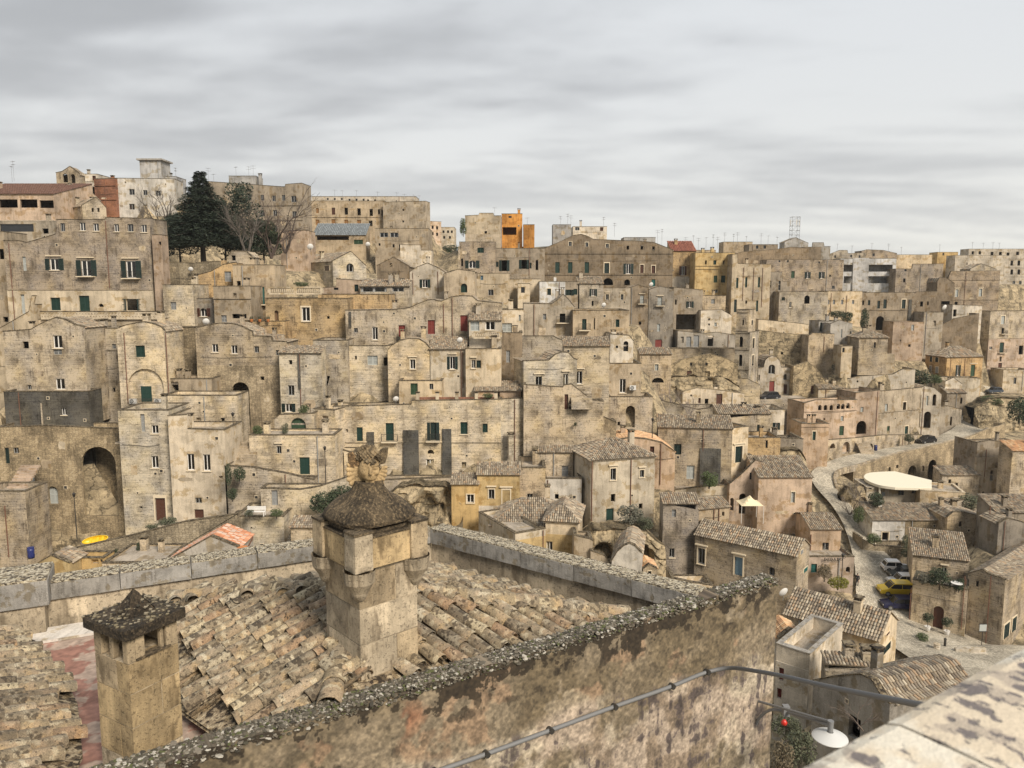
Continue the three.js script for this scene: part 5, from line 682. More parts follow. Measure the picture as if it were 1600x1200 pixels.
// ================================================================ centre
house('long ochre house front under the dark veranda', { x: [500, 612], y: [460, 560], d: 110, w: 'o', D: 7, win: '513,496,4,4,d 521,517,5,6,d' });
house('tile-roofed veranda with dark glazed front', { x: [563, 640], y: [447, 475], d: 114, w: 't', r: 'shed', ry: 437, win: '584,452,40,8,f 622,452,18,7,f' });
house('pink plaster terrace house with small door left of the veranda', { x: [503, 565], y: [436, 475], d: 118, w: 'p', D: 6, win: '557,450,6,11,v 525,449,7,8,d', p: [503, 450, 525, 448, 526, 436, 565, 438] });
house('gabled stone house with three red shutters', { x: [541, 784], y: [480, 540], d: 104, w: 't', r: 'prof', D: 8, p: [541, 485, 612, 484, 640, 481, 655, 474, 668, 469, 676, 468, 690, 471, 705, 464, 722, 462, 738, 463, 746, 470, 784, 474], win: '556,516,6,7,f 586,521,8,20,w 628,517,10,18,r 674,511,11,22,r 725,505,11,25,r', pipe: '693,475,520', butt: '545,549,487,500,k,0.2' });
house('glazed sun room with tiled roof beside the red shutters', { x: [733, 783], y: [500, 530], d: 101, w: 'w', r: 'shed', ry: 487, win: '742,508,14,18,n 766,509,15,13,w' });
house('block-walled house with pale grey shutter doors', { x: [540, 609], y: [540, 580], d: 101, w: 'c', D: 5, win: '556,559,3,6,d 582,563,16,15,n 603,565,7,13,d' });
house('cream house with curved parapet and white window', { x: [607, 673], y: [540, 615], d: 99, w: 'c', r: 'prof', D: 6, p: [607, 548, 612, 540, 625, 532, 640, 529, 655, 530, 665, 536, 673, 545], win: '645,569,8,15,wSH' });
house('cream house with tiled roof and open dark shutters', { x: [672, 728], y: [545, 615], d: 99, w: 'C', r: 'shed', ry: 526, win: '707,567,8,20,wXH 716,588,3,3,d', pipe: '723,550,606' });
house('narrow cream house with half-open green shutter', { x: [728, 783], y: [545, 615], d: 98, w: 'C', D: 6, win: '740,569,6,13,wH 748,569,7,12,v' });
house('long ashlar wall house behind the central facade', { x: [498, 628], y: [572, 640], d: 102, w: 'c', D: 5, win: '508,590,6,11,k 594,613,5,9,k' });
house('tiny cream house with olive green door on the terrace', { x: [624, 691], y: [595, 640], d: 96.5, w: 'C', D: 4, win: '647,608,11,18,G 674,604,6,9,f' });
house('tiled hut on the terrace with sloping stair roof', { x: [742, 814], y: [610, 640], d: 97, w: 'p', r: 'shed', ry: 595, win: '777,613,8,16,d' });
house('long central facade with green shutters and two balconies', { name: 'palazzo', cat: 'palazzo', x: [524, 783], y: [628, 760], d: 95, w: 'c', D: 3, p: [524, 635, 643, 632, 644, 626, 783, 624], win: '562,680,9,25,g 609,675,12,28,gB 677,674,9,28,vXB 725,669,11,19,gi 758,669,8,14,g 541,673,5,5,d 559,735,7,25,d 672,730,12,25,w 673,706,10,7,oA 725,727,7,10,d', butt: '573,586,675,745,k,0.5 630,655,672,748,k,0.5 691,706,670,746,k,0.5', band: [690], par: 0.3 });
house('angled right wing of the central facade with two green shutters', { x: [783, 852], y: [624, 745], d: 95, a: 9, w: 'c', D: 6, win: '825,661,9,25,g', p: [783, 624, 852, 620], ch: '796,676,8,28,-1.5' });
house('left corner bay of the central facade beside the pointed doorway', { x: [494, 527], y: [640, 760], d: 94, a: -20, w: 'c', D: 5, win: '491,662,4,14,d 508,652,10,4,s' });
house('small porch house with pointed arched doorway', { x: [527, 556], y: [706, 775], d: 92, w: 'c', D: 3, p: [527, 700, 545, 706, 556, 707], win: '533,724,8,42,eA' });
house('ochre terrace wall below the central facade', { name: 'terrace_wall', cat: 'wall', x: [550, 720], y: [750, 790], d: 91, w: 't', D: 3, p: [550, 752, 720, 745] });
house('yellow house with small tiled roof and white window', { x: [706, 748], y: [756, 835], d: 86, w: 'y', r: 'shed', ry: 739, win: '735,779,11,13,wS' });
house('yellow house with two white arched window surrounds', { x: [746, 812], y: [741, 830], d: 86.5, w: 'y', r: 'shed', ry: 722, win: '768,772,9,15,fSH 791,778,12,25,wSH', split: [790, 'w'] });
house('stone house with small square window beside the outside stair', { x: [811, 852], y: [731, 810], d: 88, w: 't', D: 6, win: '828,777,9,11,f' });
house('half-whitewashed house with green arched door', { x: [850, 908], y: [748, 830], d: 88.5, w: 'w', D: 5, win: '870,776,6,8,d 869,796,13,14,DA' });
house('ruined stone house with grey shutter behind the whitewashed wall', { x: [838, 895], y: [706, 770], d: 92, w: 't', D: 6, r: 'shed', ry: 696, win: '883,736,10,16,k' });
house('cream house with hipped tile roof and green street door', { x: [922, 1021], y: [716, 825], d: 87, a: 16, w: 'C', r: 'hip', xl: 890, rise: 1.7, win: '958,741,9,19,fSHi 958,778,7,13,d 953,805,12,22,D 1003,740,7,12,fSHi 1001,791,6,9,d', pipe: '925,720,815 986,716,800' });
house('yellow house with pyramidal tile roof and white street window', { x: [805, 852], y: [830, 905], d: 76, w: 'C', a: 28, r: 'flat', xl: 748, par: 0.4, split: [845, 'y'] });
house('yellow tile-roofed wing with white french window', { x: [852, 902], y: [815, 900], d: 78, w: 'C', a: -10, r: 'hip', D: 6, rise: 1.5, win: '858,857,11,22,w', split: [834, 'y'] });
house('tile roof of the yellow courtyard house', { x: [768, 900], y: [822, 850], d: 81, w: 'C', r: 'hip', D: 7, rise: 2.2 });
// ================================================================ centre right
house('narrow grey-brown house with long shutter', { x: [782, 816], y: [520, 615], d: 105, w: 'B', D: 6, win: '794,557,6,19,k' });
house('white french-windowed side wing with balustrade', { x: [782, 818], y: [484, 530], d: 110, w: 'w', D: 5, win: '792,512,16,14,n 812,497,3,10,n' });
house('cream stone house with small curved gable and balcony stair', { x: [818, 901], y: [565, 640], d: 97, a: 14, w: 'c', r: 'prof', D: 5, xl: 803, p: [818, 564, 858, 563, 868, 554, 878, 550, 888, 551, 896, 560, 901, 562], win: '842,596,10,16,fH 884,594,8,20,wH' });
house('big blank cream wall house with tiled roof edge', { x: [880, 950], y: [540, 700], d: 99, w: 'c', r: 'shed', ry: 526, win: '905,590,10,20,wH' });
house('stone terrace block with outside stair and round arch', { x: [818, 942], y: [603, 705], d: 94.5, w: 't', D: 2, p: [818, 601, 880, 605, 881, 602, 893, 600, 925, 625, 942, 627], win: '885,628,6,24,b 896,632,15,16,oA' });
house('rubble wall with potted shrubs below the arch terrace', { name: 'stone_wall', cat: 'wall', x: [845, 962], y: [660, 720], d: 96, w: 'r', D: 3, p: [845, 668, 890, 650, 910, 642, 940, 650, 962, 660] });
house('pale pointed-gable house with flowered balcony', { x: [818, 897], y: [475, 530], d: 114, w: 'n', r: 'prof', D: 8, p: [818, 474, 862, 475, 872, 468, 880, 460, 888, 467, 897, 480], win: '851,495,5,9,k 879,497,9,14,dB' });
house('pale house with green balcony door right of the pointed gable', { x: [895, 982], y: [485, 535], d: 112, w: 'n', D: 8, win: '913,507,7,17,gB 965,505,6,12,g 929,506,2,18,d' });
house('old stone wall house above the blank cream wall', { x: [812, 885], y: [524, 570], d: 108, w: 't', D: 6, p: [812, 525, 865, 525, 870, 528, 885, 535] });
house('whitewashed cave-front house with arched door', { x: [953, 989], y: [527, 565], d: 107, w: 'w', D: 5, win: '978,541,8,16,dA 964,542,4,4,d', p: [953, 522, 983, 524, 989, 533] });
house('white house with green shutter on the upper terrace', { x: [843, 883], y: [440, 475], d: 146, w: 'W', D: 6, win: '858,456,6,10,vS' });
house('cream cube house with dark window left of the white house', { x: [809, 828], y: [443, 470], d: 144, w: 'C', D: 5, win: '817,453,6,9,d' });
house('cream low house with two dark doors under the brown stone house', { x: [736, 796], y: [427, 470], d: 146, w: 'C', D: 6, win: '743,431,6,9,d 753,434,4,7,l 767,457,8,9,f' });
house('bright cream house with stair beside the white house', { x: [793, 845], y: [436, 470], d: 150, w: 'C', D: 6 });
house('grey house with two green shutters right of the white house', { x: [881, 905], y: [440, 475], d: 150, w: 'g', D: 6, win: '889,457,8,9,vX 899,456,6,9,g' });
house('tan house with tile roof and pair of green shutters', { x: [903, 942], y: [443, 485], d: 150, w: 't', r: 'shed', ry: 432, win: '927,457,6,11,wX 926,474,3,8,d' });
house('cream house with two hooded windows', { x: [940, 984], y: [450, 495], d: 152, w: 'n', D: 7, win: '949,464,5,9,fSH 972,464,5,9,fSH' });
house('tall grey house with iron balcony window between pilasters', { x: [982, 1012], y: [448, 550], d: 168, w: 'B', D: 8, p: [982, 450, 997, 445, 1012, 450], r: 'prof', win: '1003,468,6,13,nBH 1000,505,4,5,d 999,522,3,6,d' });
house('tall tan house with balcony and red-brown street door', { x: [1011, 1050], y: [449, 555], d: 168, w: 'g', D: 8, p: [1011, 453, 1030, 447, 1050, 452], r: 'prof', win: '1031,471,7,13,nBH 1029,512,5,12,n 1029,537,11,13,R' });
house('grey plaster house over an open arched loggia', { x: [1051, 1096], y: [452, 525], d: 172, w: 'g', D: 8, win: '1078,476,6,10,wXi 1056,472,3,8,d 1072,503,32,24,o', p: [1051, 449, 1096, 453] });
house('small stone house with grey shutter above the pink cave house', { x: [1094, 1133], y: [462, 495], d: 174, w: 't', D: 7, win: '1114,471,6,7,k' });
house('pale pink house with tiny windows and red awning ledge', { x: [1094, 1142], y: [487, 527], d: 170, w: 'w', D: 6, p: [1094, 485, 1128, 484, 1142, 493], win: '1108,499,3,3,d 1108,507,3,3,d 1118,507,4,6,n' });
house('grey stone wall house with square openings beneath the pale pink house', { x: [1058, 1150], y: [520, 560], d: 166, w: 'q', D: 5, p: [1058, 517, 1100, 521, 1120, 519, 1150, 524], win: '1066,531,5,10,s 1076,534,8,16,k 1088,533,9,18,k 1110,533,9,16,o' });
house('long dark ledge wall above the caves', { name: 'retaining_wall', cat: 'wall', x: [990, 1150], y: [546, 580], d: 162, w: 't', D: 3, p: [990, 545, 1150, 545] });
house('stone house with white arched window and small roof', { x: [999, 1048], y: [553, 600], d: 128, w: 't', r: 'shed', ry: 543, win: '1026,574,6,10,nS 1028,594,19,8,oA' });
house('flat grey house with tall white window and air conditioner', { x: [950, 1001], y: [568, 625], d: 104, w: 'n', D: 6, win: '973,603,10,22,w' });
house('arched bridge wall under the air-conditioned house', { name: 'arch_wall', cat: 'wall', x: [950, 1018], y: [620, 700], d: 102, w: 't', D: 4, win: '985,651,15,34,oA 967,662,4,6,d' });
house('peach roofed house with clay tile roof beside the hip-roofed house', { x: [962, 1054], y: [690, 745], d: 95, w: 'p', r: 'prof', D: 6, p: [962, 688, 985, 684, 1010, 686, 1035, 692, 1054, 706], win: '1019,703,7,11,b 996,703,4,5,d', pal: ORANGE_PAL });
house('large ashlar house with grey shutters and blackened buttress', { x: [1026, 1141], y: [668, 775], d: 101, a: -8, w: 't', r: 'shed', ry: 648, win: '1059,702,12,16,v 1079,738,13,21,n', butt: '1094,1125,700,745,k,0.6' });
house('bright side wing with tall arched shutter next to the ashlar house', { x: [1140, 1166], y: [668, 760], d: 100, a: 26, w: 'C', D: 7, win: '1154,710,12,27,vSH' });
house('long stone roof house with three dark shutters above the side wing', { x: [1120, 1202], y: [648, 700], d: 116, w: 't', r: 'shed', ry: 632, win: '1185,671,5,15,v', p: [1120, 655, 1202, 646] });
house('bright plaster gable house with pair of dark shutters', { x: [1200, 1224], y: [640, 690], d: 118, w: 'w', D: 6, win: '1213,666,6,11,wX' });
house('carved portal house with round arched dark door', { name: 'chapel', cat: 'chapel', x: [1210, 1253], y: [690, 735], d: 112, w: 'g', D: 5, p: [1210, 690, 1222, 684, 1253, 686], win: '1233,712,9,23,dA' });
house('low stone house beneath the carved portal', { x: [1158, 1218], y: [684, 725], d: 110, w: 'o', D: 5, win: '1198,694,4,12,d' });
house('peach house with wavy tile roof and pale door', { x: [1183, 1266], y: [745, 812], d: 95, w: 'p', r: 'shed', ry: 712, win: '1239,777,7,17,nS' });
house('peach terrace house with arches and cream shade sail', { x: [1138, 1186], y: [722, 815], d: 97, w: 'p', D: 5, win: '1160,787,12,32,oA 1143,788,8,20,oA 1173,744,4,11,d', p: [1138, 757, 1160, 740, 1181, 719, 1186, 722] });
house('terrace wall with white door and climbing plant', { name: 'terrace_wall', cat: 'wall', x: [1054, 1145], y: [758, 790], d: 98, w: 'C', D: 5, par: 0.1, p: [1054, 766, 1100, 760, 1145, 757] });
// ================================================================ campanile, church, cave quarter
house('pale baroque church front with quatrefoil window and red door', { name: 'church', cat: 'church', x: [1183, 1241], y: [575, 622], d: 158, w: 'w', r: 'prof', D: 12, p: [1183, 575, 1193, 574, 1196, 563, 1201, 558, 1207, 556, 1213, 558, 1218, 563, 1221, 574, 1241, 575], win: '1206,577,11,15,fA 1185,590,5,9,fA 1227,589,6,9,fA 1206,605,9,19,R 1186,609,4,16,N 1227,608,6,15,N' });
house('square ochre campanile with paired arched openings', { name: 'bell_tower', cat: 'bell tower', x: [1145, 1168], y: [519, 632], d: 152, a: -32, w: 't', D: 3.4, xr: 1185, win: '1158,534,6,16,oA 1157,563,6,18,oA', rw: '1177,536,4,16,dA 1176,563,4,17,dA', band: [519, 545, 576], par: 0.2 });
house('upper stage of the campanile with slit openings', { name: 'bell_tower', cat: 'bell tower', x: [1150, 1169], y: [484, 520], d: 152.6, a: -32, w: 't', D: 2.8, xr: 1181, f: 0.3, win: '1161,504,3,8,o', rw: '1175,504,3,8,d', band: [487, 516], par: 0.2 });
house('cave-front wall with dark doors in the rock beside the bare trees', { x: [1040, 1152], y: [560, 605], d: 140, w: 'rock', D: 8, p: [1040, 575, 1065, 562, 1090, 556, 1110, 553, 1135, 560, 1152, 570], win: '1077,586,8,13,N 1105,586,9,12,s 1080,569,4,5,d 1104,569,4,5,d 1125,592,5,6,d', cop: 'rock' });
house('white cave front with brown double door below the rock ledge', { x: [1066, 1162], y: [606, 642], d: 133, w: 'w', D: 6, p: [1066, 612, 1090, 606, 1120, 609, 1162, 615], win: '1124,624,10,17,N 1104,627,6,8,d 1093,626,4,8,b 1080,618,3,3,d', cop: 'rock' });
house('stone court wall in front of the caves', { name: 'garden_wall', cat: 'wall', x: [1000, 1120], y: [640, 670], d: 122, w: 't', D: 3, p: [1000, 622, 1030, 625, 1060, 632, 1090, 640, 1120, 636] });
house('low grey house with porthole left of the church steps', { x: [1140, 1186], y: [600, 645], d: 146, w: 'c', D: 5, win: '1152,613,3,5,d 1155,612,3,6,d', p: [1140, 590, 1168, 592, 1186, 602] });
house('church forecourt retaining wall', { name: 'retaining_wall', cat: 'wall', x: [1183, 1262], y: [624, 670], d: 150, w: 't', D: 10, par: 0.05, nocop: 1 });
house('eroded rock wall house behind the church', { x: [1184, 1268], y: [519, 580], d: 164, w: 'rock', D: 6, p: [1184, 516, 1220, 520, 1262, 524, 1268, 530], win: '1206,551,4,5,d 1222,552,4,4,d 1267,553,5,9,k', cop: 'rock' });
house('long pale ledge house with whitewashed roof above the church', { x: [1184, 1262], y: [505, 530], d: 170, w: 'C', D: 6, p: [1184, 499, 1230, 503, 1262, 507] });
house('diagonal buttressed stone house right of the church', { x: [1262, 1302], y: [520, 560], d: 160, w: 't', D: 7, p: [1262, 525, 1270, 520, 1302, 522], pipe: '1288,526,550' });
house('grey rounded house with green lattice windows', { x: [1278, 1312], y: [502, 535], d: 168, w: 'q', D: 6, win: '1283,511,4,14,v 1289,511,4,14,v' });
house('grey tall narrow house with pale slit', { x: [1296, 1330], y: [503, 545], d: 164, w: 'q', D: 6, p: [1296, 506, 1312, 500, 1330, 506], win: '1315,521,3,13,n 1329,520,3,5,d' });
house('low tan house with hipped roof and arched window', { x: [1341, 1386], y: [528, 556], d: 158, w: 't', r: 'hip', D: 6, rise: 1.6, win: '1367,539,4,9,fA' });
house('small cream cube with dark window on the yellow ledge', { x: [1314, 1331], y: [541, 560], d: 155, w: 'C', D: 4, win: '1318,547,4,7,d' });
house('long yellow cave-front row with small windows', { x: [1248, 1396], y: [557, 595], d: 164, w: 'C', D: 6, p: [1248, 562, 1290, 556, 1330, 552, 1396, 553], win: '1282,583,6,12,k 1330,577,5,8,f 1347,577,6,9,f 1330,567,3,3,d 1373,577,3,9,k 1382,575,3,10,k 1288,594,4,9,d', nocop: 1 });
house('whitewashed low row below the yellow caves', { x: [1322, 1428], y: [588, 612], d: 158, w: 'w', D: 5, win: '1384,597,4,9,f 1340,596,3,3,d', p: [1322, 593, 1340, 588, 1395, 585, 1410, 577, 1428, 577] });
house('tiled lean-to with yellow stair wall', { x: [1278, 1325], y: [605, 625], d: 154, w: 'C', r: 'shed', ry: 590, p: [1278, 607, 1325, 607] });
house('rock outcrop wall right of the church', { name: 'rock_wall', cat: 'rock', x: [1238, 1290], y: [570, 622], d: 156, w: 'rock', D: 5, p: [1238, 572, 1262, 565, 1280, 580, 1290, 600], win: '1269,609,5,13,N', cop: 'rock' });
house('pink palazzo with two triple loggias and green doors', { name: 'palazzo', cat: 'palazzo', x: [1254, 1336], y: [628, 690], d: 141, a: 12, w: 'p', D: 7, p: [1254, 630, 1275, 625, 1336, 625], win: '1281,637,6,9,oA 1290,637,6,9,oA 1299,637,6,9,oA 1310,635,6,9,oA 1317,635,6,9,oA 1325,634,6,9,oA 1316,654,5,8,n 1315,673,8,15,G 1288,655,3,4,d', band: [643] });
house('pink arched porch house right of the loggias', { x: [1333, 1370], y: [612, 690], d: 147, a: 16, w: 'p', D: 7, win: '1337,638,4,12,d 1347,640,5,8,n 1346,668,17,22,oA', p: [1333, 614, 1370, 610] });
house('long pinkish stone palazzo with two green doors', { name: 'palazzo', cat: 'palazzo', x: [1368, 1434], y: [610, 690], d: 152, a: 24, w: 'n', D: 8, win: '1385,637,5,12,n 1413,635,6,14,dS 1388,672,5,13,G 1416,672,6,13,DS', band: [645], p: [1368, 612, 1434, 606] });
house('small pink house with green door and stair', { x: [1250, 1293], y: [662, 712], d: 131, w: 'p', D: 5, win: '1272,681,6,14,DS', band: [666] });
house('white house with round balcony and tall arches beside the road', { x: [1432, 1466], y: [612, 690], d: 160, w: 'w', D: 6, p: [1432, 607, 1445, 603, 1460, 606, 1466, 616], r: 'prof', win: '1437,628,6,22,fA 1449,626,4,15,n 1460,625,7,18,oA 1449,656,13,26,oA 1436,656,5,24,oA' });
house('pale house with dark street door at the road bend', { x: [1462, 1500], y: [636, 680], d: 170, w: 'n', D: 6, p: [1462, 636, 1480, 634, 1500, 640], win: '1486,658,4,14,d' });
house('tall white gable strip above the road bend', { x: [1474, 1500], y: [600, 645], d: 178, w: 'w', D: 6, p: [1474, 596, 1490, 590, 1500, 600], win: '1478,628,4,10,oA' });
house('orange-stained garden wall under the pyramid-roofed house', { name: 'garden_wall', cat: 'wall', x: [1446, 1530], y: [592, 620], d: 184, w: 'C', D: 4, p: [1446, 588, 1530, 591] });
house('small tiled house with arched door at the road edge', { x: [1478, 1508], y: [614, 640], d: 176, w: 'g', r: 'shed', ry: 603, win: '1502,626,4,10,oA' });
house('stone terrace with deep arch and stairs under the pink palazzo', { name: 'arch_wall', cat: 'wall', x: [1288, 1438], y: [690, 721], d: 138, a: 34, w: 't', D: 3, p: [1288, 688, 1340, 684, 1380, 680, 1438, 680], win: '1322,700,13,22,oA 1301,697,9,10,oA 1360,700,9,16,oA' });
// ================================================================ lower right
house('viaduct wall with tall round arches carrying the road', { name: 'viaduct', cat: 'viaduct', x: [1330, 1560], y: [735, 800], d: 130, a: 30, w: 'r', D: 2.2, nocop: 1, p: [1330, 733, 1345, 729, 1375, 718, 1405, 709, 1440, 701, 1470, 694, 1510, 685, 1540, 672, 1560, 664], win: '1425,740,15,28,oA 1456,740,16,46,oA 1395,747,14,20,oA 1442,732,5,10,dA 1402,729,4,6,d 1372,740,3,5,d 1363,741,3,5,d 1390,733,4,8,dA' });
house('small gabled stone house under the viaduct arches', { x: [1470, 1528], y: [742, 775], d: 127, w: 't', r: 'shed', ry: 728, win: '1484,753,5,8,d 1495,757,4,5,d', p: [1470, 742, 1528, 742] });
house('ruined tall house with patched plaster beside the viaduct', { x: [1520, 1600], y: [696, 790], d: 128, a: 8, w: 'g', D: 8, p: [1520, 692, 1545, 688, 1600, 695], win: '1549,712,4,8,d 1550,738,6,6,d 1549,747,6,9,k 1564,740,3,5,d', pipe: '1541,702,745', split: [715, 'n'] });
house('stone house with bleached orange tile roof at the right edge', { x: [1575, 1640], y: [704, 790], d: 122, w: 't', r: 'shed', ry: 688, pal: ORANGE_PAL });
house('cream lower storey beneath the oval canopy roof', { name: 'pavilion', cat: 'pavilion', x: [1352, 1450], y: [762, 800], d: 117, a: -4, w: 'C', D: 7, win: '1360,762,5,6,d 1408,770,10,7,f 1430,768,11,7,f 1381,772,6,6,n', nocop: 1, par: 0.1 });
house('long flat cream annex right of the oval canopy roof', { name: 'pavilion', cat: 'pavilion', x: [1436, 1506], y: [768, 800], d: 114, a: -14, w: 'C', D: 8, par: 0.2, cop: 'C' });
house('white house with broad tiled roof beside the cobbled street', { x: [1361, 1412], y: [812, 852], d: 107, w: 'W', r: 'shed', ry: 784, win: '1383,838,11,13,dS' });
house('stone wing with tiled roof right of the white street house', { x: [1411, 1470], y: [812, 875], d: 107.5, w: 'R', r: 'shed', ry: 786 });
house('stone terrace wall overgrown by creeper in front of the white street house', { name: 'retaining_wall', cat: 'wall', x: [1345, 1424], y: [848, 875], d: 103.5, w: 'r', D: 3, p: [1345, 842, 1358, 848, 1366, 852, 1424, 856] });
house('vaulted stone house with single dark window', { x: [1478, 1545], y: [800, 845], d: 105, w: 't', r: 'prof', D: 8, p: [1478, 808, 1490, 800, 1505, 800, 1525, 805, 1545, 812], win: '1501,819,6,9,d' });
house('tan house with humped roof behind the vaulted house', { x: [1472, 1535], y: [790, 830], d: 111, w: 't', r: 'prof', D: 6, p: [1472, 800, 1485, 785, 1505, 781, 1525, 788, 1535, 800] });
house('grey cottage with tiled roofs and dark window at the right edge', { x: [1553, 1625], y: [800, 850], d: 100, w: 'g', r: 'shed', ry: 772, win: '1582,833,9,8,f', pipe: '1547,790,825' });
house('grey gabled cottage front with little pediment', { x: [1558, 1600], y: [815, 850], d: 97, w: 'g', D: 4, p: [1558, 818, 1575, 810, 1592, 814, 1600, 818], r: 'prof' });
house('tan restaurant front with arched brown door and terrace garden', { name: 'restaurant', cat: 'restaurant', x: [1421, 1507], y: [911, 988], d: 89, lv: [906, 922], w: 't', D: 3.6, par: 0.5, win: '1466,965,19,32,NA', pipe: '1424,918,968 1508,900,985' });
house('upper storey of the restaurant with tile roof and white door', { name: 'restaurant', cat: 'restaurant', x: [1424, 1512], y: [868, 905], d: 93, lv: [866, 876], w: 't', r: 'shed', ry: 828, win: '1475,895,9,16,wH 1470,872,5,6,d' });
house('tall tan corner house with stepped gable beside the arched door', { x: [1507, 1563], y: [905, 1006], d: 87, a: -50, w: 't', r: 'prof', D: 10, xr: 1640, p: [1507, 906, 1512, 896, 1525, 893, 1535, 890, 1545, 897, 1563, 904], win: '1527,912,5,8,d', rw: '1572,985,10,28,v 1584,975,8,26,v', pipe: '1510,905,980' });
house('terracotta-tiled shop house with brown window', { x: [1264, 1312], y: [826, 875], d: 90, w: 'p', r: 'gab', ry: 802, win: '1290,855,11,14,f', pipe: '1267,835,870' });
house('low shop front with raised lettering', { name: 'shop', cat: 'shop', x: [1256, 1333], y: [870, 905], d: 87, w: 'p', D: 4, win: '1325,890,7,9,oA 1272,888,10,14,t', par: 0.25 });
house('long stone house with blue double door and tiled roof', { x: [1083, 1242], y: [846, 935], d: 82, lv: [834, 868], w: 't', r: 'gab', ry: 826, xr: 1264, rw: '1252,862,4,9,k 1258,890,6,11,t', win: '1096,869,12,22,fSHi 1154,885,14,26,LSH 1206,893,10,11,fA' });
house('two-storey stone corner house with small windows and tiled roof', { x: [1033, 1088], y: [794, 925], d: 83, w: 'b', r: 'shed', ry: 770, win: '1050,864,8,14,fi 1053,802,7,12,k', p: [1033, 786, 1088, 798] });
house('bright return wall with downpipes behind the stone corner house', { x: [1087, 1138], y: [793, 840], d: 84, a: 16, w: 'n', r: 'shed', ry: 778, pipe: '1123,795,815 1090,800,835', win: '1130,803,4,7,d' });
house('small whitewashed vault house with curved gable', { x: [955, 1001], y: [860, 930], d: 73, a: -12, w: 'w', r: 'prof', D: 6, p: [955, 877, 965, 862, 975, 853, 984, 849, 992, 853, 1001, 864], win: '984,895,7,11,d' });
house('tiny stone shed with clay roof beside the vault house', { x: [1004, 1026], y: [888, 930], d: 74, w: 't', r: 'prof', D: 3, p: [1004, 890, 1014, 882, 1026, 889], win: '1015,897,6,10,dS', pal: ORANGE_PAL });
house('rounded plaster buttress wall left of the vault house', { name: 'stone_wall', cat: 'wall', x: [896, 925], y: [838, 930], d: 75, w: 'n', D: 3, p: [896, 836, 922, 842, 925, 845] });
house('low lean-to wall between buttress and vault house', { name: 'stone_wall', cat: 'wall', x: [922, 958], y: [864, 930], d: 74.5, w: 'n', D: 3, p: [922, 860, 945, 868, 958, 890] });
house('white ground-floor annex with dark blue door below the corner house', { x: [1048, 1113], y: [912, 960], d: 76, w: 'w', D: 3, win: '1076,919,12,11,f 1105,922,6,8,d', p: [1048, 903, 1080, 910, 1113, 915] });
house('long tiled roof house in front of the parked cars', { x: [1222, 1372], y: [968, 1030], d: 64, lv: [957, 1000], w: 'C', r: 'gab', ry: 936, xr: 1401, rw: '1384,1013,13,24,v 1386,990,5,8,b', ch: '1329,945,9,45,1.5' });
house('white cube house with tall concrete parapet and red shutters', { x: [1208, 1260], y: [1012, 1130], d: 56, a: -42, w: 'w', D: 6, xr: 1316, split: [1030, 'w'], win: '1221,1053,9,17,r 1218,1083,8,13,r', par: 1.0, cop: 'q' });
house('little pink-roofed shed beside the white cube house', { x: [1216, 1250], y: [990, 1025], d: 60, w: 'w', D: 3, r: 'prof', p: [1216, 998, 1235, 983, 1250, 992], win: '1232,1002,5,12,r', pal: ORANGE_PAL });
house('weathered gable house with broad ridged tile roof', { x: [1264, 1384], y: [1062, 1200], d: 46, a: -68, w: 'q', r: 'prof', xr: 1520, p: [1264, 1060, 1300, 1058, 1318, 1056, 1345, 1054, 1362, 1062, 1378, 1088, 1384, 1096], win: '1335,1137,20,22,o' });
house('tiled roof strip with twin chimneys behind the weathered gable', { x: [1288, 1376], y: [1042, 1090], d: 52, a: -8, w: 't', r: 'shed', ry: 1020, ch: '1331,1018,12,40,0.6 1357,1020,13,40,0.2', p: [1288, 1048, 1376, 1040] });
console.log('houses', nh);
// ---------------------------------------------------------------- road, piazza, terrain
// the upper street between the apartment blocks
for (const [y, d] of [[420, 150], [414, 170], [408, 190], [402, 215], [397, 240], [394, 265], [391, 290]]) for (const x of [676, 690, 705, 718]) { const q = P(x, y, d); bases.push([q.x, q.y, q.z]); }
const stations = [[1345, 985, 88, 1430, 1000, 86], [1338, 930, 93, 1440, 930, 93], [1335, 880, 100, 1400, 880, 100], [1318, 820, 110, 1352, 830, 110], [1300, 790, 116, 1330, 790, 116], [1272, 757, 123, 1308, 765, 123], [1268, 738, 128, 1306, 742, 127], [1305, 717, 136, 1340, 730, 131], [1375, 702, 146, 1403, 711, 141], [1440, 690, 157, 1470, 695.5, 151], [1490, 668, 168, 1530, 679, 161], [1505, 645, 178, 1548, 663, 171], [1508, 625, 188, 1540, 640, 183], [1520, 608, 198, 1530, 622, 193], [1560, 588, 212, 1570, 606, 203], [1612, 578, 222, 1612, 600, 212]];
const cl = new THREE.CatmullRomCurve3(stations.map((s) => P(s[0], s[1], s[2]))), cr = new THREE.CatmullRomCurve3(stations.map((s) => P(s[3], s[4], s[5])));
const roadPts = [];
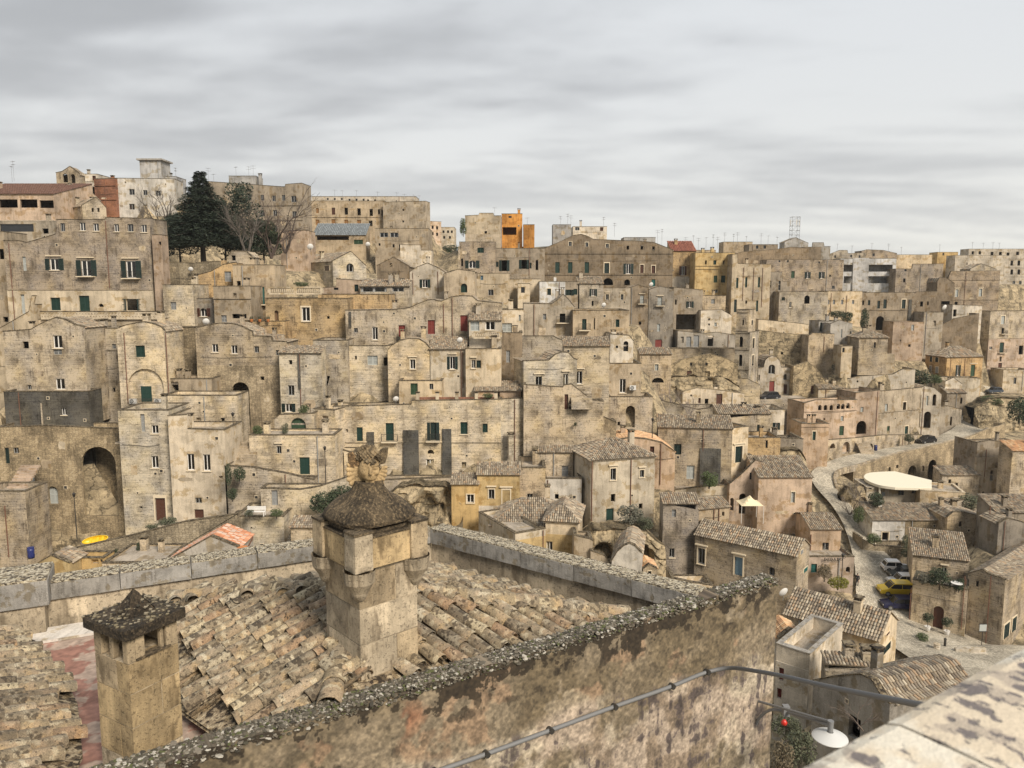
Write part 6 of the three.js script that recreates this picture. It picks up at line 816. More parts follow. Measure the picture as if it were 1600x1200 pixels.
{
  const N = 180, K = 8, pos = [], idx = [];
  for (let i = 0; i <= N; i++) { const a = cl.getPoint(i / N), b = cr.getPoint(i / N); for (let j = 0; j <= K; j++) { const q = a.clone().lerp(b, j / K); pos.push(q.x, q.y, q.z); if (i % 3 === 0 && j % 2 === 0) roadPts.push([q.x, q.y, q.z]); } }
  for (let i = 0; i < N; i++) for (let j = 0; j < K; j++) { const a = i * (K + 1) + j; idx.push(a, a + 1, a + K + 1, a + 1, a + K + 2, a + K + 1); }
  const g = new THREE.BufferGeometry(); g.setAttribute('position', new THREE.Float32BufferAttribute(pos, 3)); g.setIndex(idx); single('road', boxUV(g, 0, 0, 10), M.cob, 'worn pale cobbled street climbing through the valley', undefined, undefined, 'structure');
  // parapet along the outer edge above the viaduct, block after block
  const par = thing('road_parapet', 'low stone parapet along the outer edge of the cobbled road', 'parapet', cr.getPoint(0.4));
  for (let i = 0; i < 74; i++) { const t0 = 0.335 + i * 0.0056, A = cr.getPoint(t0), B = cr.getPoint(t0 + 0.0056), L = A.distanceTo(B), b = boxUV(box(0.01, L - 0.01, -0.5, 0.55, -0.2, 0.2), rnd(), rnd()); b.rotateY(Math.atan2(-(B.z - A.z), B.x - A.x)); b.translate(A.x - par.position.x, A.y - par.position.y, A.z - par.position.z); part(par, 'parapet_block', b, M.t); }
}
const piazza = [[1385, 962, 89], [1426, 968, 89.5], [1508, 985, 88.5], [1560, 1006, 86], [1640, 1010, 84], [1640, 1080, 70], [1520, 1062, 72], [1440, 1040, 75], [1398, 1012, 80], [1378, 990, 84]].map(([x, y, d]) => P(x, y, d));
{
  const c = piazza.reduce((a, p) => a.add(p), V(0, 0, 0)).multiplyScalar(1 / piazza.length), pos = []; piazza.forEach((p, i) => { const q = piazza[(i + 1) % piazza.length]; pos.push(...c.toArray(), ...q.toArray(), ...p.toArray()); for (const t of [0, 0.5]) { const m = p.clone().lerp(q, t); roadPts.push(m.toArray()); roadPts.push(m.clone().lerp(c, 0.5).toArray()); } });
  const g = new THREE.BufferGeometry(); g.setAttribute('position', new THREE.Float32BufferAttribute(pos, 3)); single('pavement', boxUV(g, 0.3, 0.1, 8), M.cob, 'paved piazza in front of the arched restaurant door', undefined, undefined, 'structure');
}
{
  const near = []; for (let x = -30; x <= 30; x += 6) for (const [d, y] of [[2, 30], [8, 22], [14, 18], [22, 13], [30, 10], [38, 8], [46, 5.5]]) near.push([x, y, -d]);
  const rd = roadPts.map((q) => [q[0], q[1] + 0.75, q[2]]), pts = [...bases, ...near, ...rd, ...rd];
  const xs = [], zs = []; for (let x = -3000; x <= 3000;) { xs.push(x); const a = Math.abs(x + 0.01); x += a < 190 ? 2.5 : a < 400 ? 30 : 400; } for (let z = 60; z >= -3500;) { zs.push(z); z -= z > 0 ? 30 : z > -300 ? 2.5 : z > -500 ? 30 : 500; }
  const cell = new Map(), key = (x, z) => Math.floor(x / 12) + ',' + Math.floor(z / 12); for (const p of pts) { const k = key(p[0], p[2]); if (!cell.has(k)) cell.set(k, []); cell.get(k).push(p); }
  const H = (x, z) => { let w = 0, h = 0; const cx = Math.floor(x / 12), cz = Math.floor(z / 12); for (let r = 1; r < 40; r += r < 4 ? 1 : 6) { w = h = 0; for (let a = -r; a <= r; a++) for (let b = -r; b <= r; b++) for (const p of cell.get((cx + a) + ',' + (cz + b)) || []) { const q = (p[0] - x) ** 2 + (p[2] - z) ** 2, k = 1 / (q * q + 0.5); w += k; h += k * p[1]; } if (w > 0) return h / w; } let best = 1e9, y = 30; for (let i = 0; i < pts.length; i += 7) { const p = pts[i], q = (p[0] - x) ** 2 + (p[2] - z) ** 2; if (q < best) { best = q; y = p[1]; } } return Math.min(y, 50); };
  globalThis.HH = H; const pos = [], idx = [], nx = xs.length; for (const z of zs) for (const x of xs) pos.push(x, H(x, z) - 1.5 + (fbm(x / 60 + 9, z / 60 + 9, 20, 20, 4, 91) - 0.5) * 0.9, z);
  for (let j = 0; j < zs.length - 1; j++) for (let i = 0; i < nx - 1; i++) { const a = j * nx + i; idx.push(a, a + 1, a + nx, a + 1, a + nx + 1, a + nx); }
  const g = new THREE.BufferGeometry(); g.setAttribute('position', new THREE.Float32BufferAttribute(pos, 3)); g.setIndex(idx); 
  single('terrain', boxUV(g, 0, 0, 9), M.rock, 'tufa hillside under the old town', undefined, undefined, 'structure');
}
// rock faces and caves left bare between the houses
function rockFace(label, x0, x1, y0, y1, d, dep, caves = []) {
  const A = P(x0, y1, d), B = P(x1, y1, d), T0 = P((x0 + x1) / 2, y0, d + dep), W = B.x - A.x, H = T0.y - A.y, N = 46, K = 34, g = new THREE.BoxGeometry(W, H + 3, dep, N, K, 8), p = g.attributes.position, s = rnd() * 5;
  for (let i = 0; i < p.count; i++) { let x = p.getX(i), y = p.getY(i), z = p.getZ(i); const u = x / W + 0.5, v = (y + (H + 3) / 2) / (H + 3), n = fbm(u * W / 40 + s, v * H / 22 + s, 24, 24, 5, 61) - 0.5, st = Math.sin(v * 30 + n * 14) * 0.10; let out = n * 2.4 + st - v * v * dep * 0.55; const edge = Math.min(u, 1 - u); y -= Math.max(0, 0.22 - edge) * H * 1.2 * v + (n * 1.2) * v; for (const [cx, cy, r] of caves) { const q = Math.hypot((u - cx) * W / r, (v - cy) * H / r); out -= sstep(1.1, 0.75, q) * 2.2; } if (z > 0) z += out; p.setXYZ(i, x, y, z); }
  g.computeVertexNormals(); const t = single('rock_outcrop', boxUV(g, rnd(), rnd(), 7), M.rock, label, 'rock'); t.position.set((A.x + B.x) / 2, A.y + H / 2 - 1.5, A.z - dep / 2); return t;
}
rockFace('bare tufa rock face with cave mouth below the central terrace', 590, 722, 752, 850, 84, 5, [[0.55, 0.55, 2.2], [0.85, 0.75, 1.4]]);
rockFace('eroded rock ledge with small caves below the cream house', 900, 1046, 815, 935, 79, 6, [[0.3, 0.62, 1.6], [0.75, 0.7, 1.1]]);
rockFace('layered rock shelf below the carved portal', 1218, 1266, 700, 760, 108, 4);
rockFace('rocky bank beside the upper bend of the road', 1536, 1650, 618, 690, 165, 8);
rockFace('rock terrace under the campanile', 1030, 1160, 585, 650, 136, 5, [[0.3, 0.4, 2]]);
rockFace('dark rocky bank with brambles inside the road bend', 1318, 1362, 755, 840, 116, 3);
// ---------------------------------------------------------------- vegetation
function leafCloud(list, o = {}) {                   // small two-sided leaf faces through the volume of several clumps
  const p = [], n = [], uv = [];
  for (const [c, r, count, size] of list) for (let i = 0; i < count; i++) {
    const d = V(rr(-1, 1), rr(-1, 1), rr(-1, 1)); if (d.length() > 1) { i--; continue; } const k = 0.45 + 0.55 * Math.pow(d.length(), 0.4); d.normalize().multiplyScalar(k);
    const q = V(c.x + d.x * r.x, c.y + d.y * r.y, c.z + d.z * r.z), a = V(rr(-1, 1), rr(-0.6, 0.6) * (o.flat ? 0.35 : 1), rr(-1, 1)).normalize(), b = a.clone().cross(V(rr(-1, 1), rr(-1, 1), rr(-1, 1))).normalize(), s = size * rr(0.6, 1.3), w = s * (o.thin || 0.55); if (o.flat) b.y *= 0.4;
    const nn = d.clone().multiplyScalar(0.7).add(a.clone().cross(b).multiplyScalar(0.5)).normalize(), A = q.clone().addScaledVector(a, -s), B = q.clone().addScaledVector(b, w), C = q.clone().addScaledVector(a, s), D = q.clone().addScaledVector(b, -w);
    const gn = B.clone().sub(A).cross(C.clone().sub(A)).normalize(), flip = gn.dot(nn) < 0; if (flip) gn.negate(); for (const v of flip ? [A, C, B, A, D, C] : [A, B, C, A, C, D]) { p.push(v.x, v.y, v.z); uv.push(0, 0); } for (let m = 0; m < 6; m++) n.push(gn.x, gn.y, gn.z);
  }
  const g = new THREE.BufferGeometry(); g.setAttribute('position', new THREE.Float32BufferAttribute(p, 3)); g.setAttribute('normal', new THREE.Float32BufferAttribute(n, 3)); g.setAttribute('uv', new THREE.Float32BufferAttribute(uv, 2)); return g;
}
const leafMat = (c) => { const m = flat(c, 0.85, { side: THREE.DoubleSide }); return m; };
const LEAF = { dark: leafMat([0.048, 0.066, 0.034]), pine: leafMat([0.034, 0.050, 0.032]), mid: leafMat([0.085, 0.115, 0.045]), olive: leafMat([0.105, 0.115, 0.070]), lime: leafMat([0.20, 0.20, 0.03]), dry: leafMat([0.17, 0.14, 0.09]), grey: leafMat([0.15, 0.15, 0.115]) };
function stemGeo(a, b, r0, r1, bend = 0.06) { const L = a.distanceTo(b), m = a.clone().lerp(b, 0.5).add(V(rr(-bend, bend) * L, rr(-bend, bend) * L, rr(-bend, bend) * L)), c = new THREE.CatmullRomCurve3([a, m, b]), g = new THREE.TubeGeometry(c, 4, 1, 5, false), p = g.attributes.position; for (let i = 0; i < p.count; i++) { const s = Math.floor(i / 6) / 4, q = c.getPoint(s), r = mix(r0, r1, s); p.setXYZ(i, q.x + (p.getX(i) - q.x) * r, q.y + (p.getY(i) - q.y) * r, q.z + (p.getZ(i) - q.z) * r); } g.deleteAttribute('uv'); return g; }
function bareTree(label, px, py, d, h, spread, stems, m, name = 'bare_tree', group) {
  const t = thing(name, label, 'tree', P(px, py, d), 0, group), trunks = [], twigs = [];
  const grow = (a, dir, len, r, lev) => {
    const b = a.clone().addScaledVector(dir, len); (lev < 2 ? trunks : twigs).push(stemGeo(a, b, r, r * 0.66, 0.10)); if (lev > 5) return;
    const n = lev < 1 ? 2 : lev < 5 ? 3 : 2; for (let i = 0; i < n; i++) { if (lev > 2 && rnd() < 0.12) continue; const at = a.clone().lerp(b, i === 0 ? 1 : rr(0.35, 0.95)), nd = dir.clone().add(V(rr(-1, 1), rr(-0.45, 0.6), rr(-1, 1)).multiplyScalar(i === 0 ? 0.4 : 0.85)).normalize(); grow(at, nd, len * rr(0.55, 0.9) * (i === 0 ? 1 : 0.85), r * (i === 0 ? 0.66 : 0.5), lev + 1); }
  };
  for (let i = 0; i < Math.ceil(stems * 0.7); i++) { const an = (i + rr(0, 0.8)) / Math.ceil(stems * 0.7) * 6.283, k = stems > 1 ? spread * rr(0.5, 1.3) : 0.08; grow(V(rr(-0.15, 0.15), -0.4, rr(-0.15, 0.15)), V(Math.cos(an) * k, 1, Math.sin(an) * k).normalize(), h * rr(0.26, 0.36), h * rr(0.014, 0.021), 0); }
  part(t, 'trunk', merge(trunks), m || F.bark); part(t, 'crown', merge(twigs), m || F.twig); return t;
}
{ // the cedar: tiers of drooping pads
  const t = thing('cedar_tree', 'large dark cedar with layered drooping boughs above the garden wall', 'tree', P(318, 404, 127)), H = 13.8, pads = [], limbs = [];
  for (let k = 0; k < 17; k++) { const f = k / 16, y = 2.6 + f * (H - 3.0), R = mix(6.4, 1.0, Math.pow(f, 0.95)) * rr(0.8, 1.15), n = Math.round(mix(10, 4, f)); for (let i = 0; i < n; i++) { const an = i / n * 6.283 + k * 1.3 + rr(-0.3, 0.3), e = V(Math.cos(an) * R, y - R * 0.10 + rr(-0.3, 0.3), Math.sin(an) * R * 0.8); limbs.push(stemGeo(V(0, y + 0.3, 0), e, 0.12 * (1 - f) + 0.03, 0.03)); for (const q of [0.45, 0.75, 1]) pads.push([V(e.x * q, mix(y + 0.3, e.y, q) + rr(-0.1, 0.1), e.z * q), V(R * 0.30, 0.26 + R * 0.04, R * 0.28), Math.round(90 * R * 0.3) + 30, 0.28]); } }
  part(t, 'trunk', merge([stemGeo(V(0, -1, 0), V(0.1, H * 0.6, 0), 0.48, 0.25, 0.01), stemGeo(V(0.1, H * 0.6, 0), V(0, H, 0), 0.25, 0.05, 0.01), ...limbs]), F.bark); part(t, 'crown', leafCloud(pads, { flat: 1, thin: 0.3 }), LEAF.pine);
}
function evergreen(label, px, py, d, w, h, m, name = 'evergreen_tree') {
  const t = thing(name, label, 'tree', P(px, py, d)), c = []; for (let i = 0; i < 26; i++) { const f = rr(0.12, 1), a = rr(0, 6.28), r = w * 0.5 * (1 - Math.pow(Math.abs(f - 0.45) / 0.6, 2) * 0.75) * rr(0.5, 1); c.push([V(Math.cos(a) * r, f * h, Math.sin(a) * r), V(w * 0.26, h * 0.12, w * 0.26), 200, 0.22]); }
  part(t, 'trunk', stemGeo(V(0, -1, 0), V(0, h * 0.8, 0), 0.2, 0.06, 0.02), F.bark); part(t, 'crown', leafCloud(c, { thin: 0.4 }), m); return t;
}
evergreen('dense dark evergreen behind the pale-stemmed bare tree', 381, 402, 131, 5.8, 11.2, LEAF.pine); evergreen('dark evergreen filling the garden right of the cedar', 352, 402, 131, 7.5, 9.6, LEAF.pine); evergreen('low dark evergreen left of the cedar trunk', 282, 404, 131, 6.0, 7.2, LEAF.pine); evergreen('dark evergreen thicket below the brown bare tree', 412, 402, 134, 5.0, 6.0, LEAF.dark);
bareTree('pale-stemmed bare tree fanning out right of the cedar', 386, 402, 124, 11.0, 0.42, 7, flat([0.12, 0.105, 0.09], 0.95)); bareTree('reddish bare tree in front of the grey apartment block', 424, 400, 132, 11, 0.5, 6, flat([0.10, 0.075, 0.062], 0.95)); bareTree('brownish bare tree beside the pinkish tower block', 446, 392, 138, 9.5, 0.55, 5, flat([0.11, 0.088, 0.075], 0.95));
bareTree('grey bare tree in front of the white plastered block', 262, 350, 145, 8.6, 0.3, 3, flat([0.13, 0.115, 0.10], 0.95)); bareTree('small bare tree beside the white block corner', 222, 345, 150, 5.2, 0.4, 3, flat([0.14, 0.12, 0.105], 0.95)); bareTree('dark bare tree behind the palazzo attic', 252, 368, 128, 7.5, 0.5, 4, flat([0.10, 0.085, 0.075], 0.95));
bareTree('bare almond tree in the court before the caves', 1046, 640, 124, 5.6, 0.6, 5, flat([0.26, 0.22, 0.20], 0.95)); bareTree('low bare tree beside the cave court wall', 1078, 648, 120, 4.2, 0.7, 5, flat([0.24, 0.205, 0.185], 0.95)); bareTree('small bare bush tree at the rubble wall', 928, 712, 92, 3.4, 0.7, 5, flat([0.22, 0.19, 0.16], 0.95)); bareTree('thorny bare thicket inside the road bend', 1328, 800, 113, 4.2, 0.9, 7, flat([0.17, 0.145, 0.125], 0.95)); bareTree('leafless thicket along the inner road wall', 1336, 775, 116, 4.0, 0.9, 7, flat([0.18, 0.155, 0.13], 0.95));
bareTree('leafless vine on the weathered gable wall', 1345, 1130, 41, 2.2, 0.9, 4, flat([0.16, 0.13, 0.11], 0.95), 'bare_vine');
const bushGeos = Array.from({ length: 4 }, () => { const c = []; for (let i = 0; i < 20; i++) { const d = V(rr(-1, 1), rr(-0.9, 1), rr(-1, 1)).normalize(); c.push([d.clone().multiply(V(0.33, 0.36, 0.33)).add(V(0, 0.46, 0)), V(0.2, 0.19, 0.2), 90, 0.042]); } return leafCloud(c); });
function bush(label, px, py, d, w, h, m, name = 'shrub', group) { const t = thing(name, label, 'shrub', P(px, py, d), rr(0, 6), group), k = w * d / 1200, q = part(t, 'foliage', bushGeos[Math.floor(rnd() * 4)], m); q.scale.set(k, h * d / 1200, k * 0.9); const s = part(t, 'stem', rod(V(0, -0.3, 0), V(0, h * d / 1200 * 0.6, 0), 0.04 * k + 0.01, 0.02 * k + 0.005, 6), F.bark); return t; }
for (const [l, x, y, d, w, h, m] of [['dark rounded bush on the terrace left of the pyramid-roofed house', 1436, 601, 168, 34, 27, LEAF.dark], ['green bush beside the big dark terrace bush', 1460, 600, 171, 22, 16, LEAF.mid], ['grey-green bush beside the green door of the cream house', 984, 818, 84.5, 44, 32, LEAF.grey], ['bramble patch by the bush at the cream house', 1008, 826, 83, 30, 20, LEAF.olive], ['dark ivy mound left of the chimney dome', 508, 800, 78, 48, 34, LEAF.dark], ['dark ivy clump on the curved street wall', 533, 790, 79, 44, 34, LEAF.dark], ['climbing plant beside the white terrace door', 1108, 760, 96, 34, 26, LEAF.mid], ['yellow-green hedge behind the walking man', 1309, 918, 85, 32, 20, LEAF.lime], ['dry creeper over the shop wall', 1288, 905, 85.5, 26, 26, LEAF.dry], ['bush at the corner of the white street house terrace', 1368, 790, 110, 28, 22, LEAF.dark], ['ivy at the foot of the inner road wall', 1341, 815, 108, 22, 26, LEAF.mid], ['creeper on the white street house terrace', 1366, 850, 102, 24, 18, LEAF.mid], ['creeper curtain on the dark stone wing', 1418, 872, 102, 26, 40, LEAF.olive], ['terrace oleander over the restaurant door', 1468, 918, 87.5, 40, 34, LEAF.dark], ['pale cactus clump on the restaurant terrace', 1441, 910, 88.5, 26, 20, LEAF.grey], ['dark potted bush beside the terrace table', 1498, 922, 86, 22, 20, LEAF.dark], ['low green bush in the piazza bed', 1441, 1003, 83, 22, 16, LEAF.mid], ['shrubs in the annex corner right of the canopy roof', 1515, 793, 112, 44, 24, LEAF.olive], ['dark trees on the rocky bank at the right edge', 1592, 660, 158, 40, 40, LEAF.dark], ['grassy bank at the upper bend of the road', 1550, 632, 170, 34, 14, LEAF.mid], ['green tuft on the balustrade terrace', 470, 448, 108, 24, 8, LEAF.mid], ['potted plant at the olive green garage door', 446, 678, 90, 12, 18, LEAF.olive], ['small lemon bush on the long cream house terrace', 402, 680, 89, 18, 16, LEAF.mid], ['pot plant beside the green-shuttered door', 475, 650, 93, 18, 18, LEAF.mid], ['hanging ivy on the whitewashed house corner', 358, 758, 82, 10, 40, LEAF.dark], ['dark climbing bush on the sloping retaining wall', 374, 752, 82, 22, 24, LEAF.dark], ['dark shrub at the foot of the whitewashed house corner', 363, 780, 81, 20, 20, LEAF.dark], ['prickly pear row on the street wall', 262, 822, 78, 34, 14, LEAF.olive], ['prickly pear clump further down the street wall', 237, 828, 78, 24, 10, LEAF.olive], ['round clipped bush in the lower yard', 180, 868, 73, 13, 11, LEAF.dark], ['double round potted bush in the lower yard', 217, 862, 73, 8, 16, LEAF.dark], ['shrub on the rooftop of the pale cube house', 390, 806, 75.5, 18, 10, LEAF.olive], ['green planter beside the white bench', 432, 806, 75.5, 22, 12, LEAF.mid], ['weeds on the white cube house yard wall', 1228, 1150, 44, 50, 40, LEAF.olive], ['bramble below the red lantern', 1250, 1195, 40, 60, 60, LEAF.olive], ['dry brambles beside the flaking wall corner', 1222, 1215, 38, 44, 70, LEAF.dry], ['small bush on the rubble wall', 906, 668, 95, 8, 8, LEAF.dark], ['round bush on the rubble wall beside the stair', 899, 666, 94, 6, 7, LEAF.dark], ['bush at the terrace pillars', 762, 622, 95, 18, 8, LEAF.mid], ['street trees at the head of the upper street', 690, 405, 235, 46, 18, LEAF.dark], ['street tree crown beside the far pink house', 706, 402, 225, 34, 20, LEAF.dark], ['dark creeper tree on the grey-brown house', 1350, 515, 182, 14, 34, LEAF.dark], ['rooftop shrubs left of the great arch', 1308, 497, 184, 30, 12, LEAF.dark], ['dark bush beside the grey arch doorway', 1324, 503, 180, 20, 16, LEAF.dark], ['terrace creeper in front of the yellow caves', 1312, 588, 158, 24, 26, LEAF.grey], ['hedge on the court ledge of the pink palazzo', 1420, 690, 150, 16, 12, LEAF.dark], ['roof garden ivy on the brick-topped building', 724, 368, 188, 12, 28, LEAF.mid]]) bush(l, x, y, d, w, h, m);
// clipped trees in pots
for (const [l, x, y] of [['potted clipped tree left of the arched restaurant door', 1449, 985], ['potted clipped tree right of the arched restaurant door', 1479, 992]]) { const t = thing('potted_tree', l, 'potted tree', P(x, y, 85.5), 0, 'potted trees at the restaurant door'); part(t, 'pot', new THREE.LatheGeometry([[0, 0], [0.25, 0], [0.33, 0.5], [0.36, 0.52], [0.30, 0.52], [0, 0.45]].map((q) => new THREE.Vector2(...q)), 16), F.white); part(t, 'trunk', rod(V(0, 0.4, 0), V(0, 1.3, 0), 0.04, 0.03), F.bark); const c = part(t, 'crown', bushGeos[1], LEAF.dark); c.scale.set(1.2, 1.2, 1.2); c.position.y = 1.0; }
for (let i = 0; i < 3; i++) { const t = thing('clay_pot', 'clay pot with dead plant in the row on the terrace wall', 'pot', P(393 + i * 13, 503, 103.5), 0, 'clay pots on the terrace wall'); part(t, 'pot', new THREE.LatheGeometry([[0, 0], [0.16, 0], [0.25, 0.36], [0.27, 0.38], [0.2, 0.38], [0, 0.3]].map((q) => new THREE.Vector2(...q)), 12), F.clay); const c = part(t, 'foliage', bushGeos[i], LEAF.olive); c.scale.setScalar(0.5); c.position.y = 0.3; }
// ---------------------------------------------------------------- vehicles
function car(label, px, py, d, turn, o) {
  const L = o.L || 4.1, W = o.W || 1.7, H = o.H || 1.48, t = thing('parked_car', label, 'car', P(px, py, d), turn, o.group), pm = flat(o.c, 0.28, { metalness: 0.1 }), hb = H * 0.56, hood = o.hood ?? 0.24, tail = o.tail ?? 0.04, ws = 0.16;
  const sh = (pts) => new THREE.Shape(pts.map((q) => new THREE.Vector2(...q))), X = (f) => (f - 0.5) * L, ex = (s, w, b = 0.05) => { const g = new THREE.ExtrudeGeometry(s, { depth: w - 2 * b, bevelEnabled: true, bevelSize: b, bevelThickness: b, bevelSegments: 3, curveSegments: 10 }); g.translate(0, 0, -(w - 2 * b) / 2); return g; };
  const low = sh([[X(0.01), 0.34], [X(0.0), 0.52], [X(0.02), hb * 0.86], [X(hood), hb], [X(0.99), hb], [X(1), 0.5], [X(0.985), 0.30]]); for (const f of [0.19, 0.81]) { const q = new THREE.Path(); q.absarc(X(f), 0.31, 0.0, 0, 6.28); } part(t, 'body', boxUV(ex(low, W)), pm);
  const cab = sh([[X(hood + 0.01), hb - 0.02], [X(hood + ws), H - 0.06], [X(1 - tail - 0.10), H - 0.06], [X(1 - tail), hb - 0.02]]); part(t, 'window_glass', boxUV(ex(cab, W - 0.20, 0.04)), F.glass);
  const roof = sh([[X(hood + ws - 0.015), H - 0.09], [X(hood + ws + 0.03), H - 0.015], [X(1 - tail - 0.12), H - 0.01], [X(1 - tail - 0.075), H - 0.10]]); part(t, 'roof', boxUV(ex(roof, W - 0.16, 0.03)), o.rc ? flat(o.rc, 0.3) : pm);
  for (const f of [hood + ws * 0.45, 0.60, 1 - tail - 0.055]) for (const s of [-1, 1]) { const fx = f < 0.4 ? [X(hood + 0.005), X(hood + ws - 0.005)] : f > 0.8 ? [X(1 - tail - 0.01), X(1 - tail - 0.09)] : [X(0.57), X(0.57)]; part(t, 'pillar', rod(V(fx[0], hb - 0.02, s * (W / 2 - 0.09)), V(fx[1], H - 0.06, s * (W / 2 - 0.125)), 0.04, 0.035, 6), pm); }
  for (const f of [0.19, 0.81]) for (const s of [-1, 1]) { const w = part(t, 'wheel', new THREE.CylinderGeometry(0.31, 0.31, 0.2, 22).rotateX(Math.PI / 2), F.iron); w.position.set(X(f), 0.31, s * (W / 2 - 0.08)); part(w, 'rim', new THREE.CylinderGeometry(0.19, 0.19, 0.215, 14).rotateX(Math.PI / 2), F.steel); }
  for (const s of [-1, 1]) { part(t, 'headlight', boxUV(box(X(0.0) - 0.02, X(0.05), hb * 0.68, hb * 0.80, s * W * 0.36 - 0.17, s * W * 0.36 + 0.17)), F.white); part(t, 'tail_light', box(X(0.985), X(1.0) + 0.03, hb * 0.7, hb * 0.95, s * W * 0.42 - 0.08, s * W * 0.42 + 0.08), F.red); part(t, 'mirror', box(X(hood + 0.04), X(hood + 0.08), hb + 0.02, hb + 0.14, s * (W / 2 + 0.08) - 0.07, s * (W / 2 + 0.08) + 0.07), pm); }
  part(t, 'bumper', boxUV(box(X(0) - 0.035, X(0.04), 0.28, 0.46, -W / 2 + 0.12, W / 2 - 0.12)), o.bump || F.iron); part(t, 'bumper', boxUV(box(X(0.965), X(1) + 0.035, 0.28, 0.48, -W / 2 + 0.12, W / 2 - 0.12)), o.bump || F.iron); return t;
}
car('small white hatchback parked beside the terrace wall', 1399, 892, 98.2, Math.PI - 0.12, { L: 3.4, W: 1.5, H: 1.45, c: [0.80, 0.80, 0.79], hood: 0.22 });
car('dark grey car parked behind the white-roofed small car', 1412, 903, 96.7, -0.05, { L: 3.9, c: [0.05, 0.055, 0.05] });
car('small car with white roof behind the yellow car', 1409, 914, 95.1, -0.05, { L: 3.5, W: 1.6, c: [0.55, 0.56, 0.56], rc: [0.82, 0.82, 0.80] });
car('yellow people carrier parked at the restaurant corner', 1401, 928, 93.1, -0.1, { L: 4.5, W: 1.8, H: 1.62, c: [0.50, 0.36, 0.02], hood: 0.2 });
car('dark blue car parked beside the yellow people carrier', 1404, 950, 91, -0.08, { L: 4.2, c: [0.018, 0.02, 0.06] });
car('black car in front of the baroque church', 1201, 623.5, 151.5, 0.25, { L: 4.3, c: [0.03, 0.032, 0.038] });
car('black hatchback on the road below the pink palazzo', 1447, 692, 155, 0.35, { L: 4.0, c: [0.02, 0.02, 0.022] });
car('dark blue car parked at the upper road bend', 1553, 614, 197, 0.2, { L: 4.2, c: [0.05, 0.07, 0.10] }); car('silver car parked above the upper road bend', 1566, 606, 204, 0.9, { L: 4.0, c: [0.42, 0.44, 0.46] });
for (const [x, y, d, c] of [[684, 408, 232, [0.5, 0.5, 0.5]], [694, 409, 225, [0.12, 0.03, 0.03]], [702, 410, 222, [0.7, 0.7, 0.7]], [696, 405, 245, [0.05, 0.05, 0.06]]]) car('distant car parked in the upper street between the blocks', x, y, d, 1.4, { c, group: 'cars in the upper street' });
// ---------------------------------------------------------------- people
function person(label, px, py, d, turn, top, legs, o = {}) {
  const t = thing('person', label, 'person', P(px, py, d), turn), s = o.stride ?? 0.16;
  const bones = [[[0, 0.95, 0], [0, 1.36, 0], 0.13, 0.16], [[0, 1.38, 0], [0, 1.5, 0.01], 0.06, 0.055], [[-0.17, 1.40, 0], [0.17, 1.40, 0], 0.075, 0.075], [[-0.19, 1.39, 0], [-0.24, 1.12, -0.05], 0.062, 0.05], [[-0.24, 1.12, -0.05], [-0.20, 0.90, 0.08], 0.048, 0.036], [[0.19, 1.39, 0], [0.24, 1.12, 0.02], 0.062, 0.05], [[0.24, 1.12, 0.02], [0.21, 0.90, 0.12], 0.048, 0.036], [[-0.09, 0.93, 0], [-0.10, 0.5, s * 0.6], 0.10, 0.07], [[-0.10, 0.5, s * 0.6], [-0.10, 0.08, s], 0.065, 0.048], [[0.09, 0.93, 0], [0.10, 0.5, -s * 0.2], 0.10, 0.07], [[0.10, 0.5, -s * 0.2], [0.10, 0.10, -s * 1.4], 0.065, 0.048], [[-0.10, 0.05, s - 0.04], [-0.10, 0.04, s + 0.15], 0.05, 0.04], [[0.10, 0.06, -s * 1.4 - 0.04], [0.10, 0.04, -s * 1.4 + 0.14], 0.05, 0.04], [[-0.20, 0.88, 0.09], [-0.20, 0.80, 0.11], 0.035, 0.022], [[0.21, 0.88, 0.13], [0.21, 0.80, 0.15], 0.035, 0.022]];
  const g = sdfMesh((x, y, z) => { let q = Math.hypot(x / 0.85, (y - 1.62) / 1.15, (z - 0.02)) - 0.098; q = smin(q, capsule(x, y, z, [0, 1.60, 0.11], [0, 1.575, 0.125], 0.012, 0.016), 0.01); for (const b of bones) q = smin(q, capsule(x, y, z, b[0], b[1], b[2], b[3]), 0.045); return q; }, [0, 0.9, 0], 0.98, 84);
  const p = g.attributes.position, c = new Float32Array(p.count * 3); for (let i = 0; i < p.count; i++) { const y = p.getY(i), k = y > 1.70 || (y > 1.56 && p.getZ(i) < 0.0 && y > 1.5) ? [0.03, 0.022, 0.018] : y > 1.49 ? [0.45, 0.28, 0.20] : Math.abs(p.getX(i)) > 0.155 && y < 0.9 ? [0.45, 0.28, 0.20] : y > 0.93 ? top : y > 0.10 ? legs : [0.02, 0.02, 0.02]; c.set(k, i * 3); } g.setAttribute('color', new THREE.BufferAttribute(c, 3));
  part(t, 'body', g, new THREE.MeshStandardMaterial({ vertexColors: true, roughness: 0.85 })); return t;
}
person('person in black jacket standing beside the cobbled street', 1339, 916, 94.8, 2.6, [0.018, 0.018, 0.022], [0.022, 0.022, 0.028], { stride: 0.08 });
person('person in dark coat walking up the road beside the parapet', 1538, 668, 171, 2.7, [0.03, 0.032, 0.04], [0.025, 0.025, 0.03]); person('person in brown jacket walking beside the dark-coated one', 1543, 670, 169.5, 2.8, [0.12, 0.06, 0.045], [0.04, 0.045, 0.06]);
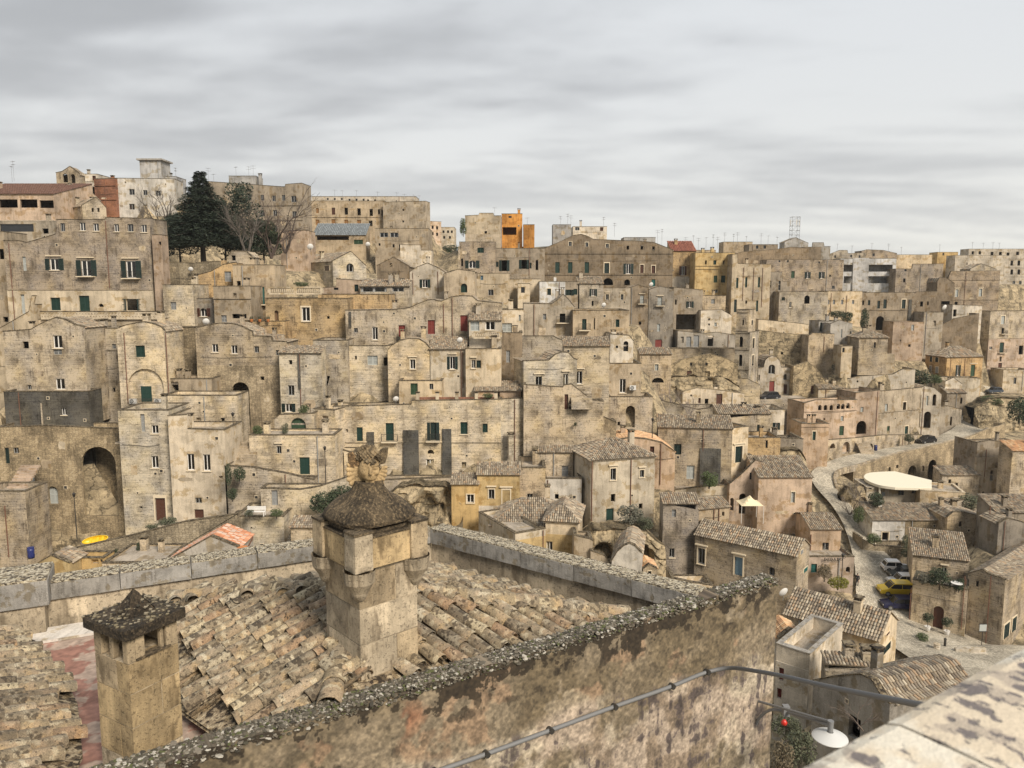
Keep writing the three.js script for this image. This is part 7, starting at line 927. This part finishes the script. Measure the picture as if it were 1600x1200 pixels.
// ---------------------------------------------------------------- antennas, dishes, mast
const ROOFS = [[60, 'the brown modern building'], [300, 'the white plastered block'], [420, 'the grey apartment block behind the cedar'], [700, 'the long apartment block with orange shutters'], [850, 'the orange rooftop blocks'], [950, 'the penthouses behind the great palazzo'], [1050, 'the great brown palazzo'], [1128, 'the red roofed houses'], [1220, 'the attic row behind the tall cream house'], [1400, 'the attics behind the white loggia block'], [2000, 'the far white apartment blocks']];
function antenna(px, py, d, h, k) {
  const where = ROOFS.find((q) => px < q[0])[1], group = 'antennas on ' + where, label = (k > 1 ? 'tall thin antenna with double aerial on ' : 'thin single-aerial antenna on ') + where;
  const t = thing('antenna', label, 'antenna', P(px, py, d), rr(0, 3), group), r = d * 0.00016; part(t, 'mast', rod(V(0, -0.4, 0), V(0, h, 0), r, r, 5), F.steel); const l = []; for (let i = 0; i < k; i++) { const y = h - 0.15 - i * 0.55; l.push(rod(V(-0.6, y, 0), V(0.6, y, 0), r * 0.7, r * 0.7, 4)); for (let j = -2; j <= 2; j++) l.push(rod(V(j * 0.26, y, -0.26), V(j * 0.26, y, 0.26), r * 0.5, r * 0.5, 4)); } part(t, 'aerial', merge(l), F.steel);
}
for (const [x, y, d, h, k] of [[22, 280, 150, 3.4, 2], [19, 281, 150, 2.6, 1], [256, 276, 166, 2.8, 1], [275, 280, 166, 2.4, 2], [326, 284, 172, 3.0, 2], [334, 286, 172, 2.0, 1], [369, 276, 176, 2.2, 1], [389, 277, 176, 2.4, 2], [396, 277, 176, 2.6, 2], [523, 307, 208, 1.8, 1], [535, 307, 208, 1.6, 1], [557, 308, 208, 1.8, 1], [590, 309, 208, 1.6, 1], [620, 314, 205, 2.2, 1], [632, 314, 205, 1.8, 1], [646, 316, 205, 2.0, 2], [655, 316, 205, 1.8, 1], [773, 333, 192, 1.4, 1], [824, 350, 192, 1.6, 1], [876, 351, 205, 2.2, 2], [887, 352, 205, 3.0, 2], [892, 352, 205, 2.6, 2], [943, 356, 205, 2.8, 2], [960, 368, 200, 3.2, 2], [1027, 380, 200, 3.4, 2], [1034, 380, 200, 3.6, 2], [1071, 388, 196, 2.8, 2], [1083, 388, 196, 3.2, 1], [1091, 388, 196, 2.6, 2], [1103, 388, 200, 2.8, 1], [1114, 386, 200, 3.2, 2], [1121, 386, 200, 2.6, 2], [1132, 382, 210, 3.2, 2], [1146, 380, 220, 2.6, 2], [1152, 380, 220, 3.0, 2], [1166, 380, 225, 2.0, 1], [1189, 381, 225, 3.0, 2], [1200, 381, 225, 2.4, 1], [1214, 381, 225, 2.0, 1], [1308, 392, 260, 2.4, 1], [1331, 394, 260, 2.2, 1], [1362, 391, 262, 2.4, 1], [1388, 393, 262, 2.6, 2], [1408, 396, 268, 2.2, 1], [1468, 393, 268, 2.4, 1], [1519, 389, 280, 2.4, 1], [1536, 389, 280, 2.2, 1], [1551, 389, 280, 2.4, 1], [1561, 389, 280, 2.2, 1]]) antenna(x, y, d, h, k);
{ const t = thing('lattice_mast', 'steel lattice mast on the gabled hall on the skyline', 'mast', P(1241, 374, 284)), l = [], s = 1.35, H = 8; for (const [a, b] of [[-s, -s], [s, -s], [s, s], [-s, s]]) l.push(rod(V(a, -1, b), V(a, H, b), 0.07, 0.07, 5)); for (let y = 0; y <= 8; y += 1.6) for (const [a, b, c, e] of [[-s, s, s, s], [-s, -s, s, -s], [-s, -s, -s, s], [s, -s, s, s]]) { l.push(rod(V(a, y, b), V(c, y, e), 0.05, 0.05, 4)); if (y < 7.5) l.push(rod(V(a, y, b), V(c, y + 1.6, e), 0.035, 0.035, 4)); } part(t, 'lattice', merge(l), F.steel); for (const [x, z] of [[1.6, 0], [-1.6, 0], [0, 1.6]]) part(t, 'panel_antenna', boxUV(box(x - 0.15, x + 0.15, 5, 7, z - 0.12, z + 0.12)), F.dish); }
function dish(label, px, py, d, r, turn = 0.4) { const t = thing('satellite_dish', label, 'satellite dish', P(px, py, d), turn), g = new THREE.SphereGeometry(r * 1.6, 18, 8, 0, 6.283, 0, 0.68); g.translate(0, -r * 1.6, 0); g.rotateX(-Math.PI / 2 - 0.35); g.rotateY(Math.PI); const m = flat([0.64, 0.64, 0.62], 0.5, { side: THREE.DoubleSide }); part(t, 'reflector', g, m); part(t, 'arm', rod(V(0, -r * 0.8, 0.1), V(0, -r * 0.1, r * 1.1), 0.02, 0.02), F.steel); part(t, 'pole', rod(V(0, -r * 1.6, -0.15), V(0, 0, -0.12), 0.03, 0.03), F.steel); }
for (const a of [['satellite dish at the end of the flaking wall roof edge', 1226, 927, 60, 0.42], ['satellite dish on the rounded stone house top', 322, 503, 99, 0.42], ['satellite dish on the garden wall below the cedar', 298, 421, 119, 0.36], ['satellite dish beside the pinkish tower block', 485, 386, 139, 0.55], ['satellite dish in front of the canvas-roofed terrace', 575, 382, 150, 0.45], ['satellite dish on the tiled roof beside the open dark shutters', 719, 532, 97, 0.38], ['satellite dish on the central facade roof', 619, 624, 94.6, 0.36], ['satellite dish on the peach clay-tiled house', 988, 700, 93, 0.34], ['satellite dish beside the grey house roofs', 944, 477, 122, 0.4], ['satellite dish on the tower house arch', 1477, 481, 190, 0.7], ['satellite dish on the low house right of the great palazzo', 1018, 445, 166, 0.5]]) dish(...a);
// ---------------------------------------------------------------- terraces, stairs and small fittings
function balustrade(label, x0, x1, y0, y1, d, n) { const A = P(x0, y1, d), B = P(x1, y1, d), L = B.x - A.x, h = P(x0, y0, d).y - A.y, t = thing('balustrade', label, 'balustrade', A); part(t, 'rail', boxUV(box(0, L, h - 0.14, h, -0.17, 0.17)), M.C); part(t, 'plinth', boxUV(box(0, L, -0.1, 0.12, -0.17, 0.17)), M.C); const g = new THREE.LatheGeometry([[0.05, 0], [0.10, 0.1], [0.12, 0.3], [0.06, 0.55], [0.05, 0.8], [0.09, 1]].map((q) => new THREE.Vector2(...q)), 8); for (let i = 0; i < n; i++) { const q = part(t, 'baluster', g, M.C); q.position.set(L * (i + 0.5) / n, 0.12, 0); q.scale.set(1, h - 0.26, 1); } for (const x of [0, 0.5, 1]) part(t, 'pier', boxUV(box(L * x - 0.2, L * x + 0.2, 0.12, h - 0.14, -0.16, 0.16)), M.C); }
balustrade('long pale balustrade on the ochre terrace house', 421, 503, 448, 459, 105.6, 26); balustrade('short balustrade under the glazed sun room', 740, 782, 518, 528, 100, 14);
{ // lattice parapet below the palazzo
  const A = P(65, 499, 104.8), B = P(247, 499, 104.8), L = B.x - A.x, h = P(65, 487, 104.8).y - A.y, t = thing('lattice_parapet', 'yellow terrace parapet pierced by rows of diamond openings', 'parapet', A), s = new THREE.Shape([[0, 0], [L, 0], [L, h], [0, h]].map((q) => new THREE.Vector2(...q))), n = 38; for (let i = 0; i < n; i++) for (const r of [0, 1]) { const x = L * (i + 0.5 + r * 0.5) / (n + 0.6), y = h * (0.32 + r * 0.36), k = h * 0.13, p = new THREE.Path(); p.moveTo(x - k, y); p.lineTo(x, y - k); p.lineTo(x + k, y); p.lineTo(x, y + k); p.closePath(); s.holes.push(p); }
  const g = new THREE.ExtrudeGeometry(s, { depth: 0.16, bevelEnabled: false }); part(t, 'lattice_panel', boxUV(g), M.C); part(t, 'capping', boxUV(box(-0.05, L + 0.05, h + 0.003, h + 0.09, -0.06, 0.22)), M.cop);
}
function stairs(label, x0, x1, y0, y1, d, n, m = M.t) { const A = P(x0, y1, d), B = P(x1, y1, d), L = B.x - A.x, rise = 0.18, t = thing('stairway', label, 'stairs', A); const top = P(x0, y0, d + n * 0.3).y - A.y; for (let i = 0; i < n; i++) { const h = top * (i + 1) / n; part(t, 'step', boxUV(box(0, L, h - top / n - 0.02 - (i ? 0 : 0.6), h, -i * 0.32 - 0.36, -i * 0.32), rnd(), rnd()), m); } }
stairs('worn stone stairway between the white house and the green-door house', 359, 394, 692, 738, 86, 10, M.n); stairs('brick-edged stairway at the left edge of the rubble house', 8, 38, 727, 768, 83, 10, M.p); stairs('narrow shadowed stair beside the pale cube house', 445, 456, 812, 856, 75, 12, M.t); stairs('broad low steps at the piazza corner', 1500, 1548, 1012, 1042, 79, 4, M.w); stairs('outside stair descending from the cream gable house terrace', 893, 926, 604, 632, 93.5, 8, M.t); stairs('stone steps beside the terrace arches of the pink palazzo', 1345, 1366, 692, 708, 141, 7, M.n);
for (let i = 0; i < 5; i++) { const t = thing('terrace_pier', 'square stone pier on the terrace above the central facade', 'pier', P(653 + i * 30.5, 626, 95.4), 0, 'piers on the central terrace'); part(t, 'shaft', boxUV(box(-0.2, 0.2, -0.1, 1.0, -0.2, 0.2), rnd(), rnd()), M.C); part(t, 'cap', boxUV(box(-0.26, 0.26, 1.003, 1.12, -0.26, 0.26)), M.cop); if (i < 4) part(t, 'fence_panel', boxUV(box(0.2, 2.2, 0.0, 0.45, -0.06, 0.06)), M.brick); }
{ const t = thing('canopy_roof', 'broad cream canopy roof with rounded left end', 'canopy', P(1400, 762, 116)), s = new THREE.Shape(); const o = t.position, q = (x, y) => { const v = hit(x, y, o, V(0, 1, 0)).sub(o); return new THREE.Vector2(v.x, -v.z); }; const pts = [[1455, 766], [1398, 765], [1372, 761], [1355, 754], [1350, 748], [1356, 743], [1372, 741], [1398, 740], [1455, 754]].map((a) => q(...a)); s.splineThru; s.moveTo(pts[0].x, pts[0].y); s.lineTo(pts[1].x, pts[1].y); s.splineThru(pts.slice(2, 8)); s.lineTo(pts[8].x, pts[8].y); s.closePath(); const g = new THREE.ExtrudeGeometry(s, { depth: 0.35, bevelEnabled: true, bevelSize: 0.05, bevelThickness: 0.05, bevelSegments: 2, curveSegments: 20 }); g.rotateX(-Math.PI / 2); part(t, 'slab', boxUV(g), F.cream); for (const i of [0, 2, 5, 8]) part(t, 'column', rod(V(pts[i].x * 0.9, -3, -pts[i].y * 0.9), V(pts[i].x * 0.9, 0, -pts[i].y * 0.9), 0.14, 0.14, 10), F.cream); }
{ const c = P(1171, 786, 93), t = thing('shade_sail', 'cream pyramid shade sail over the peach terrace', 'canopy', c), s = 1.35, g = new THREE.BufferGeometry(), p = [], N = 8; const at = (a, b) => { const r = Math.max(Math.abs(a), Math.abs(b)); return V(a * s, 1.0 * Math.pow(1 - r, 1.6), b * s); }; for (let i = 0; i < N; i++) for (let j = 0; j < N; j++) { const a = i / N * 2 - 1, b = j / N * 2 - 1, e = 2 / N, q = [at(a, b), at(a + e, b), at(a + e, b + e), at(a, b + e)]; for (const k of [0, 2, 1, 0, 3, 2]) p.push(...q[k].toArray()); } g.setAttribute('position', new THREE.Float32BufferAttribute(p, 3)); part(t, 'sail', boxUV(g), flat([0.78, 0.68, 0.46], 0.8, { side: THREE.DoubleSide })); for (const [a, b] of [[-1, -1], [1, -1], [1, 1], [-1, 1]]) part(t, 'pole', rod(V(a * s, -2.2, b * s), V(a * s, 0.02, b * s), 0.03, 0.03), F.white); }
{ const t = thing('bench', 'white slatted bench on the pale cube house roof', 'bench', P(400, 806, 75.8)); for (let i = 0; i < 5; i++) part(t, 'slat', box(-0.95, 0.95, 0.44, 0.475, -0.25 + i * 0.1, -0.17 + i * 0.1), F.white); for (let i = 0; i < 4; i++) part(t, 'back_slat', box(-0.95, 0.95, 0.55 + i * 0.1, 0.63 + i * 0.1, -0.30, -0.265), F.white); for (const x of [-0.85, 0.85]) { part(t, 'leg', box(x - 0.04, x + 0.04, 0, 0.44, 0.15, 0.22), F.white); part(t, 'leg', box(x - 0.04, x + 0.04, 0, 0.95, -0.345, -0.302), F.white); } }
{ const t = thing('boat_hull', 'bright yellow plastic boat hull lying in the yard', 'boat', P(151, 848, 79), 0.25), pts = []; t.rotation.x = 0.55; const g = new THREE.SphereGeometry(1, 26, 12, 0, 6.283, Math.PI / 2, Math.PI / 2); g.scale(1.25, 0.5, 0.5); g.translate(0, 0.5, 0); part(t, 'hull', g, flat([0.75, 0.50, 0.02], 0.4, { side: THREE.DoubleSide })); const r = new THREE.TorusGeometry(1, 0.05, 8, 30); r.rotateX(Math.PI / 2); r.scale(1.25, 1, 0.5); r.translate(0, 0.5, 0); part(t, 'rim', r, F.yellow); for (const x of [-0.5, 0.2, 0.7]) part(t, 'seat', box(x - 0.12, x + 0.12, 0.34, 0.38, -0.42, 0.42), F.yellow); }
{ const t = thing('clay_dome', 'orange clay dome behind the far parapet coping', 'dome', P(381, 866, 62)), g = new THREE.SphereGeometry(0.86, 30, 14, 0, 6.283, 0, Math.PI / 2); g.scale(1, 0.85, 0.8); part(t, 'shell', g, F.clay); part(t, 'rim', new THREE.TorusGeometry(0.84, 0.05, 8, 30).rotateX(Math.PI / 2), F.clay); part(t, 'stove_pipe', tube([V(0.3, 0.5, 0), V(0.75, 1.3, 0.1), V(0.85, 1.55, 0.1)], 0.06, 12, 8), F.rust); }
function lampPost(label, px, py, d, h) { const t = thing('street_lamp', label, 'street lamp', P(px, py, d), 0, undefined); part(t, 'post', rod(V(0, -0.5, 0), V(0, h, 0), 0.06, 0.04, 8), F.iron); part(t, 'arm', rod(V(0, h - 0.2, 0), V(0.35, h, 0), 0.025, 0.025), F.iron); part(t, 'lantern', new THREE.LatheGeometry([[0.02, 0.5], [0.2, 0.36], [0.18, 0.34], [0.11, 0], [0, 0]].map((q) => new THREE.Vector2(...q)), 6).translate(0, h, 0), F.iron); part(t, 'lamp_glass', new THREE.CylinderGeometry(0.15, 0.1, 0.28, 6).translate(0, h + 0.18, 0), F.dish); }
lampPost('iron street lamp beside the stairway head', 366, 700, 87, 3.7); lampPost('iron street lamp right of the green door', 509, 751, 87, 3.6); lampPost('iron street lamp at the ashlar house corner', 1019, 685, 97, 2.2); lampPost('iron street lamp in front of the shop lettering', 1315, 905, 85, 2.6); lampPost('iron lamp post in the rubble yard', 120, 835, 81, 4.2);
for (const [l, x, y, d] of [['air conditioner left of the green balcony door', 207, 627, 93.4], ['air conditioner right of the green balcony door', 246, 627, 93.4], ['air conditioner beside the tall white window', 989, 606, 103.4], ['air conditioner on the cream roof ledge by the chimney', 1342, 1000, 61.5]]) { const t = thing('air_conditioner', l, 'air conditioner', P(x, y, d)); part(t, 'case', boxUV(box(-0.42, 0.42, -0.3, 0.3, -0.3, 0)), F.dish); part(t, 'fan_grille', new THREE.TorusGeometry(0.22, 0.03, 6, 20).translate(-0.1, 0, 0.015), F.iron); part(t, 'fan', new THREE.CylinderGeometry(0.2, 0.2, 0.02, 16).rotateX(Math.PI / 2).translate(-0.1, 0, -0.0), F.grey); part(t, 'bracket', box(-0.4, 0.4, -0.36, -0.303, -0.3, 0), F.iron); }
{ const A = P(203, 634, 93.6), B = P(257, 634, 93.6), L = B.x - A.x, t = thing('balcony', 'long iron-railed balcony in front of the blind arch door', 'balcony', A), l = [box(0, L, 0.96, 1.0, 0.84, 0.88)]; for (let i = 0; i <= 30; i++) l.push(box(L * i / 30 - 0.012, L * i / 30 + 0.012, 0, 0.96, 0.85, 0.874)); part(t, 'slab', boxUV(box(-0.1, L + 0.1, -0.16, 0, 0.05, 0.95)), M.c); part(t, 'railing', merge(l), F.iron); }
{ const A = P(185, 690, 86.8), L = 3.2, t = thing('balcony', 'iron-railed walkway on the cream two-storey house', 'balcony', A), l = [box(0, L, 0.96, 1.0, 0.5, 0.54)]; for (let i = 0; i <= 20; i++) l.push(box(L * i / 20 - 0.012, L * i / 20 + 0.012, 0, 0.96, 0.51, 0.534)); part(t, 'slab', boxUV(box(-0.1, L + 0.1, -0.16, 0, -0.5, 0.6)), M.c); part(t, 'railing', merge(l), F.iron); }
// piazza furniture
{ const t = thing('notice_board', 'small notice board on a post beside the corner house', 'sign', P(1534, 1004, 84)); part(t, 'post', rod(V(0, -0.3, 0), V(0, 1.6, 0), 0.04, 0.04), F.iron); part(t, 'panel', boxUV(box(-0.4, 0.4, 1.4, 2.2, -0.04, 0.04)), F.pale); part(t, 'frame', boxUV(merge([box(-0.45, 0.45, 2.2, 2.28, -0.05, 0.05), box(-0.45, 0.45, 1.32, 1.4, -0.05, 0.05)])), F.iron); }
{ const t = thing('stone_bollard', 'round stone well head on the piazza', 'well', P(1463, 1020, 80.5)); part(t, 'drum', new THREE.CylinderGeometry(0.32, 0.34, 1.0, 20).translate(0, 0.5, 0), M.w); part(t, 'lid', new THREE.CylinderGeometry(0.36, 0.36, 0.08, 20).translate(0, 1.045, 0), M.C); }
{ const t = thing('fountain', 'small iron street fountain on a stone slab', 'fountain', P(1476, 1014, 81.5)); part(t, 'slab', boxUV(box(-0.9, 0.9, -0.05, 0.14, -0.6, 0.6)), M.q); part(t, 'column', new THREE.LatheGeometry([[0, 0], [0.2, 0], [0.14, 0.2], [0.12, 0.9], [0.17, 1.0], [0.1, 1.12], [0, 1.2]].map((q) => new THREE.Vector2(...q)), 12).translate(0, 0.14, 0), F.iron); }
for (let i = 0; i < 3; i++) { const A = P(1400 + i * 26, 1012 + i * 8, 82 - i), B = P(1430 + i * 34, 976 + i * 10, 88 - i * 0.8), t = thing('kerb', 'pale stone kerb strip across the sloping piazza paving', 'kerb', A, 0, 'kerbs on the piazza'), L = A.distanceTo(B), g = boxUV(box(0, L, -0.2, 0.16, -0.14, 0.14)), q = part(t, 'strip', g, M.w); q.quaternion.setFromUnitVectors(V(1, 0, 0), B.clone().sub(A).normalize()); }
{ const t = thing('cafe_table', 'round white terrace table above the arched door', 'table', P(1494, 925, 85.8)); part(t, 'table_top', new THREE.CylinderGeometry(0.62, 0.62, 0.05, 24).translate(0, 1.1, 0), F.white); part(t, 'leg', rod(V(0, 0, 0), V(0, 1.08, 0), 0.05, 0.05), F.iron); }
{ const t = thing('lantern', 'red glass lantern hanging by the brambles', 'lantern', P(1225, 1133, 36)), g = new THREE.LatheGeometry([[0, 0], [0.13, 0.03], [0.16, 0.15], [0.10, 0.25], [0.02, 0.32], [0, 0.32]].map((q) => new THREE.Vector2(...q)), 14); part(t, 'globe', g, flat([0.55, 0.03, 0.02], 0.3)); part(t, 'hook', rod(V(0, 0.3, 0), V(0, 1.0, 0), 0.012, 0.012), F.iron); }
for (const [l, x, y, d, c] of [['dark blue barrel in the yard below the pier', 49, 872, 70, [0.02, 0.03, 0.14]], ['blue bin at the arched terrace of the pink palazzo', 1368, 704, 143, [0.02, 0.03, 0.12]]]) { const t = thing('barrel', l, 'barrel', P(x, y, d)); part(t, 'drum', new THREE.LatheGeometry([[0, 0], [0.28, 0], [0.31, 0.25], [0.29, 0.5], [0.31, 0.75], [0.28, 1], [0, 1]].map((q) => new THREE.Vector2(...q)), 18), flat(c, 0.4)); part(t, 'lid', new THREE.CylinderGeometry(0.3, 0.3, 0.05, 18).translate(0, 1.03, 0), flat(c, 0.5)); }
// raised letters over the shop
{
  const font = await new FontLoader().loadAsync('fonts/droid/droid_serif_bold.typeface.json'), A = P(1287, 876, 86.7), t = thing('shop_sign', 'dark raised shop letters on the low pinkish front', 'sign', A); let x = 0;
  for (const ch of 'DEDALO') { const g = new TextGeometry(ch, { font, size: 0.34, depth: 0.05, curveSegments: 4, bevelEnabled: false }); g.computeBoundingBox(); const q = part(t, 'letter', g, F.iron); q.position.x = x; x += g.boundingBox.max.x + 0.045; }
}
scene.fog = new THREE.FogExp2(0xdfe3e6, 0.00012);
scene.traverse((o) => { if (o.isMesh) { o.castShadow = true; o.receiveShadow = true; } });
renderer.render(scene, camera);
